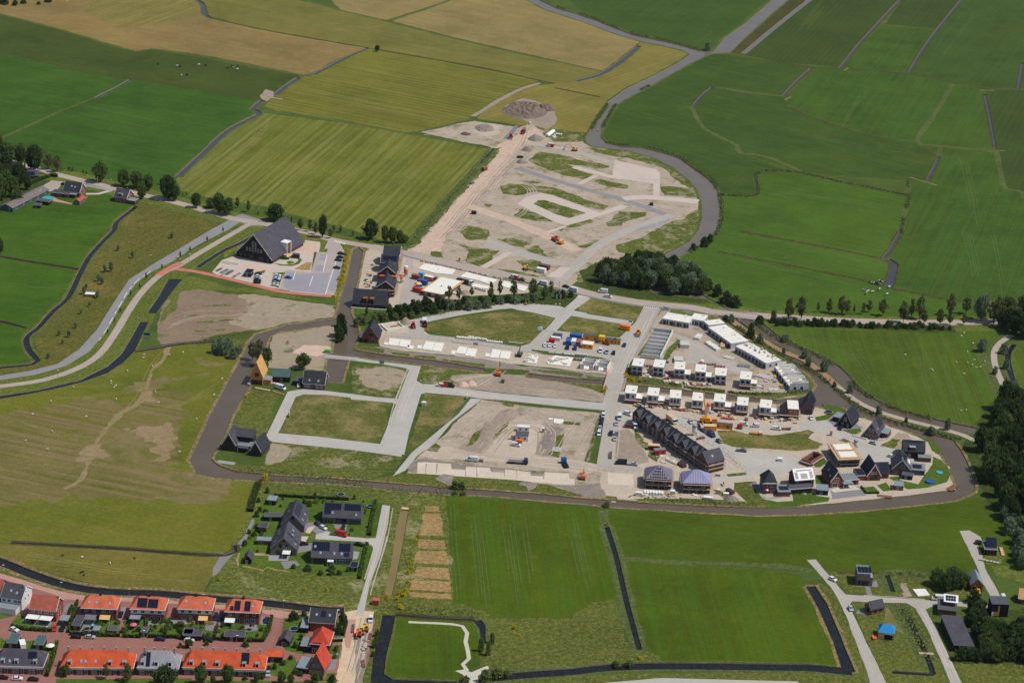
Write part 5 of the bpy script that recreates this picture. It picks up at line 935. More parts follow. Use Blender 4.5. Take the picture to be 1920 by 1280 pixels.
 def canopy(s,x0,x1,y0,y1,h,mat='cloth_white',post='trim_white',tilt=0.0,name='canopy'):
  c = MB().slab([(x0,y0,h - tilt),(x1,y0,h - tilt),(x1,y1,h),(x0,y1,h)],.1).obj(name,mat,s.r); p = MB()
  for x in (x0 + .1,x1 - .1): MB().box(x - .06,x + .06,y0 + .1,y0 + .22,0,h - tilt - .1).obj('post',post,c)
  return s
b = Bld('community_hall','huge dark barn-shaped hall with steep slate roof and tall gable windows','building','H:125,482','H:480,557',c='H:800,378')
b.body(2.7,13.2,'y','wood_black','tile_slate',ov=.7,t=.35,trim='trim_white')
b.wins('f',[.30,.38,.46,.54,.62,.70],5.2,.9,2.0,div=False); b.wins('f',[.46,.54],7.8,.9,2.0,div=False); b.wins('f',[.46,.54],10.2,.9,1.2,div=False)
b.wins('f',[.12,.24,.40,.44,.66,.73,.88],.2,1.5,2.2,'wood_brown'); b.wins('r',[.06,.14,.22,.30,.60,.66,.72,.78,.84,.90,.96],.3,1.5,2.0,'wood')
for u0,u1,v in ((.10,.34,.50),(.10,.34,.18),(.58,.80,.62),(.72,.96,.34)):
 for k in range(7): b.onroof('rooflight','skylight','R',u0 + (u1 - u0)*k/7,v,u0 + (u1 - u0)*k/7 + .011,v + .085,.1)
b.onroof('roof_vent','tile_black','R',.50,.80,.52,.82,.5); b.onroof('roof_vent','tile_black','R',.34,.82,.36,.84,.5)
m = MB(); W,D = b.W,b.D; y0,y1 = D*.43,D*.57
m.box(W - 3.6,W + .95,y0,y0 + .45,0,8.2); m.box(W - 3.6,W + .95,y1 - .45,y1,0,8.2); m.box(W - 3.6,W + .95,y0 + .45,y1 - .45,7.7,8.2); e = m.obj('entrance_portal','trim_white',b.r)
MB().box(W - 3.0,W + .25,y0 + .46,y1 - .46,0,7.69).obj('door_panel','wood_brown',e)
b = Bld('timber_house','steep timber-clad house under construction with pale wooden roof','house','O:478,430','O:600,440',D=11).body(4.4,8.0,'y','wood','osb',ov=.15)
b.wins('f',[.45,.62],4.6,1.0,2.2,'wood_brown'); b.wins('f',[.2,.5,.8],.2,1.8,2.6,'wood_black'); b.annex(b.W + .02,b.W + 4,1,6,3,'wood','zinc','link_block')
b.annex(-1.4,-.05,-1,5,.6,'conc','conc','low_platform',0,None)
b = Bld('barn','black timber barn with a green-grey metal roof beside the timber house','barn','O:700,405','O:870,412',D=7).body(3.2,2.6,'x','wood_black','sheet_green',ov=.3)
b.wins('f',[.2],.8,1.4,1.2,'paint_red'); b.wins('f',[.5],.2,1.2,2.0); b.wins('f',[.75],.1,2.6,2.3,'wood_black')
b = Bld('cottage','brown brick cottage with black tiled roof and two rooflights','house','O:1005,470','O:1218,488',D=9).body(3.4,4.8,'x','brick_brown','tile_black',ov=.35,trim='trim_white')
b.wins('f',[.1,.26,.66,.84],.9,1.3,1.6); b.wins('f',[.48],.1,1.1,2.3,'wood_black',False,True); b.wins('r',[.35,.65],3.6,.9,1.2); b.sky('F',(.28,.25),(.7,.25)).chim(.02,.5,.5,'trim_white'); b.annex(-5.2,-.1,2.5,8.5,2.7,'wood_black','roof_felt','carport',.2,None)
b = Bld('gabled_villa','dark brick villa with two steep black gables by the canal corner','house','O:195,1085','O:330,1100',D=10).body(3.6,5.8,'y','brick_dark','tile_slate',ov=.4,trim='trim_white')
b.wins('f',[.5],.3,3.2,2.4,'wood_black'); b.wins('f',[.5],4.4,1.4,1.6,'wood_black'); W,D = b.W,b.D
b.annex(W + .05,W + 7.2,1.2,6.2,3.0,'brick_dark','roof_felt_pale','veranda',.3); b.annex(W + .05,W + 7,6.25,11.0,5.8,'brick_dark','tile_slate','rear_wing',.3)
b.part('rear_roof','tile_slate',lambda m: m.extrude([(4.5,5.99),(11.6,5.99),(8.2,9.0)],'x',W*.5,W + 7.3)); b.canopy(W + 1,W + 6.5,-.9,1.2,2.7,'roof_felt')
b = Bld('garage_house','black gabled outbuilding with white verges attached to the dark villa','house','O:475,1135','O:585,1152',D=11).body(2.8,5.0,'y','brick_dark','tile_black',ov=.35,trim='trim_white'); b.wins('f',[.35],.3,1.4,2.1,'wood_black')
b = Bld('gabled_house','red brick gable house with dark roof beside the white foundation slabs','house','J:102,385','J:258,397',D=12).body(3.2,5.6,'y','brick_warm','tile_black',ov=.4)
b.wins('f',[.55],4.3,2.4,1.3,'wood_black'); b.wins('f',[.22],.2,2.2,2.3,'wood_black'); b.wins('f',[.68],.2,2.0,2.3); b.sky('L',(.3,.3),(.5,.3),(.7,.3)); b.annex(-1.6,-.05,1,10,2.8,'brick_dark','roof_felt','side_shed')
b = Bld('black_house','wide house with one big black roof and two tall copper dormers','house','H:1290,990','H:1620,1012',D=11).body(2.6,6.4,'x','wood_black','tile_black',ov=.5)
for u in (.36,.57): b.dormer(u,2.3,.3,5.4,'wood_brown','wood_brown',-.25,depth=3.2)
b.wins('f',[.1,.2,.75,.9],.3,1.8,2.0,'wood_black'); b.part('terrace_edge','trim_white',lambda m: m.box(-1,b.W + .5,-1.6,-1.2,0,.5))
def scaffold(parent,x0,x1,y0,y1,h,step=2.6,lv=2.0,side='fblr'):
 m = MB(); d = MB(); o = 1.1; n = max(1,int(h/lv))
 def run(p,q,out):
  p,q = Vector(p),Vector(q); L = (q - p).length; k = max(1,int(L/step)); out = Vector(out)
  for i in range(k + 1):
   a = p + (q - p)*(i/k)
   for off in (0.15,o): b_ = a + out*off; m.tube(b_,b_ + Vector((0,0,h + 1.0)),.05,4)
  for j in range(1,n + 1):
   z = Vector((0,0,j*lv)); d.slab([p + out*.12 + z,q + out*.12 + z,q + out*o + z,p + out*o + z],.1)
   m.tube(p + out*o + z + Vector((0,0,1)),q + out*o + z + Vector((0,0,1)),.045,4)
 if 'f' in side: run((x0,y0,0),(x1,y0,0),(0,-1,0))
 if 'b' in side: run((x1,y1,0),(x0,y1,0),(0,1,0))
 if 'l' in side: run((x0,y1,0),(x0,y0,0),(-1,0,0))
 if 'r' in side: run((x1,y0,0),(x1,y1,0),(1,0,0))
 s_ = m.obj('scaffold','steel',parent); d.obj('scaffold_deck','scaffold_plank',s_); return s_
g = 'houses of the unfinished terrace by the canal'
b = Bld('terrace_house','red-roofed end house of the unfinished terrace with a black gable','house','H:1525,880','H:1700,890',D=12,group=g).body(5.6,3.8,'y','brick_dark','tile_black',ov=.3,trim='trim_white'); b.wins('f',[.25,.5,.75],3.2,1.1,1.6); b.wins('f',[.3,.7],.2,1.6,2.2); scaffold(b.r,0,b.W,0,b.D,5.4,side='flr')
b.part('membrane_wall','membrane_red',lambda m: m.box(.2,b.W - .2,b.D + .1,b.D + 2.5,0,7.6)); b.part('window_band','opening',lambda m: m.box(1,b.W - 1,b.D - .4,b.D + .05,6.5,7.7))
b = Bld('terrace_house','slate-roofed cross-gabled house in the middle of the unfinished terrace','house','H:1545,740','H:1715,750',D=10,group=g).body(6.0,4.0,'y','brick_dark','tile_black',ov=.3,trim='trim_white'); b.wins('f',[.5],6.2,1.2,1.2); scaffold(b.r,0,b.W,0,b.D,5.4,side='lr')
b = Bld('terrace_house','half-tiled house with battens showing in the unfinished terrace','house','H:1568,640','H:1740,648',D=9,group=g).body(6.2,3.2,'x','brick_warm','tile_black',ov=.3,trim='trim_white'); b.solar('F',.1,.25,.9,.8,8,4); scaffold(b.r,0,b.W,0,b.D,5.4,side='lr')
b = Bld('terrace_house','black-tiled far end house of the unfinished terrace with red upper wall','house','H:1590,570','H:1755,578',D=12,group=g).body(6.4,3.6,'x','membrane_red','tile_black',ov=.3,trim='trim_white'); b.wins('f',[.2,.4,.6,.8],4.6,1.5,1.3,'wood_black'); scaffold(b.r,0,b.W,0,b.D,5.4,side='lr'); b.chim(.5,.9,.6)
b = Bld('site_office_house','flat unfinished house shell with white deck and timber edging','house','I:300,655','I:478,690',c='I:420,520').body(2.6,0,'flat','conc','conc_white',ov=1.0,t=.25); b.wins('f',[.25,.7],.2,2.2,2.2,'wood_black'); b.part('deck_edge','osb',lambda m: [m.box(-1.6,b.W + 1.6,-1.6,-1.02,2.5,2.95),m.box(-1.6,-1.02,-1,b.D + 1.6,2.5,2.95),m.box(b.W + 1.02,b.W + 2.2,-1,b.D + 1.6,2.5,2.95)])
b.part('roof_hatch','opening',lambda m: m.box(b.W*.45,b.W*.52,b.D*.45,b.D*.5,2.86,3.0))
def cube_house(k,a,b_,label,g,wing,scaff,front):
 b = Bld('house_shell',label,'house',a,b_,D=10.2,group=g).body(5.5,0,'flat','block_grey','conc_white',ov=.06,t=.22)
 if front == 'two':
  b.wins('f',[.27,.75],3.3,1.7,1.35,'wood_black',False); b.wins('f',[.27],.2,1.7,2.2,'wood_brown'); b.wins('f',[.75],.9,1.7,1.3,'wood_black')
 elif front == 'tall': b.wins('f',[.28],2.9,1.6,2.2,'wood_black',False); b.wins('f',[.75],3.2,.9,1.5,'wood_black',False); b.wins('f',[.3,.7],.8,1.4,1.1,'wood_brown')
 else: b.wins('f',[.2,.48,.76],2.9,.95,1.8,'wood_black',False); b.wins('f',[.3,.7],.4,1.7,1.5,'wood_brown')
 b.wins('r',[.3,.7],3.2,.9,1.1,'wood_black',False)
 rnd = random.Random(k); b.part('roof_hatch','opening',lambda m: m.box(b.W*.62,b.W*.76,b.D*.38,b.D*.45,5.73,5.86));
 b.part('roof_joint','conc_grey',lambda m: [m.box(.05,b.W - .05,y,y + .06,5.723,5.74) for y in (b.D*.3,b.D*.55,b.D*.8)])
 b.part('brick_plinth','brick_violet',lambda m: m.box(-.06,b.W + .06,-.1,-.012,0,1.1 + .6*rnd.random()))
 if wing: b.annex(b.W + .05,b.W + 3.1,.8 if wing > 0 else 2,7.0,2.7,'brick_violet' if wing == 2 else 'block_grey','conc_white','garage',.05,None,1)
 if scaff: scaffold(b.r,0,b.W + (3 if wing else 0),0,b.D,1.9 if scaff == 1 else 3.9,side='f' if scaff == 1 else 'flr')
 return b
g1,g2 = 'white house shells above the inner canal','white house shells below the inner canal'
for k,(a,b_,w,sc,fr,lb) in enumerate([('h:250,568','h:465,590',0,0,'two','white block house shell next to the street bridge, end of its row'),('h:672,592','h:885,614',0,0,'two','white house shell with brown brick stacks on its bridge side'),('h:1098,640','h:1310,655',1,0,'two','white house shell with garage, third from the street bridge'),
  ('h:1518,690','h:1730,706',1,0,'two','white house shell with garage behind the orange-topped silo'),('L:905,815','L:1012,824',0,0,'two','white house shell beside the dark blue car on the site street'),('L:1140,850','L:1245,860',-1,1,'two','white house shell on a scaffolded base at the pallet yard end')]): cube_house(k,a,b_,lb,g1,w,sc,fr)
for k,(a,b_,w,sc,fr,lb) in enumerate([('h:112,1120','h:335,1140',2,1,'tall','scaffolded white house shell at the street bridge end of the lower row'),('h:555,1165','h:780,1185',2,1,'tall','scaffolded white house shell behind the tip of the slate terrace'),('h:1005,1215','h:1232,1232',0,1,'three','scaffolded white house shell with three tall upper openings'),('h:1450,1265','h:1670,1285',0,1,'tall','scaffolded white house shell touching the yellow crane jib'),
  ('M:1050,272','M:1163,282',2,1,'tall','scaffolded white house shell beside the crane and orange silo'),('M:1280,305','M:1390,315',0,2,'three','white house shell with brown brickwork rising, two-level scaffold'),('M:1505,330','M:1620,342',-1,2,'tall','white house shell wrapped in scaffold near the sloped red one')]): cube_house(k + 10,a,b_,lb,g2,w,sc,fr)
b = Bld('brick_house_shell','unfinished red brick house with sloped side and pale roof deck in scaffolding','house','M:1790,345','M:1900,352',D=11).body(5.4,0,'flat','brick_warm','conc_white',ov=.05,t=.22); b.part('sloped_wall','brick_dark',lambda m: m.extrude([(-4.2,0),(-.05,0),(-.05,5.2),(-4.2,1.6)],'y',0,b.D)); b.wins('f',[.3,.7],3.2,1.2,1.2); scaffold(b.r,-4.2,b.W,0,b.D,3.9,side='flr')
def shell_row(name,label,a,b_,D,h,bays,wallm='block_grey',group=None):
 b = Bld(name,label,'terrace',a,b_,D=D,group=group)
 b.body(h,0,'flat',wallm,'conc_white',ov=.04,t=.25); b.part('roof_joint','conc_grey',lambda m: [m.box(b.W*k/bays - .04,b.W*k/bays + .04,0,D,h + .253,h + .275) for k in range(1,bays)])
 for k in range(bays):
  b.wins('f',[(k + .35)/bays],.2,b.W/bays*.42,2.2,'wood_black',False); b.wins('f',[(k + .75)/bays],.4,b.W/bays*.2,1.9,'wood_black',False)
 return b
g = 'white terrace shells round the crescent'
rnd = random.Random(4)
for a,b_,D,n,l in (('L:412,240','L:540,262',10,2,'white flat terrace shell next to the street sign board'),('L:541,262','L:664,283',10,2,'white flat terrace shell with a wide dark opening'),('L:672,244','L:800,266',9,3,'low white terrace shell just before the bend'),('L:800,267','L:850,308',10,1,'narrow white shell at the bend of the crescent'),('L:845,325','L:950,398',11,3,'white terrace shell just after the bend'),('L:951,398','L:1062,478',11,3,'white terrace shell beside the wrapped tubes'),('L:1100,505','L:1190,552',10,3,'white terrace shell starting the bundle-topped stretch'),('L:1191,553','L:1290,608',10,3,'middle white terrace shell of the bundle-topped stretch'),('L:1291,609','L:1392,668',10,3,'white terrace shell ending the bundle-topped stretch')):
 b = shell_row('terrace_shell',l,a,b_,D,3.2 + .3*rnd.random(),n,group=g); b.wins('r',[.3,.7],1,1.2,1.2,'wood_black',False); e = b.eave + .26
 for k in range(2 + 7*('bundle' in l)):
  x,y = rnd.uniform(.8,b.W - 1.4),rnd.uniform(.5,.92)*D; q = (x,x + rnd.uniform(.5,1.5),y,y + rnd.uniform(.4,1.2),e,e + rnd.uniform(.2,1.3 if 'bundle' in l else .4)); b.part('block_bundle','conc_white' if rnd.random() < .8 else 'wood_pale',lambda m: m.box(*q))
for a,b_,l in (('L:1470,690','L:1540,782','roofless white shell with stepped party walls beside the bundle stretch'),('L:1541,783','L:1612,876','roofless white shell with stepped party walls at the crescent end')):
 b = Bld('terrace_shell',l,'terrace',a,b_,D=10.5,group=g); W,D = b.W,b.D; MB().box(0,W,.3,D,2.7,2.95).obj('floor_deck','conc_white',b.r); MB().box(0,W,.02,.28,0,2.69).obj('front_wall','block_grey',b.r)
 for k in range(4): x = W*k/3; MB().box(x - .14,x + .14,.3,D - .02,0,2.69).box(x - .14,x + .14,1.5,D*.62,2.953,5.6).box(x - .14,x + .14,D*.62 + .01,D - .1,2.953,4.1 + .9*(k % 2)).obj('party_wall','conc_white',b.r)
 for k in range(3): x = W*(k + .5)/3; MB().box(x - W*.12,x + W*.14,D - .3,D - .05,2.953,4.4).obj('upper_wall','block_grey',b.r); b.wins('f',[(k + .5)/3],.3,W*.2,2.1,'wood_black',False)
 MB().box(W + .15,W + .3,.3,D,0,4.6).obj('end_wall','block_grey',b.r); b.wins('r',[.3,.65],1.0,1.4,1.4,'wood_black',False,y=.3)
b = Bld('foundation_walls','grey open-topped foundation block of a future terrace, divided by cross walls','foundation','L:205,560',W=10.8,D=(P1('L:330,312') - P1('L:205,560')).length,rz=heading('L:205,560',(125,-248)) - math.pi/2); W,D = b.W,b.D
MB().box(0,W,0,D,0,.5).obj('base_slab','conc_grey',b.r); MB().box(W - .3,W,0,D,.503,2.6).obj('side_wall','conc_white',b.r); MB().box(0,W - .32,D - .3,D,.503,2.4).obj('end_wall','conc',b.r)
for k in range(7): MB().box(.2,W - .32,D*k/7,D*k/7 + .25,.503,1.9 + .6*(k < 3)).obj('cross_wall','conc_white',b.r)
a0,L0,rz0 = seg('M:240,385 M:990,890'.replace(' M:',' ')); g = 'houses of the slate-gabled terrace'
names = ['end house of the slate terrace nearest the street','second house of the slate terrace counted from the street','third house of the slate terrace counted from the street','tall middle house of the slate terrace with plain side roof','scaffolded house of the slate terrace beside the grey silo','scaffolded house of the slate terrace, next but one to the far end','scaffolded house next to the far end of the slate terrace']
nH = 7; wH = L0/8.15
for k in range(nH):
 p = a0 + Vector((math.cos(rz0),math.sin(rz0),0))*(wH*k + .02*k)
 b = Bld('terrace_house','red brick ' + names[k],'house','M:240,385',W=wH - .04,D=8.6,rz=rz0,group=g); b.r.location = p; b.A = p
 b.body(5.2,3.4,'x','brick_brown' if k < 4 else 'brick_dark','tile_black',ov=.02)  # red brick walls darkened: shade on the terrace front is put into the colour
 m = MB(); m.slab([(wH*.16,-.5,5.2),(wH*.5,-.5,8.4),(wH*.5,4.2,8.4),(wH*.16,1.6,5.2)][::-1],.18); m.slab([(wH*.5,-.5,8.4),(wH*.84,-.5,5.2),(wH*.84,1.6,5.2),(wH*.5,4.2,8.4)][::-1],.18); cg = m.obj('cross_gable','tile_slate',b.rf)
 MB().add([(wH*.18,-.06,5.0),(wH*.82,-.06,5.0),(wH*.5,-.06,8.1)],[(0,1,2)]).obj('gable_face','brick_dark',cg); b.part('ridge_flashing','zinc',lambda m: m.slab([(wH - .3,-.3,5.4),(wH - .02,-.3,5.4),(wH - .02,4.25,8.95),(wH - .3,4.25,8.95)][::1],.06))
 b.wins('f',[.28,.72],.3,1.4,2.1); b.wins('f',[.3,.7],3.2,1.2,1.5); b.chim(.05,.5,.7)
 if k >= 4: scaffold(b.r,0,wH,0,8.6,4.1,side='f')
p = a0 + Vector((math.cos(rz0),math.sin(rz0),0))*(wH*7 + .2)
b = Bld('terrace_house','corner house ending the slate terrace with broad grey roof and deep scaffold','house','M:240,385',W=wH*1.15,D=9.5,rz=rz0,group=g); b.r.location = p; b.body(5.4,4.2,'y','brick_brown','tile_slate',ov=.3,trim='zinc'); b.wins('r',[.3,.7],3.2,1.2,1.5); scaffold(b.r,0,b.W,0,b.D,4.1,side='fr'); b.sky('R',(.4,.5))
for a,b_,rm,lb in (('M:375,1040','M:628,1055','membrane_slate','scaffolded villa shell with pyramid roof half covered in dark tile stacks'),('M:745,1085','M:1015,1095','membrane_violet','scaffolded villa shell with pyramid roof in pale violet membrane and battens')):
 b = Bld('villa_shell',lb,'house',a,b_,D=11,group='pyramid-roofed villa shells').body(5.2,4.6,'hip','brick_dark',rm,ov=.5,hipk=.47); W,D = b.W,b.D
 o,U,Vv = [Vector(x) for x in b.slopes['F']]
 for k in range(11):
  u = (k + .5)/11; top = min(.96,1.9*min(u,1 - u)); b.onroof('batten','batten','F',u - .006,.02,u + .006,top,.06)
 if rm == 'membrane_slate':
  for j in range(4): b.onroof('tile_stack','tile_black','F',.16 + j*.075,.1 + j*.2,.84 - j*.075,.2 + j*.2,.14,9 - 2*j,1,.3)
 b.wins('f',[.2,.5,.8],.3,1.6,2.2,'wood_black'); b.wins('f',[.25,.75],3,1.5,1.4); scaffold(b.r,0,W,0,D,4.6,lv=2.3)
b = Bld('villa','dark brick house with white gable panel of solar, pink parasol behind','house','e:320,800','e:590,800',D=9,group='villas on the east island').body(5.4,4.6,'hip','brick_violet','tile_black',ov=.35,trim='trim_white',hipk=.49); b.onroof('white_tiles','trim_white','F',.13,.03,.87,.1,.04); b.solar('F',.3,.12,.72,.38,3,1).solar('F',.38,.42,.62,.66,2,1); b.wins('f',[.5],3.4,2.6,1.2).wins('f',[.3],.2,2.6,2.3,'wood_black'); b.wins('l',[.3,.7],3.2,1.0,1.4); b.annex(b.W + .1,b.W + 6,-3.2,4.0,2.7,'brick_brown','roof_felt_pale','extension'); b.part('solar_panel_array','solar',lambda m: [m.box(b.W + 1.2 + i*1.1,b.W + 2.2 + i*1.1,-2 + j*1.3,-.8 + j*1.3,3.0,3.1) for i in range(4) for j in range(3)])
b = Bld('villa','dark house with a white solar roof above a long flat veranda','house','e:960,720','e:1330,690',D=8.5,group='villas on the east island').body(5.0,3.6,'x','brick_dark','trim_white',ov=.3,trim='trim_white'); b.solar('F',.02,.1,.18,.7,2,3).solar('F',.32,.1,.68,.55,4,2).solar('F',.8,.1,.98,.7,2,3).solar('F',.12,.76,.95,.88,9,1); b.wins('f',[.12,.9],3.6,1.2,.7); b.annex(-4,b.W*.75,-4.5,-.05,2.7,'brick_dark','roof_felt','veranda',.3,'trim_white',3); b.wins('f',[.85],.2,1.6,2.2)
b = Bld('villa','red brick house with plain black roof and lean-to conservatory by the canal','house','N:620,1035','N:755,1025',D=12,group='villas on the east island').body(3.4,5.2,'y','brick_warm','tile_black',ov=.25,trim='trim_white'); b.wins('f',[.45],3.6,2.2,1.3).wins('f',[.35],.2,2.8,2.3); b.sky('L',(.4,.5),(.75,.3)); b.annex(b.W + .1,b.W + 8,1.2,8,2.7,'brick_warm','roof_felt_pale','extension',.2,'trim_white',2); b.canopy(b.W - 1,b.W + 4,-2.5,1,2.6,'zinc')
b = Bld('villa','villa with white-edged front gable, black roof and side solar roof','house','N:985,965','N:1122,962',D=10.5,group='villas on the east island').body(2.9,5.8,'y','brick_warm','tile_black',ov=.45,trim='trim_white'); W = b.W
b.wins('f',[.35,.5,.65],3.4,.9,1.3).wins('f',[.5],.2,3.6,2.2,'wood_black'); b.part('side_wing','brick_warm',lambda m: m.extrude([(2,0),(9,0),(9,3),(5.5,6.8),(2,3)],'x',W + .02,W + 4.6)); b.part('wing_roof','tile_black',lambda m: m.extrude([(1.5,2.75),(5.5,7.15),(9.5,2.75),(9.5,2.5),(5.5,6.86),(1.5,2.5)],'x',W*.6,W + 5)); b.part('solar_panel_array','solar',lambda m: [m.slab([(W + .4 + i*1.05,1.9 + j*1.2,3.4 + j*1.32),(W + 1.38 + i*1.05,1.9 + j*1.2,3.4 + j*1.32),(W + 1.38 + i*1.05,3.0 + j*1.2,4.62 + j*1.32),(W + .4 + i*1.05,3.0 + j*1.2,4.62 + j*1.32)],.08) for i in range(4) for j in range(3)]); b.part('window','glass',lambda m: m.box(W + 1,W + 3.6,1.93,1.99,.4,2.2))
b.annex(-4.6,-.5,.5,8,2.6,'brick_warm','roof_felt','garage',.2); b.part('solar_panel_array','solar',lambda m: [m.box(-4.2 + i*1.2,-3.2 + i*1.2,1 + j*1.6,2.4 + j*1.6,2.86,2.98) for i in range(3) for j in range(4)])
b = Bld('villa','brown brick villa with big solar dormer roof and garden extension','house','N:1235,905','N:1420,920',D=11,group='villas on the east island').body(3.4,5.0,'y','brick_violet','tile_slate',ov=.3,trim='trim_white'); b.solar('R',.2,.45,.9,.95,5,3); b.onroof('dormer','trim_white','R',.25,.2,.7,.42,.7); b.wins('f',[.55],4.0,1.6,1.4).wins('f',[.25],.9,.9,1.2); b.chim(.5,.05,.7,'trim_white'); b.annex(b.W + .4,b.W + 7,2,9,2.8,'brick_violet','roof_felt_pale','extension',.3,'trim_white',2); b.part('solar_panel_array','solar',lambda m: [m.box(b.W + 1.2 + i*1.1,b.W + 2.2 + i*1.1,3 + j*1.5,4.4 + j*1.5,3.1,3.2) for i in range(4) for j in range(3)])
b = Bld('villa','black-clad house with long dark roof and square grey dormer','house','N:1345,735','N:1560,750',D=9,group='villas on the east island').body(3.8,3.8,'x','wood_black','tile_black',ov=.3); b.solar('F',.12,.8,.92,.98,10,1); b.dormer(.42,2.8,3.4,2.4,'brick_dark','conc_grey',.2); b.wins('f',[.1,.3,.75],.4,1.2,1.8); b.wins('r',[.3,.6],3.0,1.0,1.4); b.annex(b.W*.7,b.W + 3,-3.2,-.05,2.5,'brick_brown','roof_felt_pale','porch',.2)
b = Bld('villa','dark gabled house with pale verges and white tall window by the pond','house','N:705,415','N:828,445',D=11,group='villas on the east island').body(3.0,5.6,'y','wood_black','tile_black',ov=.35,trim='trim_grey'); b.solar('R',.08,.1,.92,.95,7,5); b.wins('f',[.5],3.2,1.4,2.2); b.wins('f',[.3,.7],.3,1.2,2.0); b.annex(-4.6,-.3,4,10,2.6,'wood_black','zinc','garage',.2)
b = Bld('villa','dark brick gabled house with slate roof, twin arched windows and loose paving heaps','house','N:960,530','N:1095,560',D=11,group='villas on the east island').body(2.8,5.8,'y','brick_brown','tile_slate',ov=.35,trim='trim_grey'); b.solar('R',.45,.35,.97,.95,5,4); b.wins('f',[.38,.62],3.4,1.0,2.0); b.wins('f',[.2,.5,.8],.3,1.4,2.0); b.sky('R',(.22,.4)); b.annex(b.W + .4,b.W + 3.8,4,10,2.8,'brick_brown','zinc','extension',.2)
b = Bld('villa','brown house with a folded black solar roof beside the round trampoline','house','N:330,295','N:440,310',D=11,group='villas on the east island').body(4.2,4.8,'y','brick_violet','tile_black',ov=.25); b.solar('R',.1,.1,.9,.95,6,4); b.wins('r',[.45,.6],1.2,.9,2.2,'wood_black',False); b.wins('f',[.6],.2,3,2.6,'wood_black'); b.part('low_roof','tile_black',lambda m: m.slab([(-4.6,-.3,1.6),(0,-.3,4.9),(0,b.D + .3,4.9),(-4.6,b.D + .3,1.6)][::-1],.25)); b.part('low_wing','brick_violet',lambda m: m.extrude([(-4.3,0),(-.03,0),(-.03,4.4),(-4.3,1.3)],'y',.2,b.D - .2))
b = Bld('villa_shell','brick shell of twin villas with pale timber-edged flat roofs in scaffolding','house','N:715,825','N:905,818',c='N:600,680').body(4.1,0,'flat','brick_dark','scaffold_plank',ov=1.5,t=.3); W,D = b.W,b.D
for y0,y1 in ((.4,D*.46),(D*.54,D - .4)):
 b.part('roof_deck','conc_white',lambda m: m.box(.6,W - .6,y0 + .4,y1 - .4,4.45,4.7)); b.part('deck_edge','osb',lambda m: [m.box(-.2,W + .2,y0 - .2,y0 + .3,4.42,4.66),m.box(-.2,W + .2,y1 - .3,y1 + .2,4.42,4.66),m.box(-.2,.45,y0 + .32,y1 - .32,4.42,4.66),m.box(W - .45,W + .2,y0 + .32,y1 - .32,4.42,4.66)])
scaffold(b.r,0,W,0,D,3.4,lv=1.6,side='flr'); b.wins('f',[.2,.5,.8],2.4,1.2,1.2,'wood_black')
b = Bld('brick_foundation','low dark red brick shell with plank deck round it on the turning circle','foundation','N:335,790','N:455,800',W=5.2,D=11,rz=heading('N:390,790',(30,10))); m = MB(); [m.box(*q) for q in ((0,5.2,0,.3,0,2.6),(0,5.2,10.7,11,0,2.6),(0,.3,.3,10.7,0,2.6),(4.9,5.2,.3,10.7,0,2.6))]; m.obj('wall','clay',b.r); MB().box(.3,4.9,.3,10.7,0,.3).obj('floor_deck','opening',b.r); scaffold(b.r,0,5.2,0,11,1.4,lv=1.3)
b = Bld('twin_house','grey-brick house with long solar roof beside the trampoline garden','house','Q:1010,445','Q:1365,462',D=11,group='long grey-roofed pairs').body(3.2,4.6,'x','brick_grey','tile_slate',ov=.25); b.solar('F',.03,.5,.46,.95,8,3).solar('F',.03,.2,.2,.5,3,2).solar('F',.54,.5,.97,.95,8,3); b.sky('F',(.25,.32),(.86,.25)); b.part('recess_glazing','glass',lambda m: m.box(b.W*.35,b.W*.62,-.3,-.01,.1,3.0)); b.wins('f',[.08,.16,.24,.72,.8,.88,.95],.3,1.2,2.2,'trim_grey')
b = Bld('twin_house','grey-brick pair with two dark solar fields and three bright rooflights','house','Q:905,818','Q:1280,830',D=11,group='long grey-roofed pairs').body(3.2,4.8,'x','brick_grey','tile_slate',ov=.25); b.solar('F',.02,.42,.44,.97,8,4).solar('F',.66,.4,.95,.92,5,4).solar('F',.8,.1,.93,.36,2,2); b.sky('F',(.22,.3),(.56,.28),(.74,.28),(.08,.68)); b.part('recess_glazing','glass',lambda m: m.box(b.W*.06,b.W*.34,-.3,-.01,.1,2.7)); b.wins('f',[.42,.5,.58,.72,.8,.92],.3,1.3,2.1,'trim_white'); b.canopy(b.W*.4,b.W*.55,-2.2,-.1,2.4)
b = Bld('gable_house','tall brown gable house with slate roof and white patio cover','house','Q:528,735','Q:770,748',D=15,group='brown gable houses').body(3.4,5.6,'y','brick_grey','tile_slate',ov=.2,trim='trim_grey'); b.wins('f',[.5],6.4,1.0,1.3,'wood_black',False).wins('f',[.38,.62],3.8,1.1,1.7,'wood_black',False).wins('f',[.3,.75],.2,1.8,2.2,'wood_black'); b.sky('R',(.15,.2),(.5,.5),(.75,.55)).sky('L',(.2,.4),(.45,.5),(.8,.3)); b.solar('R',.3,.45,.42,.85,1,3).solar('R',.3,.1,.34,.4,1,2); b.canopy(b.W*.48,b.W*.78,-3.6,-.1,2.6,'cloth_white')
b = Bld('gable_house','tall brown gable house behind, its roof slope full of solar panels','house','Q:625,520','Q:838,532',D=15,group='brown gable houses').body(3.4,5.6,'y','brick_grey','tile_slate',ov=.2,trim='trim_grey'); b.wins('f',[.5],6.4,1.1,1.4,'wood_black',False); b.solar('R',.1,.5,.9,.95,8,3); b.sky('R',(.2,.25),(.6,.2)).sky('L',(.5,.5)); b.wins('r',[.3,.7],.3,1.6,2.1)
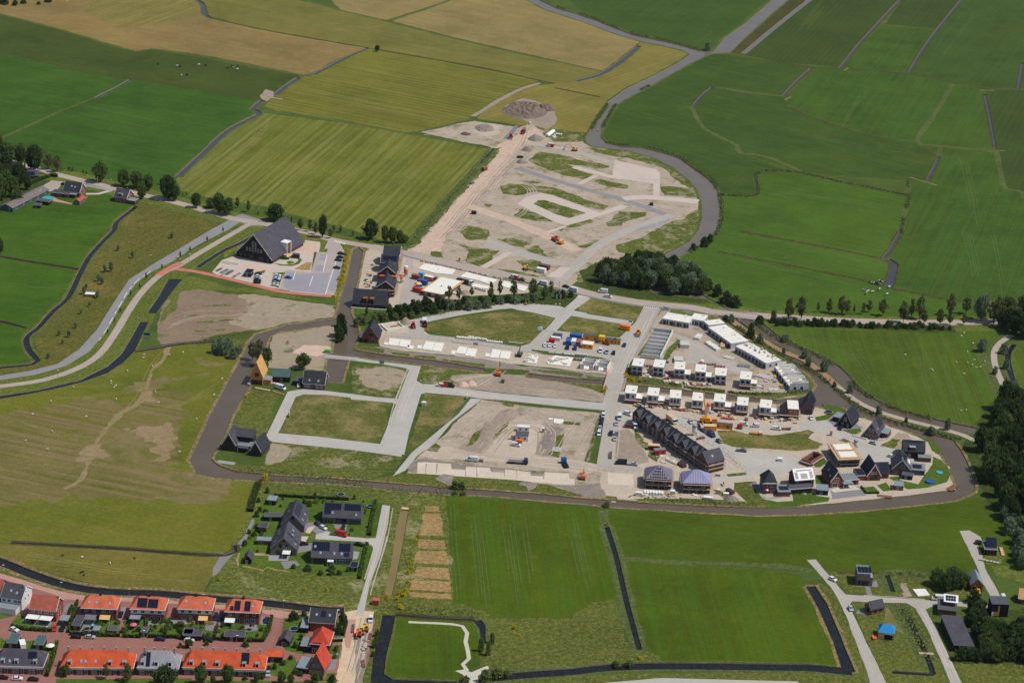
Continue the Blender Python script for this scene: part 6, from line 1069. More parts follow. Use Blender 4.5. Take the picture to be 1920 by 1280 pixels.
for a,b_,D,e,r_,wl,rm,lb,rf in (('Q:285,822','Q:350,825',5,2.3,1.9,'wood_black','tile_slate','small black garden shed with pitched slate roof by the pasture','y'),('Q:415,520','Q:490,527',4,2.2,0,'wood_brown','tile_slate','flat dark garden shed with brown front','flat'),('Q:500,275','Q:572,282',4.5,2.4,0,'wood_black','zinc','open garden cabin with pale roof beside a cream terrace','flat'),('Q:475,425','Q:620,428',3.4,2.3,0,'wood_black','roof_felt','long flat-roofed dark shed against the gable house','flat'),('Q:405,642','Q:545,648',3,2.1,0,'wood_brown','zinc','low grey store along the garden boundary','flat'),('Q:1265,890','Q:1320,895',4,2.3,0,'wood_black','solar','small black shed with solar roof beside the hedge','flat'),
  ('N:490,1105','N:598,1112',6,2.5,0,'wood_black','zinc','open black garden pavilion with zinc roof beside the striped lawns','flat'),('N:1265,1058','N:1352,1065',5,2.3,0,'wood_brown','zinc','brown garden shed with pale roof next to the square lawn','flat'),('N:1340,945','N:1440,960',3,2.2,0,'wood_black','roof_felt','dark pergola store below the brown villa','flat'),
  ('S:845,690','S:940,695',4,2.3,0,'cloth_grey','cloth_grey','garden room under a grey sail awning','flat'),('S:935,800','S:990,803',3.2,2.3,0,'wood_black','zinc','narrow grey garden shed by the clipped hedge','flat'),('S:1080,790','S:1165,795',3.2,1.8,0,'wood_brown','roof_felt','low brown store in the tan awning garden','flat'),('S:725,752','S:800,758',8,2.4,0,'brick_dark','tile_slate','long garage with white glazed front on the brick street','flat'),('S:605,705','S:672,710',4,2.5,0,'wood_black','zinc','dark garage with one white door','flat'),
  ('S:1300,690','S:1390,695',7,2.5,0,'wood_black','zinc','grey flat-roofed pergola behind the white-fronted pair','flat'),('S:1415,815','S:1462,820',4,2.2,0,'wood_black','roof_felt','slim dark shed between two hedges','flat'),('S:1835,835','S:1918,840',4.5,2.4,0,'wood_black','tile_slate','dark street-side shed beside the white car','flat'),('T:70,785','T:232,792',4.5,2.4,0,'wood_black','tile_slate','long twin garden shed with grey roof','flat'),('T:450,795','T:628,802',4.5,2.4,0,'wood_black','tile_slate','long dark double shed under the lamp post','flat'),
  ('T:955,835','T:1045,845',7,2.2,1.6,'wood_black','tile_slate','grey pitched garden house beside the fence','y'),('S:75,930','S:165,935',7,2.5,0,'wood_black','sheet_green','green-grey flat shed behind the slate terrace, next to the caravan','flat'),('S:345,948','S:430,952',7,2.5,0,'wood_black','sheet_green','green-grey flat shed beside the cream parasol','flat'),('T:835,990','T:980,995',5,2.8,1.4,'brick_dark','tile_orange','small orange-roofed outbuilding joined to the long terrace','x'),('H:205,688','H:268,694',6,2.5,0,'wood_black','solar','bicycle shelter with dark solar roof in the hall yard','flat'),
  ('f:890,600','f:955,608',9,2.3,1.2,'brick_grey','tile_redbrown','low brown-roofed farm outbuilding on the lawn','y'),('f:440,590','f:585,610',4,2.2,0,'wood_black','roof_felt','dark pool house beside the round turquoise pool','flat'),('f:412,640','f:480,645',3.5,1.9,0,'wood_black','roof_felt','tiny dark animal shed on the farm lawn','flat')):
 b = Bld('garden_shed',lb,'shed',a,b_,D=D).body(e,r_,rf,wl,rm,ov=.25,trim='trim_grey' if rf == 'flat' else None); b.wins('f',[.35],.1,1.1,1.9,'trim_white',True,True)
def terrace(a,b_,D,units,roofm,wallm,lb,rise=5.0,eave=3.6,dorm=(),sol=(),skyl=(),chims=0,hip=True,wing=None):
 b = Bld('terrace_row',lb,'terrace',a,b_,D=D).body(eave,rise,'hip' if hip else 'x',wallm,roofm,ov=.35,trim='trim_white',hipk=.34)
 b.part('frieze_band','trim_white',lambda m: m.box(-.05,b.W + .05,-.14,-.02,eave - 1.1,eave - .2)); b.wins('f',[(k + .5)/(units*3) for k in range(units*3)],eave - .95,.9,.6,'trim_white',False)
 b.wins('f',[(k + f)/units for k in range(units) for f in (.2,.42)],.5,.95,1.6); b.wins('f',[(k + .75)/units for k in range(units)],.1,1.0,2.2,'trim_white',False,True)
 for u in dorm: b.dormer(u,1.5,eave + .1,2.1,'trim_white','zinc',.45)
 for q in sol: b.solar('F',*q)
 for k in range(chims): b.chim((k + .5)/chims,.58,.8,'conc_grey')
 if skyl: b.sky('F',*skyl)
 return b
terrace('S:610,1195','S:1330,1205',10,5,'tile_orange','brick_dark','orange-tiled terrace with five front doors and white frieze',dorm=(.12,.68,.88),skyl=((.28,.35),(.34,.35),(.48,.35)),chims=6)
terrace('S:1378,1200','S:1780,1212',10,3,'tile_pale','brick_dark','short terrace with pale grey roof and three white dormers',dorm=(.12,.46,.80),sol=((.2,.08,.3,.9,1,4),(.12,.68,.19,.8,1,1)),chims=4)
terrace('T:65,1105','T:815,1130',10,6,'tile_orange','brick_dark','long orange-tiled terrace with solar block above one dormer',dorm=(.1,.26,.42,.75,.91),sol=((.71,.3,.81,.95,2,3),),chims=7)
terrace('S:-60,1180','S:430,1195',10,3,'tile_slate','brick_brown','slate-roofed terrace with solar panels at the village corner',dorm=(.18,.46,.84),sol=((.68,.45,.86,.85,4,2),),skyl=((.32,.3),))
def semi(a,b_,roofm,lb,white,sol=(),skyl=(),awn=()):
 b = Bld('semi_detached_house',lb,'house',a,b_,D=9.5,group='orange-roofed pairs along the canal street').body(5.4,3.6,'hip','brick_warm',roofm,ov=.4,trim='trim_white',hipk=.3)
 b.part('upper_band','render_white' if white else 'brick_dark',lambda m: m.box(-.05,b.W + .05,-.08,-.012,3.3,5.2)); b.wins('f',[.14,.36,.64,.86],3.7,1.5,1.3,y=-.09); b.wins('f',[.18,.36,.64,.82],.2,1.7,2.2)
 b.part('chimney','brick_dark',lambda m: m.box(b.W*.5 - .5,b.W*.5 + .5,b.D*.5 - .3,b.D*.5 + .3,8.6,10.2))
 for q in sol: b.solar('F',*q)
 if skyl: b.sky('F',*skyl)
 for u0,u1,mt in awn: b.canopy(b.W*u0,b.W*u1,-3.2,-.15,2.6,mt,tilt=.5,name='awning')
 return b
semi('S:818,640','S:1165,655','tile_salmon','orange-roofed pair with three round rooflights and two awnings',False,(),((.2,.45),(.42,.45),(.8,.42)),((.54,.84,'cloth_tan'),))
semi('S:1310,650','S:1645,665','tile_salmon','orange-roofed pair with two dark solar blocks and white upper wall',True,((.18,.15,.48,.85,3,4),(.5,.15,.8,.8,3,4)))
semi('T:20,600','T:330,612','tile_salmon','orange-roofed pair with white upper wall and a cream awning',True,(),((.22,.6),(.8,.5)),((.62,.9,'cloth_tan'),))
semi('T:455,625','T:765,640','tile_salmon','orange-roofed pair with stepped solar panels at the street end',False,((.14,.12,.24,.45,1,2),(.26,.12,.44,.85,2,4),(.56,.12,.74,.85,2,4)),((.8,.5),),((0,.3,'cloth_white'),))
b = Bld('semi_detached_house','red-brown roofed brick house with two white patio awnings','house','S:300,640','S:560,668',D=9.5).body(5.2,3.8,'x','brick_warm','tile_redbrown',ov=.3,trim='trim_white'); b.wins('f',[.12,.4,.65,.88],3.4,1.6,1.3); b.wins('f',[.3,.7],.2,2.0,2.2); b.wins('r',[.3,.6],3.2,.9,1.3); b.wins('r',[.3,.6],.9,.9,1.3); b.chim(.97,.5,.6); b.canopy(-.6,b.W*.42,-4,-.15,2.6,'cloth_white',name='awning'); b.canopy(b.W*.45,b.W*.92,-4,-.15,2.6,'cloth_white',name='awning')
b = Bld('semi_detached_house','white-rendered house with grey slate roof and rear gable facing the canal','house','S:15,530','S:220,560',D=10.5).body(5.4,4.0,'x','render_white','tile_slate',ov=.25,trim='trim_white'); b.wins('f',[.15,.4,.7,.9],3.5,1.5,1.3); b.wins('r',[.35,.65],3.4,.9,1.3); b.wins('r',[.4],6.6,.8,1.2); b.sky('F',(.4,.5),(.7,.4)); b.chim(.97,.4,.7,'render_white'); b.annex(-3,b.W*.9,-4.2,-.1,2.8,'render_white','zinc','extension')
b = Bld('house','dark red-roofed house cut by the picture edge next to the white house','house','S:-150,480','S:0,500',D=10).body(5.2,4.0,'x','brick_warm','tile_redbrown',ov=.3); b.wins('f',[.3,.8],3.4,1.4,1.3)
b = Bld('black_roofed_house','wide house with flat-looking black roof and one solar panel','house','T:1235,700','T:1460,715',D=11).body(4.6,3.0,'x','brick_warm','tile_black',ov=.5,trim='trim_white'); b.solar('F',.42,.4,.62,.85,2,1); b.sky('F',(.24,.55),(.78,.55)); b.wins('r',[.3,.7],1,1.1,1.4); b.annex(-3.6,-.5,-2,5,2.6,'wood_black','zinc','side_wing')
b = Bld('hip_house','red-tiled hipped house with blue solar panels on two slopes','house','T:1245,905','T:1410,918',D=10).body(4.6,4.6,'hip','brick_dark','tile_red',ov=.5,trim='trim_white',hipk=.48); b.solar('R',.25,.15,.75,.7,4,3); b.solar('F',.1,.03,.85,.16,7,1).solar('F',.38,.18,.66,.5,2,2); b.wins('f',[.2,.8],.4,1.8,2.0); b.annex(-4.4,-.5,1,8,2.6,'wood_black','roof_felt_pale','side_wing')
b = Bld('gable_cottage','narrow steep gable cottage with bright red roof beside the sandy street','house','T:1222,1095','T:1365,1115',D=10).body(2.8,6.8,'y','brick_grey','tile_red',ov=.2); b.wins('f',[.35,.62],3.6,.9,1.1).wins('f',[.15,.75],.6,.9,1.3); b.solar('R',.4,.3,.62,.7,1,3); b.dormer(.9,.1,1,.1,win=False); b.annex(-4.8,-.3,-.4,8,2.6,'brick_dark','zinc','garage',.2)
b = Bld('cube_house','beige cube house with rooftop solar panels and glazed ground floor','house','U:537,500','U:640,505',D=8).body(5.8,0,'flat','brick_grey','roof_felt_pale',ov=.02,t=.2); b.part('solar_panel_array','solar',lambda m: [m.slab([(.4 + i*1.5,1 + j*2.6,6.05),(1.7 + i*1.5,1 + j*2.6,6.05),(1.7 + i*1.5,3 + j*2.6,6.6),(.4 + i*1.5,3 + j*2.6,6.6)],.08) for i in range(4) for j in range(2)]); b.wins('f',[.2],.2,1.2,2.4,'wood_black',False).wins('f',[.65],.2,3,2.4,'wood_black'); b.annex(b.W + .03,b.W + 1.2,0,6,4.2,'brick_grey','conc_grey','stair_block',0,None)
b = Bld('small_house','small dark house with solar roof and brown gable on an oval plot','house','U:600,690','U:655,735',D=6.5).body(2.4,2.6,'y','wood_brown','tile_black',ov=.25,trim='trim_grey'); b.solar('R',.05,.1,.95,.95,6,3); b.wins('f',[.5],.2,1.6,2.0,'wood_black'); b.wins('r',[.3,.7],.8,1.1,1.2,'wood_black')
b = Bld('wooden_house_shell','wooden house shell under a bright blue roof tarpaulin','house','U:705,925','U:835,942',D=6.5).body(3.2,2.6,'hip','osb','sheet_blue',ov=.15,hipk=.25); b.part('opening','opening',lambda m: m.box(b.W*.4,b.W*.9,-.05,-.012,.2,2.6)); b.part('lintel','trim_white',lambda m: m.box(b.W*.38,b.W*.92,-.12,-.055,2.6,3.0))
b = Bld('dark_pavilion','low black house with raised white solar canopy near the white van','house','U:1185,735','U:1330,752',D=9).body(2.7,0,'flat','wood_brown','roof_felt',ov=.3,t=.25); b.part('upper_storey','wood_brown',lambda m: m.box(b.W*.4,b.W*.9,4.5,8.5,2.96,4.6)); u = b.part('solar_canopy','trim_white',lambda m: m.slab([(b.W*.28,3.6,4.9),(b.W + .6,3.6,4.9),(b.W + .6,9.8,5.4),(b.W*.28,9.8,5.4)],.2)); MB().add([],[]); b.part('solar_panel_array','solar',lambda m: [m.slab([(b.W*.38 + i*1.1,4.6 + j*2.2,5.03 + j*.18),(b.W*.38 + 1.0 + i*1.1,4.6 + j*2.2,5.03 + j*.18),(b.W*.38 + 1.0 + i*1.1,6.6 + j*2.2,5.2 + j*.18),(b.W*.38 + i*1.1,6.6 + j*2.2,5.2 + j*.18)],.05) for i in range(4) for j in range(2)],u)
b = Bld('black_house','tall black box house with orange panel and white door','house','U:1610,748','U:1745,752',D=7).body(6.0,0,'flat','wood_black','roof_felt',ov=.15,t=.2); b.part('orange_panel','wood',lambda m: m.box(b.W*.15,b.W*.48,-.06,-.012,.5,2.4)); b.part('orange_strip','wood',lambda m: m.box(b.W*.38,b.W*.48,-.07,-.012,2.42,5.4)); b.part('door','trim_white',lambda m: m.box(b.W*.03,b.W*.145,-.06,-.012,.3,2.4)); b.part('opening','opening',lambda m: m.box(b.W*.52,b.W*.97,-.06,-.012,.6,5.4))
b = Bld('timber_frame_house','small timber-framed house with grey metal roof behind an orange van','house','U:1448,548','U:1545,552',D=9).body(3.4,2.8,'y','wood_brown','zinc',ov=.25); b.wins('f',[.3,.7],.2,1.9,2.6,'wood').wins('f',[.35,.65],3.2,1.1,1.4,'wood')
b = Bld('studio_house','small studio with tilted black roof, white edge and rubble round it','house','U:1560,255','U:1655,262',D=7).body(3.0,0,'flat','wood_black','roof_felt',ov=.3,t=.2,trim='trim_white'); b.part('tilted_roof','solar',lambda m: m.slab([(.6,1.5,3.6),(b.W + .2,1.5,3.6),(b.W + .2,6.8,5.6),(.6,6.8,5.6)],.2)); b.part('upper_storey','wood_black',lambda m: m.extrude([(1.7,3.21),(6.6,3.21),(6.6,5.2),(1.7,3.4)],'x',.8,b.W)); b.wins('f',[.5],.2,3,2.2,'wood')
b = Bld('blue_house','small house with blue and orange roof at the picture edge','house','U:1830,640','U:1920,655',D=7).body(2.4,3,'x','sheet_green','osb',ov=.3,trim='paint_cyan'); b.wins('f',[.5],.3,1.5,1.8)
b = Bld('shed','very long open shed with plain grey roof at the edge of the thicket','shed','U:1310,1030','U:1478,1042',c='U:1200,795'); D = b.D
sk = P1('U:1200,795') - b.A; sx = math.cos(b.rz)*sk.x + math.sin(b.rz)*sk.y
MB().slab([(0,0,3.2),(b.W,0,3.2),(b.W + sx*.99,D,3.9),(sx,D,3.9)],.25).obj('roof','tile_slate',b.r); MB().slab([(.6,.5,2.9),(.6,.5,0),(sx + .6,D - .5,0),(sx + .6,D - .5,3.4)],.15).obj('wall','wood_black',b.r)
for k in range(8): MB().box(b.W - .8 + sx*k/7 - .1,b.W - .8 + sx*k/7 + .1,.3 + (D - .8)*k/7,.5 + (D - .8)*k/7,0,2.9).obj('post','wood_brown',b.r)
b = Bld('farm_shed','very long low farm shed with grey-brown roof and green end wall','barn','f:50,665','f:155,690',c='f:430,455'); sk = P1('f:585,470') - P1('f:155,690'); b.D = max(8,-math.sin(b.rz)*sk.x + math.cos(b.rz)*sk.y); b.r.rotation_euler[2] = b.rz
dirv = math.atan2(sk.y,sk.x); b.rz = dirv - math.pi/2; b.r.rotation_euler = (0,0,b.rz); b.D = sk.length; b.r.location = P1('f:155,690') - Vector((math.cos(b.rz),math.sin(b.rz),0))*9.0; b.W = 9.0
b.body(2.6,1.9,'y','sheet_green','tile_redbrown' if False else 'brick_grey',ov=.4,trim='trim_grey'); b.sky('R',(.82,.5),(.87,.5)); b.wins('f',[.7],.2,1.2,2.0); b.wins('r',[.1,.3,.5,.7,.9],1,1.6,1.0)
b = Bld('farmhouse','farmhouse with black tiled roof and red brick gable beside the pool','house','f:760,490','f:955,512',D=10).body(3.2,4.8,'x','brick_warm','tile_black',ov=.3,trim='trim_white'); b.sky('F',(.45,.55),(.65,.5)); b.wins('r',[.35,.55],3.6,1.0,1.6); b.wins('r',[.3,.7],.8,1.2,1.4); b.annex(-6.5,b.W*.4,-3.4,2.5,2.5,'brick_warm','tile_slate','extension',.2,'trim_white',2); b.canopy(b.W*.45,b.W*.9,-3,-.1,2.5,'zinc')
b = Bld('bungalow','low dark bungalow with blue solar panels half hidden by the wood','house','f:270,305','f:470,300',D=10).body(2.6,2.6,'hip','brick_brown','tile_slate',ov=.4,hipk=.4); b.solar('F',.1,.1,.75,.7,6,3); b.chim(.3,.5,.8)
b = Bld('white_gabled_house','small house with white-edged gables and flat dormers beside the lane','house','f:1370,560','f:1520,585',D=9).body(3.4,4.2,'x','brick_warm','tile_slate',ov=.3,trim='trim_white'); b.dormer(.45,3.2,3.6,1.8,'trim_white','roof_felt_pale',.6); b.wins('r',[.4,.6],3.4,.9,1.3); b.wins('f',[.2,.5,.8],.5,1.3,1.6); b.annex(b.W + .4,b.W + 6,0,5,2.4,'brick_brown','zinc','extension',.2); b.chim(.8,.5,.8)
# ================================================================ vehicles
def side_hull(prof,w,tuck=.12):
 zs = [z for _,z in prof]; zm = max(zs); m = MB(); n = len(prof)
 def yy(z): return w/2 - (tuck*max(0,(z - .95)/(zm - .95)) if zm > .95 else 0)
 m.add([(x,-yy(z),z) for x,z in prof] + [(x,yy(z),z) for x,z in prof],[tuple(range(n))[::-1],tuple(range(n,2*n))] + [(i,(i + 1) % n,n + (i + 1) % n,n + i) for i in range(n)]); return m
WHEEL = {}
def wheel_mesh(r,w):
 k = (r,w)
 if k not in WHEEL:
  m = MB(); A = [2*math.pi*i/10 for i in range(10)]; m.add([(r*math.cos(a),-w/2,r*math.sin(a)) for a in A] + [(r*math.cos(a),w/2,r*math.sin(a)) for a in A],[tuple(range(10)),tuple(range(10,20))[::-1]] + [(i,10 + i,10 + (i + 1) % 10,(i + 1) % 10) for i in range(10)]); WHEEL[k] = m.mesh('wheel','rubber')
 return WHEEL[k]
VEH = {'car': (1.78,[(-2.15,.32),(-2.17,.72),(-2.0,.98),(-1.75,1.05),(-1.15,1.46),(.25,1.48),(1.0,1.0),(1.85,.86),(2.13,.68),(2.14,.32)],(1.35,.31)),
 'hatch': (1.72,[(-1.9,.32),(-1.95,.8),(-1.85,1.05),(-1.55,1.47),(.25,1.52),(.95,1.03),(1.65,.9),(1.92,.7),(1.92,.32)],(1.22,.3)),
 'small_van': (1.8,[(-2.2,.35),(-2.22,1.8),(-2.1,1.86),(.55,1.86),(1.25,1.1),(1.95,.95),(2.2,.75),(2.2,.35)],(1.4,.32)),
 'van': (2.0,[(-2.8,.4),(-2.82,2.4),(-2.7,2.48),(1.25,2.5),(1.5,2.35),(2.15,1.35),(2.75,1.15),(2.9,.85),(2.9,.4)],(1.75,.36)),
 'pickup': (1.85,[(-2.6,.45),(-2.62,1.0),(-.5,1.0),(-.4,1.7),(.9,1.72),(1.5,1.1),(2.45,1.0),(2.62,.8),(2.62,.45)],(1.6,.38))}
VM = {}
def veh_parts(kind):
 if kind in VM: return VM[kind]
 w,prof,(wx,wr) = VEH[kind]; body = side_hull(prof,w).mesh('body','paint_white'); g = MB(); zt = max(z for _,z in prof)
 if kind in ('van','small_van','pickup'):
  i = {'van': 4,'small_van': 3,'pickup': 4}[kind]; (x0,z0),(x1,z1) = prof[i],prof[i + 1]; d = Vector((z0 - z1,0,x1 - x0)).normalized()*.03
  g.slab([Vector((x0,-w*.42,z0)) + d,Vector((x1,-w*.45,z1)) + d,Vector((x1,w*.45,z1)) + d,Vector((x0,w*.42,z0)) + d],.02)
  for s_ in (-1,1): g.box(x0 - .85,x0 + .1,s_*w/2 - .03 - (.1 if s_ > 0 else -.04),s_*w/2 + .03 - (.04 if s_ > 0 else -.1),zt*.62,zt*.86)
 else:
  k = 4 if kind == 'car' else 3
  for i,j in ((k - 1,k),(k + 1,k + 2)):
   (x0,z0),(x1,z1) = prof[i],prof[j]; d = Vector((z0 - z1,0,x1 - x0)).normalized()*.025; a = .12
   p,q = Vector((x0 + (x1 - x0)*a,0,z0 + (z1 - z0)*a)),Vector((x0 + (x1 - x0)*.92,0,z0 + (z1 - z0)*.92)); g.slab([p + d + Vector((0,-w*.43,0)),q + d + Vector((0,-w*.42,0)),q + d + Vector((0,w*.42,0)),p + d + Vector((0,w*.43,0))],.02)
  (xa,za),(xb,zb),(xc,zc),(xd,zd) = prof[k - 1],prof[k],prof[k + 1],prof[k + 2]
  for s_ in (-1,1):
   y1,y2 = s_*(w/2 + .012 - .02),s_*(w/2 - .085); g.add([(xa + .15,y1,za + .03),(xd - .12,y1,za + .03),(xc - .04,y2,zc - .07),(xb + .06,y2,zb - .07)],[(0,1,2,3) if s_ < 0 else (3,2,1,0)])
 VM[kind] = (body,g.mesh('windows','glass'),wheel_mesh(wr,.2),wx,w,wr); return VM[kind]
def recol(o,mat):
 o.material_slots[0].link = 'OBJECT'; o.material_slots[0].material = M(mat); return o
VCAT = {'car': 'car','hatch': 'car','small_van': 'van','van': 'van','pickup': 'pickup'}
def veh(kind,col,s,d,label,group=None,two=None):
 body,gl,wh,wx,w,wr = veh_parts(kind); r = thing({'car': 'parked_car','hatch': 'parked_car','small_van': 'van','van': 'van','pickup': 'pickup_truck'}[kind],label,VCAT[kind],P1(s),heading(s,d),group)
 recol(link('body',body,r),'paint_' + col); link('windows',gl,r)
 for x in (-wx,wx):
  for y in (-1,1): link('wheel',wh,r,(x,y*(w/2 - .1),wr))
 if two: MB().box(-VEH[kind][1][1][0]*0 - (2.84 if kind == 'van' else 2.23),-.4,-w/2 - .012,w/2 + .012,.5,(2.44 if kind == 'van' else 1.7)).obj('cargo_panel','paint_' + two,r)
 return r
HR = (1,.1); g = 'dark cars in the long bay by the canal'
for y,x in ((462,1168),(498,1160),(528,1142),(605,1128)): veh('car','black' if y != 528 else 'navy','H:%d,%d' % (x,y),HR,'dark car in the long parking bay next to the yellow verge',g)
veh('car','blue','H:643,702',HR,'bright blue car alone on the grey parking squares')
for y,c in ((668,'black'),(690,'white'),(712,'silver'),(732,'black'),(752,'black')): veh('car',c,'H:%g,%g' % (342 - (y - 668)*.12,y),HR,'%s car in the short row beside the bicycle shelter' % c,'cars beside the bicycle shelter')
for y,c in ((680,'white'),(698,'silver'),(716,'white'),(736,'navy'),(757,'silver'),(778,'white')): veh('car',c,'H:%g,%g' % (534 - (y - 680)*.26,y),HR,'%s car in the row along the car park hedge bed' % c,'cars along the hedge bed')
D1 = (1,.22)
veh('van','white','I:1192,490',(-1,-.22),'white and red van on the road by the barriers',None,'red'); veh('pickup','grey','I:1265,508',D1,'small dark trailer truck behind the white and red van'); veh('van','white','I:1482,552',(-1,-.2),'white van on the road behind the hedgerow trees'); veh('car','black','I:1712,580',D1,'black car driving on the main road near the junction'); veh('van','white','I:1782,618',(-1,-.2),'white van on the main road just before the street junction')
veh('van','white','K:1015,100',(-1,-.12),'long white van on the main road beside the grove'); veh('small_van','white','K:1068,148',(1,.15),'small white van passing the long van by the grove'); veh('hatch','white','I:365,14',(-.5,1),'white car alone on the sandy haul road')
g = 'white cars parked in the site office yard'
for x,y in ((436,634),(482,634),(536,640)): veh('hatch','white','K:%d,%d' % (x,y),(-.12,1),'small white car parked side by side at the site cabins',g)
DV = (-.15,1)
for k,c,s,d,l in (('pickup','navy','K:662,655',DV,'dark pickup parked in front of the white cabin'),('small_van','darkblue','K:738,665',DV,'dark blue van parked in front of the rust cabin'),('car','darkblue','K:1230,632',(-.3,1),'dark blue car on the street beside the orange cabins'),('small_van','white','K:990,690',(-.2,1),'white van parked below the orange and white container'),('small_van','silver','K:1055,703',(-.2,1),'silver van parked beside the spool yard'),('hatch','black','K:1122,712',(-.2,1),'small dark car at the mouth of the site yard'),('hatch','maroon','K:1050,618',D1,'dark red car tucked in front of the orange cabins'),
  ('van','white','M:115,345',(-.1,1),'white van parked along the street by the slate terrace'),('hatch','silver','M:82,405',(-.1,1),'pale blue-grey car behind the white van on the street'),('pickup','navy','M:30,500',(-.1,1),'dark pickup on the street opposite the parked row'),('hatch','grey','M:84,510',(-.1,1),'grey car beside the bare earth triangle'),('hatch','silver','M:68,558',(-.1,1),'silver car below the grey car by the earth triangle'),('van','white','M:268,432',(.5,1),'white van parked against the slate terrace front'),('small_van','white','M:200,305',(.8,.3),'white van with red skip behind it at the terrace corner'),
  ('car','silver','M:828,385',(.6,1),'silver estate car next to the crane'),('small_van','navy','M:905,440',(.5,1),'dark van behind the silver estate car'),('car','navy','M:955,472',(.7,.5),'navy car parked behind the grey silo'),('van','darkblue','M:1032,515',(.7,.55),'blue van parked at the edge of the long lawn'),('hatch','black','M:1110,580',(.7,.5),'black car parked alone at the lawn corner'),('van','black','M:130,798',(-1,-.05),'black van parked below the earth triangle'),('pickup','silver','M:245,808',(1,.1),'pale pickup with ladder next to the black van'),('small_van','white','M:1358,410',(1,.1),'white van beside the orange mixer'),('small_van','white','M:1470,425',(-1,-.05),'white van behind the timber stacks on the site street'),('small_van','white','M:1688,455',(1,.1),'white van parked alone along the lawn edge'),('pickup','grey','M:1335,672',(1,.1),'grey flatbed trailer with a motor on the paved circle'),
  ('car','white','N:1235,730',(1,.25),'white car parked beside the black-clad house'),('hatch','silver','N:1052,597',(1,.3),'silver car by the heaps of paving'),('hatch','white','N:432,348',(.5,1),'white car under the folded roof house'),('hatch','black','N:722,448',(-.6,1),'black car in front of the dark gabled house by the pond'),
  ('small_van','white','P:1780,295',(-.1,1),'white van first in the row by the building plot fence'),('hatch','navy','P:1772,328',(-.1,1),'blue car second in the fence row'),('hatch','black','P:1765,360',(-.1,1),'black car in the middle of the fence row'),('hatch','silver','P:1752,405',(-.1,1),'silver car fourth in the fence row'),('small_van','white','P:1742,455',(-.1,1),'white van last in the fence row'),('van','white','P:600,690',(-1,-.1),'long white van with a trailer on the sandy track'),('small_van','white','P:998,556',(1,.15),'white car parked against the white site hut'),
  ('small_van','white','J:880,822',(-1,-.12),'white and red van on the concrete street'),('van','black','J:970,828',(1,.1),'black van parked behind the white and red van'),('van','white','O:780,475',(1,.3),'white van beside the timber house heap'),('hatch','white','O:962,450',(-.1,1),'white car under the dark carport'),('car','navy','Q:968,460',(1,.6),'navy car on the grey drive between the gable houses'),('hatch','white','Q:1015,495',(1,.5),'white car behind the navy car on the drive'),('hatch','black','Q:1195,510',(.1,1),'black car in front of the recessed glazing'),('van','red','Q:1182,560',(1,.25),'red van with a green trailer on the turning'),('car','black','Q:832,645',(1,-.1),'black car beside the lower gable house'),('car','black','Q:1345,650',(1,.2),'dark car under the shrubs by the side entrance'),
  ('car','white','S:140,755',(1,.35),'white car turning on the brick street'),('hatch','red','S:545,745',(-.2,1),'red car on the drive by the dark garage'),('hatch','black','S:622,748',(-.3,1),'black car beside the red car on the drive'),('car','black','S:760,828',(1,.03),'black estate car parked along the clipped hedge'),('car','silver','S:900,830',(1,.05),'silver estate car parked along the clipped hedge'),('car','navy','S:1600,852',(1,.05),'navy car on the brick street by the long hedge'),('car','white','S:1892,860',(1,.05),'white car at the dark street-side shed'),('car','white','S:172,1245',(1,.03),'white car before the slate-roofed terrace'),('car','black','S:28,1235',(1,.03),'black car before the slate terrace at the picture edge'),('car','black','S:332,1253',(1,.03),'black car before the slate terrace near the corner'),('hatch','black','S:1206,608',(-.4,1),'black car in the gap between two orange-roofed pairs'),('small_van','navy','T:370,585',(-.1,1),'navy van on the drive between orange-roofed pairs'),('small_van','black','T:432,585',(-.1,1),'black van on the drive by the cream awning'),('car','navy','T:836,610',(-.1,1),'dark car beside the corner hedge'),('hatch','black','T:300,797',(1,.05),'dark car half hidden behind the garden hedge'),('hatch','white','T:125,793',(1,.05),'white car in front of the twin garden shed'),('car','silver','T:850,1105',(-.1,1),'silver car beside the end of the long terrace'),('small_van','white','T:1797,605',(-.2,1),'white van parked by the moat verge'),
  ('hatch','white','U:347,457',(1,.5),'white car on the lane above the cube house'),('hatch','silver','U:490,692',(.5,1),'silver car on the lane beside the oval plot'),('van','white','U:1190,615',(-1,-.05),'white van on the lane under the tree clump'),('van','amber','U:1506,585',(.15,1),'orange van standing before the timber-framed house'),('small_van','white','U:1712,610',(.4,1),'white van on the grass next to the tall black house'),('car','black','f:770,362',(1,.1),'black car on the farm yard'),('van','white','c:832,640',(-1,-.15),'white van with red cargo body on the northern site road')): veh(k,c,s,d,l,None,'red' if 'red cargo' in l or 'white and red' in l else None)
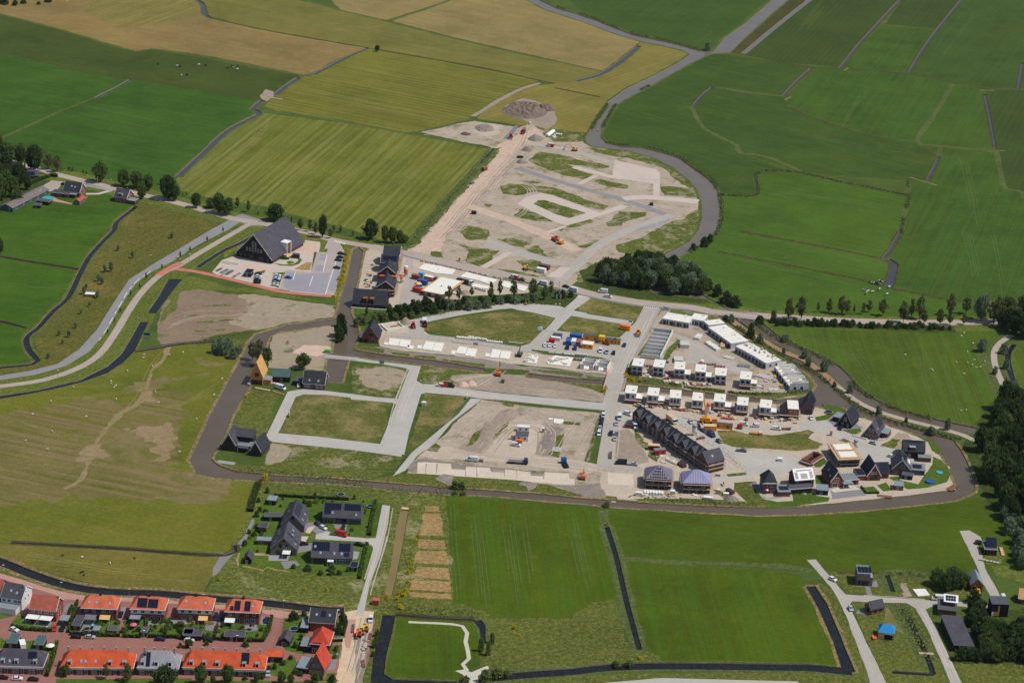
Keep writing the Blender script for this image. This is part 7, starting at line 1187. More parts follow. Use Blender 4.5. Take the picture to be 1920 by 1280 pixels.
def excavator(s,d,col,label,boom=(2.2,5.2,4.4,3.2,5.4,.8),wheels=False):
 r = thing('excavator',label,'excavator',P1(s),heading(s,d));
 for y in (-1.05,1.05): MB().extrude([(-1.7,.12),(1.7,.12),(2.0,.45),(1.7,.82),(-1.7,.82),(-2.0,.45)],'y',y - .28,y + .28).obj('track','rubber',r)
 b = MB().box(-1.9,1.2,-1.25,1.25,.9,1.9).obj('body','paint_' + col,r); MB().box(-1.95,-1.2,-1.2,1.2,1.903,2.15).obj('counterweight','paint_grey',b)
 c = MB().extrude([(.1,1.905),(1.35,1.905),(1.35,2.4),(.95,3.0),(.1,3.0)],'y',.25,1.2).obj('cab','paint_' + col,r); MB().extrude([(.2,2.2),(1.4,2.2),(1.4,2.42),(1.0,2.9),(.2,2.9)],'y',.23,1.22).obj('windows','glass',c)
 x1,z1,x2,z2,x3,z3 = boom; m = MB(); m.tube((1.0,-.3,1.6),(x1,-.3,z1),.26,4); a = m.obj('boom','paint_' + col,r); st = MB().tube((x1,-.3,z1),(x2 + 1.2,-.3,z2),.2,4).obj('stick','paint_' + col,r); MB().extrude([(x3 - .3,z3 + .6),(x3 + .4,z3 + .7),(x3 + .3,z3 - .1),(x3 - .5,z3 - .1)],'y',-.8,.2).obj('bucket','paint_grey',r); MB().tube((x2 + 1.2,-.3,z2),(x3,-.3,z3 + .5),.17,4).obj('link_arm','paint_grey',r); return r
excavator('J:1462,712',(.35,-1),'orange','orange excavator with raised boom on the canal dam',(1.6,7.5,1.9,6.2,3.6,4.6)); excavator('P:1595,850',(.1,-1),'orange','orange excavator working beside the canal earth slope',(2.4,4.4,4.2,3.0,5.2,.6)); excavator('c:1365,735',(-1,-.05),'amber','dark-armed excavator on the northern site road',(3.4,4.6,5.2,4.0,7.4,.5)); excavator('I:1600,112',(.9,.4),'red','red excavator facing the yellow digger on the plot field',(2.4,3.8,3.4,3.0,4.8,.6)); excavator('I:1655,145',(-.9,-.3),'amber','yellow digger facing the red excavator on the plot field',(2.0,3.2,3.0,2.4,3.8,.5)); excavator('I:1310,400',(.3,.8),'yellow','small digger with white cab beside the white container',(1.8,2.6,2.6,2.0,3.4,.4))
excavator('g:840,490',(-.2,1),'yellow','yellow digger on the sandy street',(2.0,3.4,3.0,2.6,4.2,.5)); excavator('g:740,570',(-.4,1),'orange','small orange digger on the sandy street',(1.5,2.2,2.2,1.8,2.8,.3))
def loader(s,d,col,label,cat='loader',trailer=False):
 r = thing('wheel_loader' if cat == 'loader' else 'tractor',label,cat,P1(s),heading(s,d)); b = MB().box(-2.4,-.2,-.75,.75,.9,2.0).box(-.2,2.2,-.6,.6,.9,1.6).obj('body','paint_' + col,r); c = MB().box(-1.0,.5,-.7,.7,2.003,3.1).obj('cab','glass',r); MB().box(-1.1,.6,-.8,.8,3.103,3.22).obj('cab_roof','paint_' + col,c)
 for x in (-1.5,1.5):
  for y in (-.95,.95): link('wheel',wheel_mesh(.75,.5),r,(x,y,.75))
 if cat == 'loader': MB().tube((1.6,-.6,1.4),(3.2,-.6,.8),.14,4).tube((1.6,.6,1.4),(3.2,.6,.8),.14,4).obj('lift_arm','paint_' + col,r); MB().extrude([(3.0,.3),(3.9,.3),(3.2,1.3),(3.0,1.3)],'y',-1.3,1.3).obj('bucket','paint_grey',r)
 if trailer: t = MB().extrude([(-8.2,.9),(-3.2,.9),(-3.0,2.2),(-8.4,2.2)],'y',-1.15,1.15).obj('tipping_trailer','paint_' + trailer,r); [link('wheel',wheel_mesh(.55,.4),t,(x,y,.55)) for x in (-6.4,-5.2) for y in (-1,1)]
 return r
loader('K:1368,520',(-.3,1),'amber','yellow wheel loader driving down the street'); loader('c:235,360',(-.55,1),'red','red tractor with a tipping trailer on the haul road','tractor','grey'); loader('J:612,235',(.2,1),'red','red tractor beside the foundation frame','tractor'); loader('J:728,222',(.1,1),'maroon','dark red site tractor with white trailer boxes','tractor','white'); loader('W:612,338',(-.3,1),'red','small red roller on the haul road','loader')
def truck(s,d,cab,label,L=7.0,load=None,h=2.4,z=1.1):
 r = thing('truck',label,'truck',P1(s),heading(s,d)); MB().box(-L/2 - .5,L/2,-1.1,1.1,.75,1.05).obj('chassis','paint_black',r); c = MB().extrude([(L/2 + .05,.6),(L/2 + 2.1,.6),(L/2 + 2.1,1.8),(L/2 + 1.8,2.9),(L/2 + .05,2.9)],'y',-1.2,1.2).obj('cab','paint_' + cab,r); MB().extrude([(L/2 + 1.0,1.75),(L/2 + 2.13,1.75),(L/2 + 1.86,2.7),(L/2 + 1.0,2.7)],'y',-1.22,1.22).obj('windows','glass',c)
 for x in (-L/2 + .4,-L/2 + 1.7,L/2 + .9):
  for y in (-1,1): link('wheel',wheel_mesh(.52,.35),r,(x,y,.52))
 if load: MB().box(-L/2 - .5,L/2 - .1,-1.25,1.25,z,z + h).obj('cargo_box',load,r)
 return r
truck('I:690,540',(1,.25),'white','concrete pump truck with folded black boom beside the slab',8,'paint_black',1.3); truck('M:628,372',(.7,.5),'white','cream box truck parked behind the slate terrace',5,'wood_pale',2.2); truck('P:1440,735',(-.55,-1),'blue','blue tractor unit with bare chassis on the sandy track',5); truck('P:1000,712',(1,.08),'darkblue','flat truck loaded with long steel bars',7,'steel',.4); truck('I:240,575',(.5,1),'white','white and yellow drilling truck in the compound',3.4,'paint_yellow',1.2)
r = thing('mobile_crane','yellow mobile crane with raised telescopic jib among the houses','crane',P1('M:1000,385'),heading('M:1000,385',(1,.1))); MB().box(-4.5,4.5,-1.3,1.3,.6,1.6).obj('carrier','paint_amber',r); MB().box(-3.4,1.0,-1.2,1.2,1.603,2.9).obj('slewing_body','paint_amber',r); MB().box(2.6,4.6,-1.2,1.2,1.603,2.8).obj('cab','paint_amber',r); jl = Vector((-2.6,3.0,12.6))
MB().tube((-1.0,0,2.4),Vector((-1.0,0,2.4)) + jl*.6,.5,4,.42).obj('jib','paint_amber',r); MB().tube(Vector((-1.0,0,2.4)) + jl*.6,Vector((-1.0,0,2.4)) + jl,.36,4,.3).obj('jib_extension','paint_amber',r); [link('wheel',wheel_mesh(.6,.45),r,(x,y,.6)) for x in (-3.6,-1.8,1.6,3.4) for y in (-1.2,1.2)]; MB().box(-2.8,-2.2,-2.6,2.6,.2,.6).obj('outrigger','paint_amber',r); MB().box(2.2,2.6,-2.6,2.6,.2,.6).obj('outrigger','paint_amber',r)
def box_unit(s,d,L,Wd,h,side,roof,label,cat='container',name='container',group=None,z=0,openings=2):
 p = P1(s); p.z = z; r = thing(name,label,cat,p,heading(s,d),group); b = MB().box(-L/2,L/2,-Wd/2,Wd/2,.12,h); n = max(4,int(L/.7))
 for k in range(n): x = -L/2 + L*(k + .5)/n; b.box(x - .1,x + .1,-Wd/2 - .05,-Wd/2 - .003,.3,h - .2)
 o = b.obj('shell',side,r); MB().box(-L/2 - .06,L/2 + .06,-Wd/2 - .08,Wd/2 + .08,h + .003,h + .13).obj('roof',roof,r); MB().box(-L/2 + .1,L/2 - .1,-Wd/2 + .1,Wd/2 - .1,0,.118).obj('skid','paint_black',r)
 for k in range(openings if cat == 'cabin' else 0): x = -L/2 + L*(k + .5)/openings; MB().box(x - .5,x + .5,-Wd/2 - .09,-Wd/2 - .055,1.0,1.9).obj('window','glass',r)
 return r
C1 = (1,.12)
for s,d,L,w,h,sd,rf,lb,cat in (('K:745,560',C1,6.5,3.0,2.7,'paint_blue','paint_blue','large blue site container with pitched blue top','container'),('K:560,555',C1,5,2.5,2.5,'paint_blue','roof_felt','blue container loaded with grey scrap','container'),('K:668,610',(-.2,1),5,2.4,2.5,'paint_blue','paint_blue','blue container standing end-on beside the white cabin','container'),('K:725,615',(-.2,1),5,2.4,2.6,'render_white','render_white','white site cabin between blue and rust units','cabin'),('K:770,622',(-.2,1),5,2.4,2.6,'clay','clay','rust-red site cabin beside the white cabin','cabin'),('K:865,645',C1,6,4.6,2.6,'paint_amber','conc_white','orange site cabin with a white roof','cabin'),('K:900,572',C1,9,2.5,2.6,'paint_amber','roof_felt','long orange site cabin with grey roof','cabin'),('K:1080,600',C1,7,2.5,2.6,'paint_amber','roof_felt','orange site cabin next to the yellow tower unit','cabin'),('K:1160,612',C1,3.6,2.5,2.6,'paint_amber','roof_felt','short orange cabin at the street end','cabin'),('K:1003,600',C1,3,3,4.0,'paint_yellow','paint_yellow','tall yellow stair unit between the orange cabins','cabin'),('K:505,595',C1,3.2,2.2,2.0,'paint_red','paint_red','small red machine box beside the three white cars','container'),('K:545,570',C1,5,2.4,1.6,'conc_white','conc_white','heap-filled white skip behind the three white cars','skip'),('K:1243,470',(1,.2),5.6,2.4,2.5,'paint_amber','paint_orange','lone orange container on the lawn corner','container'),
  ('I:215,495',(1,.2),5,2.5,2.6,'paint_maroon','clay','rust container in the road compound','container'),('I:268,480',(1,.2),3,2.5,2.9,'paint_cyan','paint_cyan','light blue container in the road compound','container'),('I:345,510',(1,.25),6,2.5,2.6,'paint_redgrey','conc_white','white-topped container in the road compound','container'),('I:280,550',(1,.2),6,2.5,2.8,'paint_blue','paint_blue','blue container with orange boards on top','container'),('I:400,515',(1,.2),3,2.4,2.4,'paint_grey','paint_blue','grey cabin behind the blue container','cabin'),('I:440,520',(1,.2),2,2,2.3,'paint_yellow','paint_yellow','small yellow cabin at the slab corner','cabin'),('I:230,625',(1,.3),6,2.4,2.4,'paint_red','paint_red','bright red skip container in the road compound','container'),('I:1465,430',(1,.2),5.4,2.6,2.6,'render_white','render_white','white container with red mark near the road crossing','container'),('I:1498,395',(1,.22),6.4,2.5,2.5,'paint_maroon','roof_felt','dark red container behind the white one','container'),('P:1050,490',(1,.06),6.4,5.5,2.6,'render_white','roof_felt','white site hut with solar and grey roof on the sandy plot','cabin'),('P:1062,420',(1,.06),6,2.5,2.6,'render_white','render_white','white cabin behind the solar-roofed hut','cabin'),('P:1025,525',(1,.1),3,1.6,1.5,'paint_orange','paint_orange','orange generator in front of the site hut','generator'),
  ('M:1020,458',(1,.03),6,3,2.6,'paint_amber','wood_pale','orange container with timber on top beside the crane','container'),('M:1150,440',(1,.1),9.5,2.5,2.5,'paint_amber','roof_felt','long orange cabin behind the lawn','cabin'),('M:458,652',(1,.05),5.6,2.6,2.5,'paint_maroon','wood_pale','red cabin with pale timber roof along the slate terrace','cabin'),('M:515,695',(1,-.1),5.6,2.6,2.5,'paint_red','roof_felt_pale','red cabin with grey roof along the slate terrace','cabin'),('M:740,818',(.8,.5),4.6,2,1.4,'paint_maroon','brick_dark','dark red skip behind the violet-roofed villa','skip'),('M:1220,1085',(.8,.5),4.6,2,1.4,'paint_maroon','brick_dark','dark red skip beside the red and white toilet','skip'),('M:205,432',(1,.1),4.2,2,1.4,'paint_maroon','brick_dark','dark red skip at the terrace corner','skip'),('M:1720,765',(1,.1),2.4,2,1.4,'render_white','render_white','white box alone on the paved circle','container'),('J:718,1015',(1,.05),2.2,1.6,2.0,'conc_white','conc_white','white transformer cabinet on the lawn triangle','cabinet'),('O:1245,112',(1,.05),3,2,1.6,'paint_lime','paint_lime','bright green skip beside the pink sand','skip'),('g:1000,95',(1,.1),2.8,2.4,2.3,'paint_redgrey','paint_redgrey','salmon red work trailer by the moat corner','container'),('J:1508,785',(1,.1),1.6,1.4,1.7,'paint_green','paint_green','small green pump cabinet on the bare earth','cabinet'),('M:310,1110',(1,.1),3,1.6,1.6,'conc_white','conc_white','white wrapped pallet below the tiled pyramid villa','pallet'),('M:1000,1150',(1,.1),4,1.8,1.2,'conc_white','conc_white','long white wrapped stack by the canal edge','pallet'),('M:1180,1110',(1,.1),2.6,1.6,1.2,'render_white','render_white','white wrapped stack beside the dark red skip','pallet'),('M:645,1105',(.1,1),2,2,2.2,'block_grey','conc_white','pale block stack between the two pyramid villas','pallet'),
  ('W:460,525',(1,-.3),3.4,2.4,2.2,'wood_brown','clay','rusty cabin on the reedy edge of the haul road','container'),('W:398,778',(1,.1),3,2,1.8,'paint_black','paint_black','black cabin at the fork of the plot tracks','container'),('W:1428,728',(1,.05),2.4,2,1.6,'paint_navy','paint_navy','dark container by the plot cross road','container'),('W:388,603',(1,-.4),3,1.6,1.0,'paint_grey','paint_grey','grey trailer on the haul road edge','trailer'),('c:400,160',(.2,1),1.6,1.2,1.6,'conc_white','conc_white','white box at the foot of the earth mound','container'),('S:228,920',(.3,1),4.5,2.1,2.3,'trim_white','trim_white','white caravan behind the slate terrace','caravan'),('D:505,372',(1,.05),5.5,3.2,1.6,'straw','trim_white','white-roofed field shelter on the rough slope','shelter'),('Q:1110,552',(1,.15),3,1.6,.8,'paint_green','paint_green','green trailer behind the red van','trailer'),('P:682,695',(1,.1),2,1.5,.9,'paint_grey','paint_grey','small trailer behind the long white van','trailer'),('M:1460,498',(1,.1),4,2,.8,'osb','wood','stack of orange planks on the lawn edge','timber stack'),('M:1525,505',(.2,1),2.4,1.8,1.4,'wood','wood_pale','crate of pale timber on the lawn edge','timber stack'),('U:680,925',(.3,1),2.6,1.6,.9,'osb','paint_orange','orange timber bundle beside the blue tarpaulin house','timber stack')):
 box_unit(s,d,L,w,h,sd,rf,lb,cat,{'cabin': 'site_cabin','skip': 'skip','pallet': 'wrapped_pallet','cabinet': 'cabinet','caravan': 'caravan','trailer': 'trailer','timber stack': 'timber_stack','generator': 'generator','shelter': 'field_shelter'}.get(cat,'container'))
def silo(s,top,body,label,r=1.3,h=6.2,z0=2.2):
 o = thing('silo',label,'silo',P1(s)); MB().lathe([(.25,z0 - 1.6),(r,z0),(r,z0 + (h - z0)*.55)],14).obj('lower_shell',body,o); MB().lathe([(r,z0 + (h - z0)*.55),(r,h - .3),(r*.6,h),(.2,h + .1)],14).obj('upper_shell',top,o)
 for k in range(4): a = math.pi/4 + k*math.pi/2; MB().tube((r*.95*math.cos(a),r*.95*math.sin(a),0),(r*.95*math.cos(a),r*.95*math.sin(a),z0 + .6),.1,4).obj('leg','steel',o)
silo('H:1818,680','conc_white','paint_orange','white-topped orange silo beside the unfinished terrace',1.25,6.4); silo('H:1780,745','paint_orange','conc_white','orange-topped low silo next to the terrace scaffold',1.2,4.0,1.8); silo('M:1000,300','paint_orange','conc_white','orange silo behind the crane jib',1.2,6.4); silo('M:862,510','conc_grey','conc_white','grey silo behind the slate terrace',1.25,6.0); silo('N:875,640','conc_grey','conc_white','grey silo beside the twin villa shell',1.15,4.8,1.8); silo('h:1660,385','conc_white','paint_orange','orange-based silo behind the house shells',1.2,3.6,1.6)
def toilet(s,col,label,roof='conc_white'):
 o = thing('portable_toilet',label,'toilet',P1(s)); MB().box(-.6,.6,-.6,.6,.1,2.2).obj('cabin',col,o); MB().box(-.65,.65,-.65,.65,2.203,2.4).obj('roof',roof,o); MB().box(-.4,.4,-.63,-.605,.2,2.0).obj('door','trim_grey',o)
toilet('N:628,512','paint_orange','orange portable toilet on the sandy corner of the lawn','paint_orange'); toilet('P:1240,432','paint_orange','orange and white portable toilet beside the dark earth strip'); toilet('M:1103,1095','paint_redgrey','red and white portable toilet beside the violet-roofed villa'); toilet('c:160,222','paint_orange','orange portable toilet at the end of the trench','paint_orange'); toilet('I:648,315','paint_yellow','yellow portable toilet on the roadside plot','paint_yellow'); toilet('P:960,495','paint_amber','yellow portable toilet beside the solar-roofed hut','paint_amber')
o = thing('cement_mixer','orange-red cement mixer beside the white van on the site street','mixer',P1('M:1318,445'),heading('M:1318,445',(1,.2))); MB().box(-1.6,1.4,-.8,.8,.4,.9).obj('frame','paint_grey',o); MB().tube((-1.2,0,1.1),(.2,0,1.8),.8,8,1.15).tube((.2,0,1.8),(1.4,0,2.4),1.15,8,.6).obj('drum','paint_red',o)
def slab(s,label,h=.35,mat='conc_white',group=None,name='foundation_slab',cat='foundation'):
 pts = GP(s); o0 = pts[0].copy(); loc = [(p.x - o0.x,p.y - o0.y) for p in pts]; n = len(loc); cx,cy = sum(p[0] for p in loc)/n,sum(p[1] for p in loc)/n
 o = thing(name,label,cat,o0,0,group); MB().prism([(cx + (x - cx)*1.03,cy + (y - cy)*1.03) for x,y in loc],0,h*.55).obj('formwork','osb' if 'timber' in label else 'conc',o); MB().prism(loc,h*.55 + .003,h).obj('deck',mat,o); return o
for i,(q,l) in enumerate([('J:375,345 480,355 465,420 362,410','first'),('J:485,357 588,368 570,435 470,425','first'),('J:740,375 832,387 800,465 700,452','second'),('J:835,388 922,395 890,478 805,468','second'),('J:1070,425 1155,437 1130,505 1038,492','third'),('J:1160,445 1252,455 1228,532 1130,515','third'),('J:1405,455 1490,465 1462,545 1378,535','fourth'),('J:1495,470 1592,478 1570,555 1475,540','fourth')]): slab(q,'large white floor slab in the %s pair counted from the red gabled house' % l,group='paired white slabs by the canal')
for q,l in (('J:325,385 365,390 357,415 318,408','small white garage slab nearest the red gabled house'),('J:560,415 620,422 608,455 548,446','small white garage slab closing the first pair'),('J:660,413 705,418 690,452 648,445','small white garage slab beside the second pair'),('J:1005,465 1040,470 1028,508 985,500','small white garage slab beside the third pair'),('J:1340,495 1385,500 1370,533 1325,525','small white garage slab beside the fourth pair'),('I:235,395 300,345 450,370 400,440','white slab at the compound gate end of the road row'),('I:405,441 455,371 610,405 570,455','white slab second in the row along the road'),('I:655,475 720,430 870,470 830,512','white slab carrying the small yellow machine'),('I:835,514 875,471 1022,508 962,556','white slab with one worker on it'),('I:1065,560 1100,520 1180,542 1160,590 1110,585','white slab half behind the hedgerow trees'),('I:1185,590 1225,552 1335,578 1290,622','last white slab of the road row by the hedgerow'),('I:770,575 800,545 960,575 930,600','pale frame slab with upright formwork panels'),('P:1335,312 1425,322 1420,348 1385,360 1335,352','square concrete plate on the sandy plot'),('P:1290,308 1328,310 1325,325 1288,322','small concrete plate beside the square one'),('U:985,532 1085,530 1125,580 1030,588','white house slab on the grass by the lane')): slab(q,l)
o = thing('foundation_frame','white foundation ring wall with inner beams beside the gravel heap','foundation',P1('J:290,215'),0); pts = [p - P1('J:290,215') for p in GP('J:290,215 460,190 520,240 350,268')]
for i in range(4): a,c = pts[i],pts[(i + 1) % 4]; d = (c - a).normalized(); nn = Vector((-d.y,d.x,0))*.25; MB().prism([tuple((v)[:2]) for v in (a + nn,a - nn,c - nn,c + nn)],0,.9 + .004*i).obj('ring_wall','conc_white',o)
MB().tube(pts[0]*.6 + pts[1]*.4 + (pts[3] - pts[0])*.5 + Vector((0,0,.4)),pts[1]*.95 + (pts[3] - pts[0])*.4 + Vector((0,0,.4)),.25,4).obj('inner_beam','clay',o)
for q,l,hs in (('K:225,775 275,720 370,735 350,810 240,800','white slab scattered with blocks next to the black machine',12),('K:450,790 540,730 715,755 680,840 470,815','wide white slab scattered with block bundles',22)):
 o = slab(q,l); rnd = random.Random(len(l)); pp = [p - P1(q) for p in GP(q)]; cx = sum((p for p in pp),Vector())/len(pp)
 for k in range(hs): c = cx + (rnd.choice(pp) - cx)*rnd.uniform(.1,.85); s_ = rnd.uniform(.4,1.0); MB().box(c.x - s_,c.x + s_,c.y - .5,c.y + .5,.353,.35 + rnd.uniform(.5,1.6)).obj('block_bundle','conc_white',o)
for a,b_,l in (('K:785,860','K:915,880','roofless white house shell with inner walls beside the slab'),('K:935,875','K:1055,892','roofless white house shell next to the street bridge')):
 b = Bld('house_shell',l,'house',a,b_,D=9.5); m = MB(); W,D = b.W,b.D; m.box(0,.25,0,D,0,2.9); m.box(W - .25,W,0,D,0,2.9); m.box(.25,W - .25,D - .25,D,0,2.9); m.box(.25,W*.3,0,.25,0,2.9); m.box(W*.7,W - .25,0,.25,0,2.9); m.obj('wall','conc_white',b.r); MB().box(.26,W - .26,D*.5,D*.5 + .2,0,2.7).obj('inner_wall','block_grey',b.r); MB().box(.26,W - .26,.26,D - .26,0,.3).obj('floor_deck','conc_white',b.r)
 for k in range(5): MB().tube((W*k/4,-.8,0),(W*k/4,-.8,4),.05,4).obj('scaffold_pole','steel',b.r)
o = thing('black_machine','black drilling rig with folded frame on the slab row','machine',P1('J:1675,515'),heading('J:1675,515',(.6,-1))); MB().box(-2.6,2.6,-1.2,1.2,.5,1.3).obj('chassis','paint_black',o); MB().box(-2.2,0,-1.0,1.0,1.303,2.6).obj('engine_box','paint_grey',o); MB().tube((-2,0,2.2),(2.6,.3,4.4),.3,4).obj('mast','paint_black',o); [MB().box(-2.5,2.5,y - .25,y + .25,.02,.49).obj('track','rubber',o) for y in (-1,1)]
def stack(s,d,n,label,kind='block',group=None,L=1.2,Wd=1.1,h=1.0,mat='conc_white',gap=.25,lay=1):
 o = thing('material_stack',label,'building material',P1(s),heading(s,d),group); rnd = random.Random(int(o.location.x*7))
 for k in range(n):
  x = (k - n/2)*(L + gap)
  for j in range(lay): MB().box(x,x + L*rnd.uniform(.85,1),-Wd/2,Wd/2,.05 + j*(h + .03),.05 + j*(h + .03) + h*rnd.uniform(.75,1)).obj('bundle',mat,o)
 return o
for s,d,n,l,L,w,h,m,ly in (('J:1150,350',(1,.1),8,'row of white block bundles at the lawn edge, street end',1.2,1.8,1.1,'conc_white',1),('J:1260,358',(1,.15),3,'long white wrapped beams beside the block bundles',3.4,1.2,.7,'conc_white',2),('J:1430,385',(1,.1),7,'row of small white pallets along the fence lane',1.0,1.6,.9,'conc_white',1),('J:1640,390',(1,.1),3,'low white panels on trestles by the lawn corner',2.4,.5,.5,'conc_white',1),('L:755,370',(.4,-.5),4,'white tarped bundles beside the angled shell',1.4,3.0,1.4,'conc_white',1),('L:895,460',(.75,.5),8,'row of white wrapped tubes along the crescent',1.2,3.0,1.5,'cloth_white',1),('L:985,450',(.3,-1),3,'brick pallets at the end of the white tubes',1.6,2.6,1.2,'wood_pale',1),('L:630,450',(1,.05),1,'stack of long grey floor planks behind the parked car',5.4,6.0,1.0,'conc',2),('L:570,590',(1,.05),1,'stack of grey floor planks above the house shells',5.0,6.0,.9,'conc',2),('L:1190,640',(1,.1),2,'grey steel profiles by the blue car',3.4,3.0,.6,'steel',1),('L:1385,745',(1,.3),5,'violet wrapped panels and steel on the pallet yard',1.6,4.5,.8,'membrane_grey',1),('L:1050,560',(1,.25),3,'flat grey panels on the crescent verge',1.6,3.6,.4,'conc',1),('L:1470,860',(1,0),2,'pale plates on the reed bank below the pallet yard',2.6,3.0,.3,'conc',1),('L:840,625',(1,.05),7,'red brick pallets between the house shells and the street',1.2,1.1,1.0,'brick_pallet',1),('L:960,650',(1,.1),4,'orange-red brick pallets beside the blue car',1.2,1.1,1.1,'clay',1),('h:600,400',(1,.1),4,'brown brick pallets between the first two shells',1.2,1.4,1.2,'brick_pallet',1),('h:930,310',(1,.2),3,'violet brick pallets behind the second shell',1.2,1.4,1.0,'brick_violet',1),('h:850,275',(1,.1),2,'bright blue wrapped pallet behind the second shell',1.2,1.4,1.2,'paint_cyan',1),('M:460,1100',(1,.05),7,'white wrapped insulation stacks at the canal edge',1.1,2.6,1.5,'trim_white',1),('P:1365,590',(1,.1),6,'pale concrete planks on the green strip',.5,5.2,.35,'conc',1),('K:540,712',(1,.1),2,'long pale wall panels on the slab row',3.4,1.0,.9,'conc',1),('K:680,722',(1,.1),3,'pale panels on trestles beside the site yard',1.8,1.6,.8,'conc',1),('K:810,735',(1,.1),1,'long grey panel rack before the white shells',6,1.6,1.5,'conc',1),('K:770,775',(1,.1),3,'dark steel racks beside the roofless shells',1.4,2,1.2,'paint_grey',1),('M:1190,350',(1,.1),4,'red wrapped pallets beside the crane',1.3,1.3,1.0,'paint_redgrey',1),('M:1780,455',(1,.05),3,'brown brick pallets by the lawn',1.3,1.4,1.1,'brick_pallet',1),('M:640,780',(1,.5),6,'heap of site waste and boards behind the villas',1.0,1.8,.8,'conc',1),('M:400,590',(1,.4),4,'timber and rubble heap by the red cabins',1.2,1.6,.6,'wood_pale',1),('M:930,545',(1,-.2),3,'brick pallets behind the slate terrace by the silo',1.3,1.6,.9,'brick_pallet',1),('M:25,720',(-.1,1),5,'violet pallets of paving on the street edge',1.2,1.4,1.1,'brick_violet',1),('T:1790,760',(-.2,1),4,'pallets of red paving bricks by the moat',1.1,1.2,.8,'brick_pallet',1),('g:810,1000',(.1,1),4,'pallets of red paving on the street rubble',1.1,1.2,.8,'brick_pallet',1),('g:655,470',(-.1,1),6,'mixed paving pallets on the new brick surface',.9,1.0,.7,'brick_violet',1),('O:690,425',(1,.15),5,'blue and brown building stacks behind the white van',1.2,1.8,.9,'membrane_grey',1),('O:600,480',(1,.2),6,'pale board offcuts in front of the timber house',1.2,1.2,.4,'wood_pale',1),('O:760,515',(1,.3),4,'orange timber offcuts beside the street',1.6,.8,.3,'wood',1),('N:920,535',(1,.3),6,'white paving heaps before the twin-window house',1.1,1.3,.6,'conc',1),('N:1150,555',(1,-.2),5,'pale stone heaps beside the slate-roofed villa',1.0,1.3,.5,'conc',1),('U:1600,310',(1,.2),6,'rubble heaps round the studio house',1.3,1.4,.6,'stone',1),('U:1700,235',(.3,1),5,'stone and timber heaps beside the studio',1.3,1.4,.7,'wood_pale',1),('I:610,650',(1,.2),3,'white bags behind the hedgerow tree',1.2,1.4,1.0,'cloth_white',1),('I:860,610',(1,.3),5,'white formwork panels leaning on the frame slab',1.4,.5,1.6,'conc_white',1)):
 stack(s,d,n,l,L=L,Wd=w,h=h,mat=m,lay=ly)
rnd = random.Random(12); lab = 'pallet of bricks or boards among the scaffolded house shells'
def litter(s,n,mats,lab,grp,size=(.5,1.1),hh=(.4,1.2),seed=1):
 poly = [(p.x,p.y) for p in GP(s)]; rnd = random.Random(seed); xs,ys = [p[0] for p in poly],[p[1] for p in poly]; k = 0
 for _ in range(n*30):
  if k >= n: break
  q = (rnd.uniform(min(xs),max(xs)),rnd.uniform(min(ys),max(ys)))
  if not inside(q,poly): continue
  k += 1; a,b2,h = rnd.uniform(*size),rnd.uniform(*size),rnd.uniform(*hh); m = MB().box(-a,a,-b2,b2,0,h); o = m.obj('brick_pallet' if 'brick' in lab else 'debris_piece',rnd.choice(mats)); o.location = (q[0],q[1],0); o.rotation_euler = (0,0,rnd.uniform(-.4,.4)); tag(o,lab,'pallet' if 'pallet' in lab else 'debris',grp)
mm = ['brick_pallet','clay','wood_pale','conc','brick_violet','scaffold_plank','conc_white']
litter('h:300,1130 1700,1290 1700,1340 300,1190',40,mm,lab,'pallets among the shells',seed=2); litter('M:1000,270 1900,350 1900,400 1100,340',36,mm,lab,'pallets among the shells',seed=3); litter('h:480,450 640,450 640,620 480,600',10,mm,'brick pallet on the ground between the first two white shells','pallets by the first shells',seed=4); litter('h:900,480 1080,520 1060,680 900,640',9,mm,'brick pallet beside the third white shell','pallets by the third shell',seed=5)
litter('h:900,690 1900,770 1900,810 900,730',24,mm,'brick pallet behind the reed bank below the white shells','pallets above the canal',seed=6); litter('H:1440,560 1490,560 1470,800 1410,800',16,['conc_white','conc','wood_pale','paint_grey'],'pallet of pale material on the canal side of the unfinished terrace','pallets beside the terrace',seed=7); litter('M:430,690 780,760 860,850 640,840 520,780',26,['conc_white','conc','wood_pale','paint_cyan','clay','membrane_grey'],'loose building debris along the slate terrace','debris along the slate terrace',(.3,.8),(.2,.7),8); litter('M:300,1060 1050,1110 1050,1140 300,1120',18,['wood_pale','conc','conc_white','clay'],'pallet of boards below the scaffolded pyramid villas','pallets below the pyramid villas',(.4,.9),(.3,.9),9)
litter('g:800,620 940,640 900,860 760,840',34,['stone','conc','earth','brick_pallet','wood_pale'],'broken paving piece on the rubble strip by the moat','rubble strip by the moat',(.2,.6),(.1,.35),10); litter('L:1250,680 1500,720 1560,860 1330,860 1280,760',20,['steel','conc','wood_pale','membrane_grey','paint_yellow'],'pallet of mixed material on the crescent end yard','crescent end yard pallets',(.5,1.2),(.3,.8),11)
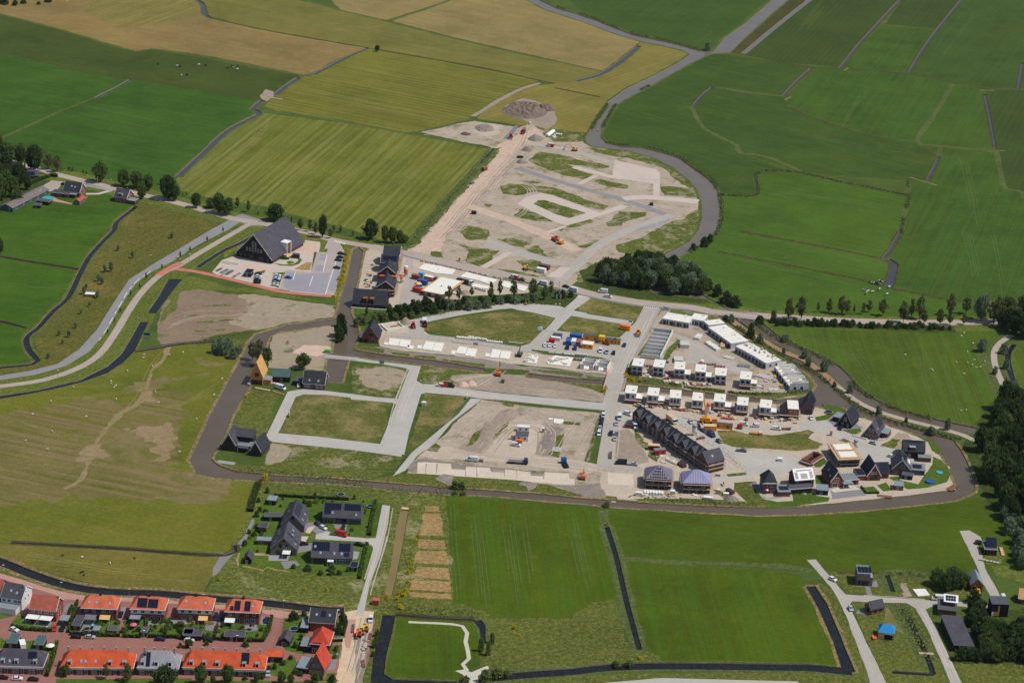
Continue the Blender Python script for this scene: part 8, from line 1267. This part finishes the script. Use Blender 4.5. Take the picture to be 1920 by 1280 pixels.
def mound(s,wpx,h,mat,label,asp=1.0,rough=.25,seed=0,flat=.0):
 p = P1(s); R0 = metres(s,wpx)/2; n,k = 40,16; vs = [(0,0,h)]; fs = []
 for j in range(1,k + 1):
  for i in range(n):
   a = 2*math.pi*i/n; t = j/k; lob = 1 + .22*noise.noise(Vector((math.cos(a)*1.3,math.sin(a)*1.3,seed)))
   r = R0*t*lob; z = h*max(0,(1 - t**1.6) if not flat else min(1,(1 - t)*2.2)); z *= 1 + rough*noise.fractal(Vector((r*math.cos(a)*.35,r*math.sin(a)*.35,seed + 5)),.7,2.1,4); vs.append((r*math.cos(a),r*math.sin(a)*asp,z if j < k else -.05))
 for i in range(n): fs.append((0,1 + i,1 + (i + 1) % n))
 for j in range(k - 1):
  for i in range(n): a = 1 + j*n + i; b2 = 1 + j*n + (i + 1) % n; fs.append((a,a + n,b2 + n,b2))
 m = MB(); m.add(vs,fs); o = m.obj('earth_heap',mat); o.location = p; tag(o,label,'earth heap'); return o
mound('W:700,175',270,2.8,'heap_brown','huge brown earth mound at the head of the haul road',1.3,.5,1,1); mound('W:815,170',110,3.0,'heap_brown','steep dark freshly dug end of the earth mound',1.0,.6,9,1); mound('c:520,480',360,3.4,'soil_grey','grey earth heap beside the white bales',.9,.2,2); mound('c:340,715',270,2.8,'soil_grey','grey earth heap beside the haul road fork',.9,.2,3); mound('c:215,985',250,2.6,'soil_grey','grey earth heap next to the tyre ring',.9,.2,4); mound('J:535,190',130,3.4,'soil_brown','gravel heap behind the foundation ring',.9,.15,5); mound('M:1235,1150',160,2.0,'soil_grey','low gravel heap on the canal verge',.8,.15,6); mound('J:1110,810',130,2.0,'sand_pink','pinkish sand heap beside the earth dam',.9,.15,7); mound('J:1190,800',120,2.2,'sand_pink','second pinkish sand heap nearer the excavator',.9,.15,8); mound('W:460,280',120,2.0,'soil_grey','dark clay heap on the pale sand by the trench',1.2,.6,10); mound('W:350,315',60,1.2,'earth_dark','small brown stump heap beside the pale sand',1.0,.5,11); mound('I:700,640',110,2.0,'soil_brown','earth heap behind the frame slab',.9,.2,12)
mound('P:940,260',130,.6,'soil_brown','low ridge of brown topsoil on the sandy plot',1.6,.3,13); mound('P:1290,520',130,.6,'soil_grey','long dark topsoil ridge on the sandy plot',3.0,.3,14); mound('P:740,440',130,.5,'soil_brown','long brown topsoil ridge beside the weeds',3.4,.3,15)
o = thing('silage_clamp','white plastic-covered silage heap beside the round bales','silage heap',P1('c:760,420'),heading('c:760,420',(.8,-.6))); MB().extrude([(-1.6,0),(1.6,0),(1.2,1.3),(.5,1.7),(-.5,1.7),(-1.2,1.3)],'x',0,13).obj('cover','trim_white',o); MB().box(.1,12.8,-1.9,-1.62,0,.3).obj('edge_weight','rubber',o)
for x,y in ((965,382),(1000,384),(1035,388),(1072,392),(925,405),(890,440),(938,442),(918,462)): o = MB().lathe([(.55,0),(.72,.2),(.75,.7),(.7,1.1),(.45,1.25)],10).obj('wrapped_bale','trim_white'); o.location = P1('c:%d,%d' % (x,y)); tag(o,'white wrapped round bale beside the silage heap','bale','white bales by the river')
o = MB().lathe([(1.9,0),(2.4,.15),(2.4,.55),(1.9,.7),(1.5,.55),(1.5,.15)],14).obj('tyre_ring','rubber'); o.location = P1('c:175,875'); tag(o,'black tyre ring lying beside the grey earth heap','tyre')
def boat(s,d,L,hull,label,inner='wood_brown',z=-.7):
 p = P1(s); p.z = z; o = thing('boat',label,'boat',p,heading(s,d)); w = L*.34; pts = [(-L/2,-w*.42),(L*.1,-w/2),(L*.36,-w*.3),(L/2,0),(L*.36,w*.3),(L*.1,w/2),(-L/2,w*.42)]; MB().prism(pts,-.1,.55).obj('hull',hull,o); MB().prism([(x*.86,y*.8) for x,y in pts],.553,.6).obj('cockpit',inner,o); MB().box(-L*.1,L*.05,-w*.4,w*.4,.603,.72).obj('thwart','wood_pale',o)
boat('c:1535,372',(.8,.6),5.5,'trim_white','white boat moored at the river bend','conc'); boat('W:1118,288',(.1,1),4.5,'paint_green','green boat on the river beside the hay field','cloth_grey'); boat('V:1623,130',(1,0),2.2,'trim_white','small white dinghy on the canal','conc'); boat('N:1870,1050',(.8,-.5),4.8,'paint_grey','grey boat moored at the island jetty','rubber'); boat('N:1808,828',(.4,.6),2.6,'trim_white','white skiff tied to the garden bank','conc'); boat('A:375,6',(1,0),6,'paint_silver','motor boat on the far canal','cloth_grey'); boat('M:1690,145',(1,.1),2.4,'trim_white','small white punt by the reed bank of the inner canal','conc')
def jetty(s,d,L,w,label,mat='wood_brown'):
 p = P1(s); p.z = -.35; o = thing('jetty',label,'jetty',p,heading(s,d)); n = max(3,int(L/.5))
 for k in range(n): MB().box(-L/2 + k*L/n,-L/2 + (k + .9)*L/n,-w/2,w/2,.3,.42).obj('plank',mat,o)
 for x in (-L/2 + .2,L/2 - .2):
  for y in (-w/2 + .1,w/2 - .1): MB().tube((x,y,-.6),(x,y,.7),.1,5).obj('post','wood_black',o)
jetty('N:1840,1035',(.8,-.5),7,3,'orange-brown jetty at the tip of the island'); jetty('N:1165,1120',(1,.1),7,2.6,'orange-brown landing on the island bank'); jetty('O:235,1210',(1,.15),9,3,'grey wooden jetty before the dark villa','conc_grey'); jetty('Q:1770,308',(1,.1),3.4,2.2,'pale timber outlet at the head of the narrow pond','wood_pale')
SHEEP = {}
def animal(kind):
 if kind in SHEEP: return SHEEP[kind]
 k = 1.0 if kind == 'sheep' else 1.75; m = MB(); body = [(-.55,.5,.05),(-.5,.62,.2),(-.25,.66,.26),(.15,.64,.25),(.42,.66,.2),(.5,.7,.1)]; n = 8; rings = []
 for x,z,r in body: rings.append([(x*k,r*math.cos(2*math.pi*i/n)*k,(z + r*1.05*math.sin(2*math.pi*i/n))*k) for i in range(n)])
 rings += [[(.62*k,.09*k*math.cos(2*math.pi*i/n),(.78 + .1*math.sin(2*math.pi*i/n))*k) for i in range(n)],[(.78*k,.07*k*math.cos(2*math.pi*i/n),(.74 + .08*math.sin(2*math.pi*i/n))*k) for i in range(n)],[(.9*k,.04*k*math.cos(2*math.pi*i/n),(.66 + .04*math.sin(2*math.pi*i/n))*k) for i in range(n)]]
 vs = [v for r in rings for v in r]; m.add(vs,[(j*n + i,j*n + (i + 1) % n,(j + 1)*n + (i + 1) % n,(j + 1)*n + i) for j in range(len(rings) - 1) for i in range(n)] + [tuple(range(n))[::-1],tuple(range((len(rings) - 1)*n,len(rings)*n))])
 for x in (-.36,.3):
  for y in (-.13,.13): m.tube((x*k,y*k,.52*k),((x + .02)*k,y*k,.26*k),.07*k,5,.045*k); m.tube(((x + .02)*k,y*k,.26*k),(x*k,y*k,0),.04*k,5,.035*k)
 m.tube((-.54*k,0,.62*k),(-.62*k,0,.35*k),.03*k,4,.02*k)
 for y in (-.09,.09): m.tube((.66*k,y*k,.84*k),(.62*k,y*1.9*k,.84*k),.03*k,4,.01*k)
 SHEEP[kind] = m.mesh(kind,'fleece'); return SHEEP[kind]
def cowmat():
 t = NT('cow_hide'); p = t.pos(obj=True); col = t.mix(t.noise(p,1.6,1,.4,.49,.53),lin((206,202,194)),lin((30,28,28))); MATS['cow_hide'] = t.done(col,.8,.2)
cowmat(); rnd = random.Random(6)
def herd(kind,crop,pts,mats,label,group):
 for x,y in pts: o = link(kind,animal(kind)); recol(o,rnd.choice(mats)); o.location = P1('%s:%g,%g' % (crop,x,y)); o.rotation_euler = (0,0,rnd.random()*6.28); tag(o,label,kind,group)
herd('sheep','D',[(805,703),(800,720),(1022,690),(945,705),(850,765),(712,793),(620,850),(618,862),(648,875),(638,885),(868,912),(885,970),(650,952),(410,884),(285,962),(182,1035),(482,1048),(290,1130),(143,1183),(265,1230),(1240,838),(1195,928),(1097,1062),(1002,1245)],['fleece'],'white sheep grazing in the worn olive pasture','sheep in the worn pasture')
herd('sheep','S',[(822,30),(1102,90)],['fleece'],'white sheep in the strip of pasture above the village','sheep above the village'); herd('sheep','S',[(1345,38),(830,175),(840,205),(810,182),(628,12)],['hide_black'],'black sheep in the strip of pasture above the village','black sheep above the village')
herd('sheep','E',[(1243,703),(1390,785),(1396,792),(1555,598),(1570,582),(1620,640),(1590,688),(1528,745),(1627,732),(1590,748),(1570,810),(1553,1015),(1615,760),(1640,775),(1660,772),(1685,740),(1582,1012)],['fleece'],'white sheep in the pasture beside the dyke path','sheep in the dyke pasture')
herd('cow','A',[(883,362),(988,374),(1004,378),(1110,368),(1148,372),(1270,386),(1293,375),(1303,384),(1328,376),(1013,427),(1045,423),(1052,420),(1326,392)],['cow_hide','cow_hide','hide_white','hide_black'],'black and white cow in the dark green pasture below the tan field','cows below the tan field')
herd('cow','E',[(1046,302),(1056,304),(1066,306),(1076,308),(1086,310),(1096,312),(1104,314),(1095,294),(1108,296),(1115,300)],['cow_hide','hide_black'],'cow crowding along the ditch by the field bridge','cows crowding the ditch'); herd('cow','E',[(1012,345),(1033,352),(1058,355),(1098,340),(1140,368),(1024,362),(1152,328)],['hide_white','cow_hide'],'pale cow grazing below the crowded ditch','cows below the ditch')
def lamp(s,hpx,label,group,col='steel'):
 p = P1(s); h = metres(s,hpx)/CP; o = thing('street_lamp',label,'street lamp',p,0,group); MB().tube((0,0,0),(0,0,h),.11,6,.07).obj('pole',col,o); MB().box(-.15,.75,-.16,.16,h + .003,h + .14).obj('lamp_head','trim_white',o)
for s,h in (('S:30,185',90),('S:610,352',84),('S:1290,418',84),('T:250,418',58),('T:992,485',68)): lamp(s,h,'pale street lamp between the canal street and the water','lamps on the canal street')
for s,h in (('S:465,778',66),('T:560,805',68),('S:1435,830',80)): lamp(s,h,'pale street lamp beside the garden sheds of the brick street','lamps on the brick street')
for s,h in (('D:840,192',48),('D:1225,52',36),('D:580,708',40),('D:322,832',48),('D:1005,205',40),('D:1057,178',40)): lamp(s,h,'grey lamp post along the curved road and cycle path','lamps on the curved road')
lamp('d:97,312',240,'tall thin lamp post at the main road junction',None,'paint_grey'); lamp('f:1328,362',62,'lamp post on the lane beside the gabled house',None)
o = thing('flagpole','bare white flagpole on the farm lawn','flagpole',P1('f:1175,442')); MB().tube((0,0,0),(0,0,9.5),.1,6,.05).obj('pole','trim_white',o); MB().lathe([(.02,9.5),(.14,9.6),(.14,9.7),(.02,9.8)],6).obj('finial','trim_white',o)
for s,c,l in (('d:25,585','paint_cyan','pale blue banner on a pole by the hedgerow corner'),('d:110,585','paint_pink','pink banner on a pole by the hedgerow corner')):
 o = thing('flag',l,'flag',P1(s)); MB().tube((0,0,0),(0,0,6.4),.09,6,.06).obj('pole','steel',o); MB().add([(0,0,3.2),(.7,.12,3.3),(.75,-.1,4.6),(.7,.1,6.1),(0,0,6.2),(.02,.0,4.6)],[(0,1,2,5),(5,2,3,4)]).obj('cloth',c,o); MB().box(-.5,.5,-.5,.5,0,.25).obj('foot','conc',o)
def board(s,d,w,h,z,label,col='pane_white',stripe=None):
 o = thing('sign_board',label,'sign',P1(s),heading(s,d)); MB().box(-w/2,w/2,-.06,.06,z,z + h).obj('panel',col,o)
 for x in (-w*.42,w*.42): MB().box(x - .07,x + .07,.063,.2,0,z + h*.9).obj('post','wood_pale',o)
 if stripe: MB().box(-w*.44,w*.44,-.075,-.062,z + h*.1,z + h*.4).obj('printed_band',stripe,o); MB().box(-w*.4,w*.2,-.075,-.062,z + h*.6,z + h*.75).obj('printed_band','paint_blue',o)
board('K:1645,295',(1,.1),3.6,2.4,1.0,'large pale sign board at the crescent entrance','pane_white','paint_silver'); board('K:1290,412',(1,.2),2.2,1.4,1.0,'white and blue sign board on the street corner lawn','pane_white','paint_blue'); board('K:388,490',(1,-.1),2.6,2.0,.9,'pale blue sign board on the lawn triangle corner','pane_white','paint_cyan'); board('J:1235,430',(1,.05),2.6,1.6,1.2,'pale sign board on the fence of the slab row','paint_silver','paint_grey'); board('J:1150,945',(.5,-1),2.4,1.8,.6,'white sign panel on the lawn fence corner','trim_white','paint_cyan'); board('O:868,750',(.3,-1),2.2,2.0,.6,'white sign board at the edge of the square lawn','trim_white','paint_silver'); board('D:820,610',(1,.1),3.6,2.6,.9,'dark green information board by the ditch','sheet_green','pane_white'); board('M:1155,1010',(.5,1),3.0,1.6,.6,'white hoarding beside the pyramid villas','trim_white','paint_silver'); board('O:1790,225',(1,.05),2.4,1.4,.7,'grey sign board beside the brick bridge','zinc','paint_grey'); board('J:300,605',(1,.05),2.2,1.4,.6,'grey notice board on the canal street','zinc'); board('d:735,455',(1,.1),.8,.7,1.0,'small white road sign at the junction','trim_white'); board('M:1095,925',(1,.1),2.6,1.0,.3,'violet pallet panel on the paved road edge','membrane_violet'); board('M:1810,455',(1,0),2.0,.9,.3,'violet notice panel by the lawn','brick_violet')
def tramp(s,r,label,col='paint_darkblue',pool=False,h=.7):
 o = thing('pool' if pool else 'trampoline',label,'pool' if pool else 'trampoline',P1(s)); MB().lathe([(r,0 if pool else h - .15),(r,h),(r*.84,h + .02),(r*.84,h - .12)],16).obj('rim','zinc' if not pool else col,o); MB().lathe([(r*.83,h - .14),(r*.83,h - .08),(.1,h - .07)],16).obj('water' if pool else 'mat',col if pool else 'paint_black',o)
 if not pool:
  for k in range(6): a = k*math.pi/3; MB().tube((r*.95*math.cos(a),r*.95*math.sin(a),0),(r*.95*math.cos(a),r*.95*math.sin(a),h - .16),.05,4).obj('leg','steel',o)
tramp('Q:1177,190',1.9,'round trampoline with pale rim behind the long solar roof'); tramp('Q:1450,295',1.9,'round blue trampoline beside the verge hedge'); tramp('N:608,285',2.2,'round trampoline on the lawn by the pond'); tramp('N:1620,980',2.2,'round blue pool on the island lawn','paint_blue',True,.8); tramp('N:1715,885',1.6,'small pale blue pool at the canal lawn','paint_cyan',True,.4); tramp('f:577,535',3.6,'turquoise round pool beside the long farm shed','paint_teal',True,1.1); tramp('T:1090,690',2.0,'dark trampoline under the garden trees'); tramp('U:1510,165',1.6,'black round tank beside the studio house','paint_black',True,1.2); tramp('S:865,750',1.5,'dark round trampoline on the lawn by the grey shed')
def parasol(s,col,label,r=1.5):
 o = thing('parasol',label,'parasol',P1(s)); MB().lathe([(r,2.0),(r*.5,2.4),(.05,2.6)],8).obj('canopy',col,o); MB().tube((0,0,0),(0,0,2.2),.05,5).obj('pole','steel',o)
parasol('S:1335,735','paint_pink','pink parasol on the lawn behind the solar pair'); parasol('S:505,945','cloth_white','cream parasol behind the slate terrace',1.8); parasol('e:395,800','paint_pink','hot pink parasol behind the white-gabled solar house',1.1); parasol('S:925,740','paint_cyan','blue parasol beside the narrow grey shed',.9); parasol('T:700,690','paint_black','dark parasol on the pale patio',1.2)
PANEL = MB().tube((0,0,.1),(0,0,2.0),.03,4).tube((3.4,0,.1),(3.4,0,2.0),.03,4).tube((0,0,2.0),(3.4,0,2.0),.03,4).tube((0,0,.15),(3.4,0,.15),.03,4).mesh('panel','steel'); FOOT = MB().box(-.35,.35,-.12,.12,0,.12).mesh('foot','conc_grey')
for q in range(1):
 m = MB()
def fence(s,label,mat=None):
 pts = GP(s); r = thing('site_fence',label,'fence',pts[0])
 for a,b in zip(pts,pts[1:]):
  L = (b - a).length; n = max(1,round(L/3.5)); rz = math.atan2(b.y - a.y,b.x - a.x)
  for k in range(n): p = a + (b - a)*(k/n) - pts[0]; o = link('panel',PANEL,r,p); o.rotation_euler = (0,0,rz); o.scale = (L/n/3.5,1,1); f = link('foot',FOOT,r,p); f.rotation_euler = (0,0,rz + 1.57); recol(o,mat) if mat else None
for s,l in (('J:300,400 340,318 700,345 1000,375 1600,455','long mesh fence along the white slab row'),('P:690,140 1000,190 1750,258','mesh fence between the concrete street and the sandy plot'),('P:1752,265 1680,480 1615,700','mesh fence beside the row of parked cars'),('J:1195,935 960,1160 790,1290','dark fence crossing the lawn triangle'),('M:700,380 1000,590 1200,700 1380,880','mesh fence behind the slate terrace'),('M:0,865 260,890','mesh fence above the sand bed by the pyramid villas'),('K:1600,250 1480,490 1340,745','mesh fence along the crescent street side'),('P:1740,770 1920,800','short mesh fence at the sandy track gate'),('N:940,1030 985,1100','low garden fence beside the square lawn'),('T:1000,580 975,720 920,860','timber garden fence along the brick side street')): fence(s,l,'paint_grey' if 'dark' in l else ('wood_brown' if 'timber' in l else None))
BAR = MB().box(-1.0,1.0,-.12,.12,.35,.95).mesh('board','paint_redgrey'); BF = MB().box(-.15,.15,-.35,.35,0,.34).mesh('foot','paint_black'); BW = MB().box(-.5,0,-.13,.13,.36,.94).box(.5,.99,-.13,.13,.36,.94).mesh('stripe','trim_white')
pts = smooth(GP('I:270,325 480,370 800,440 1050,495 1320,545'),step=3.0)
for k in range(0,len(pts) - 1,1):
 if k % 5 == 4: continue
 p,q = pts[k],pts[k + 1]; r = thing('road_barrier','red and white barrier board in the line between the road and slabs','barrier',p,math.atan2(q.y - p.y,q.x - p.x),'barriers along the road'); link('board',BAR,r); link('stripe',BW,r)
 for x in (-.8,.8): link('foot',BF,r,(x,0,0))
def railing(o,p,q,mat='trim_white',h=1.0,n=10):
 m = MB(); p,q = Vector(p),Vector(q); m.tube(p + Vector((0,0,h)),q + Vector((0,0,h)),.07,4).tube(p + Vector((0,0,h*.5)),q + Vector((0,0,h*.5)),.05,4)
 for k in range(n + 1): a = p + (q - p)*(k/n); m.tube(a,a + Vector((0,0,h)),.05,4)
 m.obj('railing',mat,o)
def bridge(s,w,label,mat,rail='trim_white',h=1.0,par=False,thick=.9):
 a,L,rz = seg(s); o = thing('bridge',label,'bridge',a,rz); MB().box(0,L,-w/2,w/2,-thick,.06).obj('deck',mat,o)
 for y in (-w/2 - .15,w/2 + .15): MB().box(-.5,L + .5,y - .14,y + .14,-thick,.3).obj('edge_beam','conc',o); railing(o,(0,y,.3),(L,y,.3),rail,h,max(4,int(L/2)))
 for x in (-.6,L + .6): MB().box(x - .6,x + .6,-w/2,w/2,-thick,-.02).obj('abutment','brick_warm',o)
bridge('E:190,463 420,492',8.5,'concrete road bridge with white railings over the river','road_main'); bridge('K:1165,905 1115,1075'.replace('K:','K:'),10,'street bridge with pink and white railings over the inner canal','road_site','paint_redgrey'); bridge('O:1215,150 1540,180',4.5,'low brick canal bridge with grey railing and white culvert','road_conc','trim_grey',.9,thick=1.0)
o = thing('footbridge','short pale footbridge across the field ditch','bridge',P1('U:1035,1042'),heading('U:1035,1042',(1,.05))); MB().box(0,6,-.8,.8,.05,.25).obj('deck','wood_pale',o); railing(o,(0,-.8,.25),(6,-.8,.25),'wood_pale',.8,4)
bw = MB()
for x in (-.52,.52):
 A = [2*math.pi*i/8 for i in range(8)]
 for i in range(8): bw.tube((x + .33*math.cos(A[i]),0,.34 + .33*math.sin(A[i])),(x + .33*math.cos(A[(i + 1) % 8]),0,.34 + .33*math.sin(A[(i + 1) % 8])),.035,3)
BWM = bw.mesh('wheel_pair','rubber'); BFM = MB().tube((-.52,0,.34),(-.15,0,.85),.035,3).tube((-.15,0,.8),(.4,0,.85),.035,3).tube((.4,0,.95),(.52,0,.34),.035,3).tube((-.05,0,.34),(.4,0,.8),.035,3).tube((-.05,0,.34),(-.52,0,.34),.03,3).tube((.4,-.28,1.0),(.4,.28,1.0),.03,3).mesh('frame','steel'); BSM = MB().box(-.3,-.02,-.08,.08,.88,.95).mesh('saddle','rubber')
rnd = random.Random(3)
for a,b_ in (('H:20,672','H:95,630'),('H:85,700','H:165,655'),('H:-85,640','H:-15,605'),('H:-35,655','H:45,615')):
 p,q = P1(a),P1(b_); n = 15
 for k in range(n):
  if rnd.random() < .15: continue
  c = p + (q - p)*(k/n); r = thing('bicycle','bicycle parked in the racks of the hall yard','bicycle',c,heading(a,(1,.25)) + rnd.uniform(-.1,.1),'bicycles in the hall racks'); link('wheel_pair',BWM,r); recol(link('frame',BFM,r),rnd.choice(['paint_grey','paint_black','paint_silver','paint_darkblue'])); link('saddle',BSM,r)
for s,d,l in (('H:20,655',(.8,-.4),'steel bicycle rack rail in the hall yard, middle row'),('H:60,560',(1,.15),'dark slatted fence panel in the hall yard')):
 o = thing('bicycle_rack',l,'rack',P1(s),heading(s,d)); railing(o,(-5,0,0),(5,0,0),'paint_grey',1.1,12); MB().box(-5,5,-.1,.1,0,.08).obj('base_rail','paint_grey',o)
o = thing('play_house','brown garden shade sail beside the hall entrance','shade',P1('H:640,505')); MB().add([(-2.5,-1.5,2.6),(2.5,-1.8,2.9),(2.8,1.8,3.1),(-2,1.2,2.5)],[(0,1,2,3)]).obj('sail','cloth_tan',o); [MB().tube((x,y,0),(x,y,2.7),.07,5).obj('post','wood_brown',o) for x,y in ((-2.4,-1.4),(2.4,-1.7),(2.7,1.7),(-1.9,1.1))]
b = Bld('store_shed','long black store beside the hall garden beds','shed','H:670,500','H:745,508',D=2.6).body(2.4,0,'flat','wood_black','roof_felt',ov=.1,t=.15); b.wins('f',[.3,.7],.2,1.0,1.9,'wood_brown',False,True)
hz = MB().box(-2200,2200,-200,5200,-1.6,480).mesh('haze','conc'); hz.materials.clear(); ho = link('haze',hz); ho['kind'] = 'stuff'; hm = bpy.data.materials.new('haze_air'); hm.use_nodes = True; hn = hm.node_tree; hn.nodes.remove(hn.nodes['Principled BSDF']); pv = hn.nodes.new('ShaderNodeVolumePrincipled'); pv.inputs['Color'].default_value = (.78,.88,1,1); pv.inputs['Density'].default_value = HAZE; pv.inputs['Anisotropy'].default_value = .2; hn.links.new(pv.outputs[0],hn.nodes['Material Output'].inputs['Volume']); hz.materials.append(hm)
print('objects',len(bpy.data.objects),time.time() - T0)
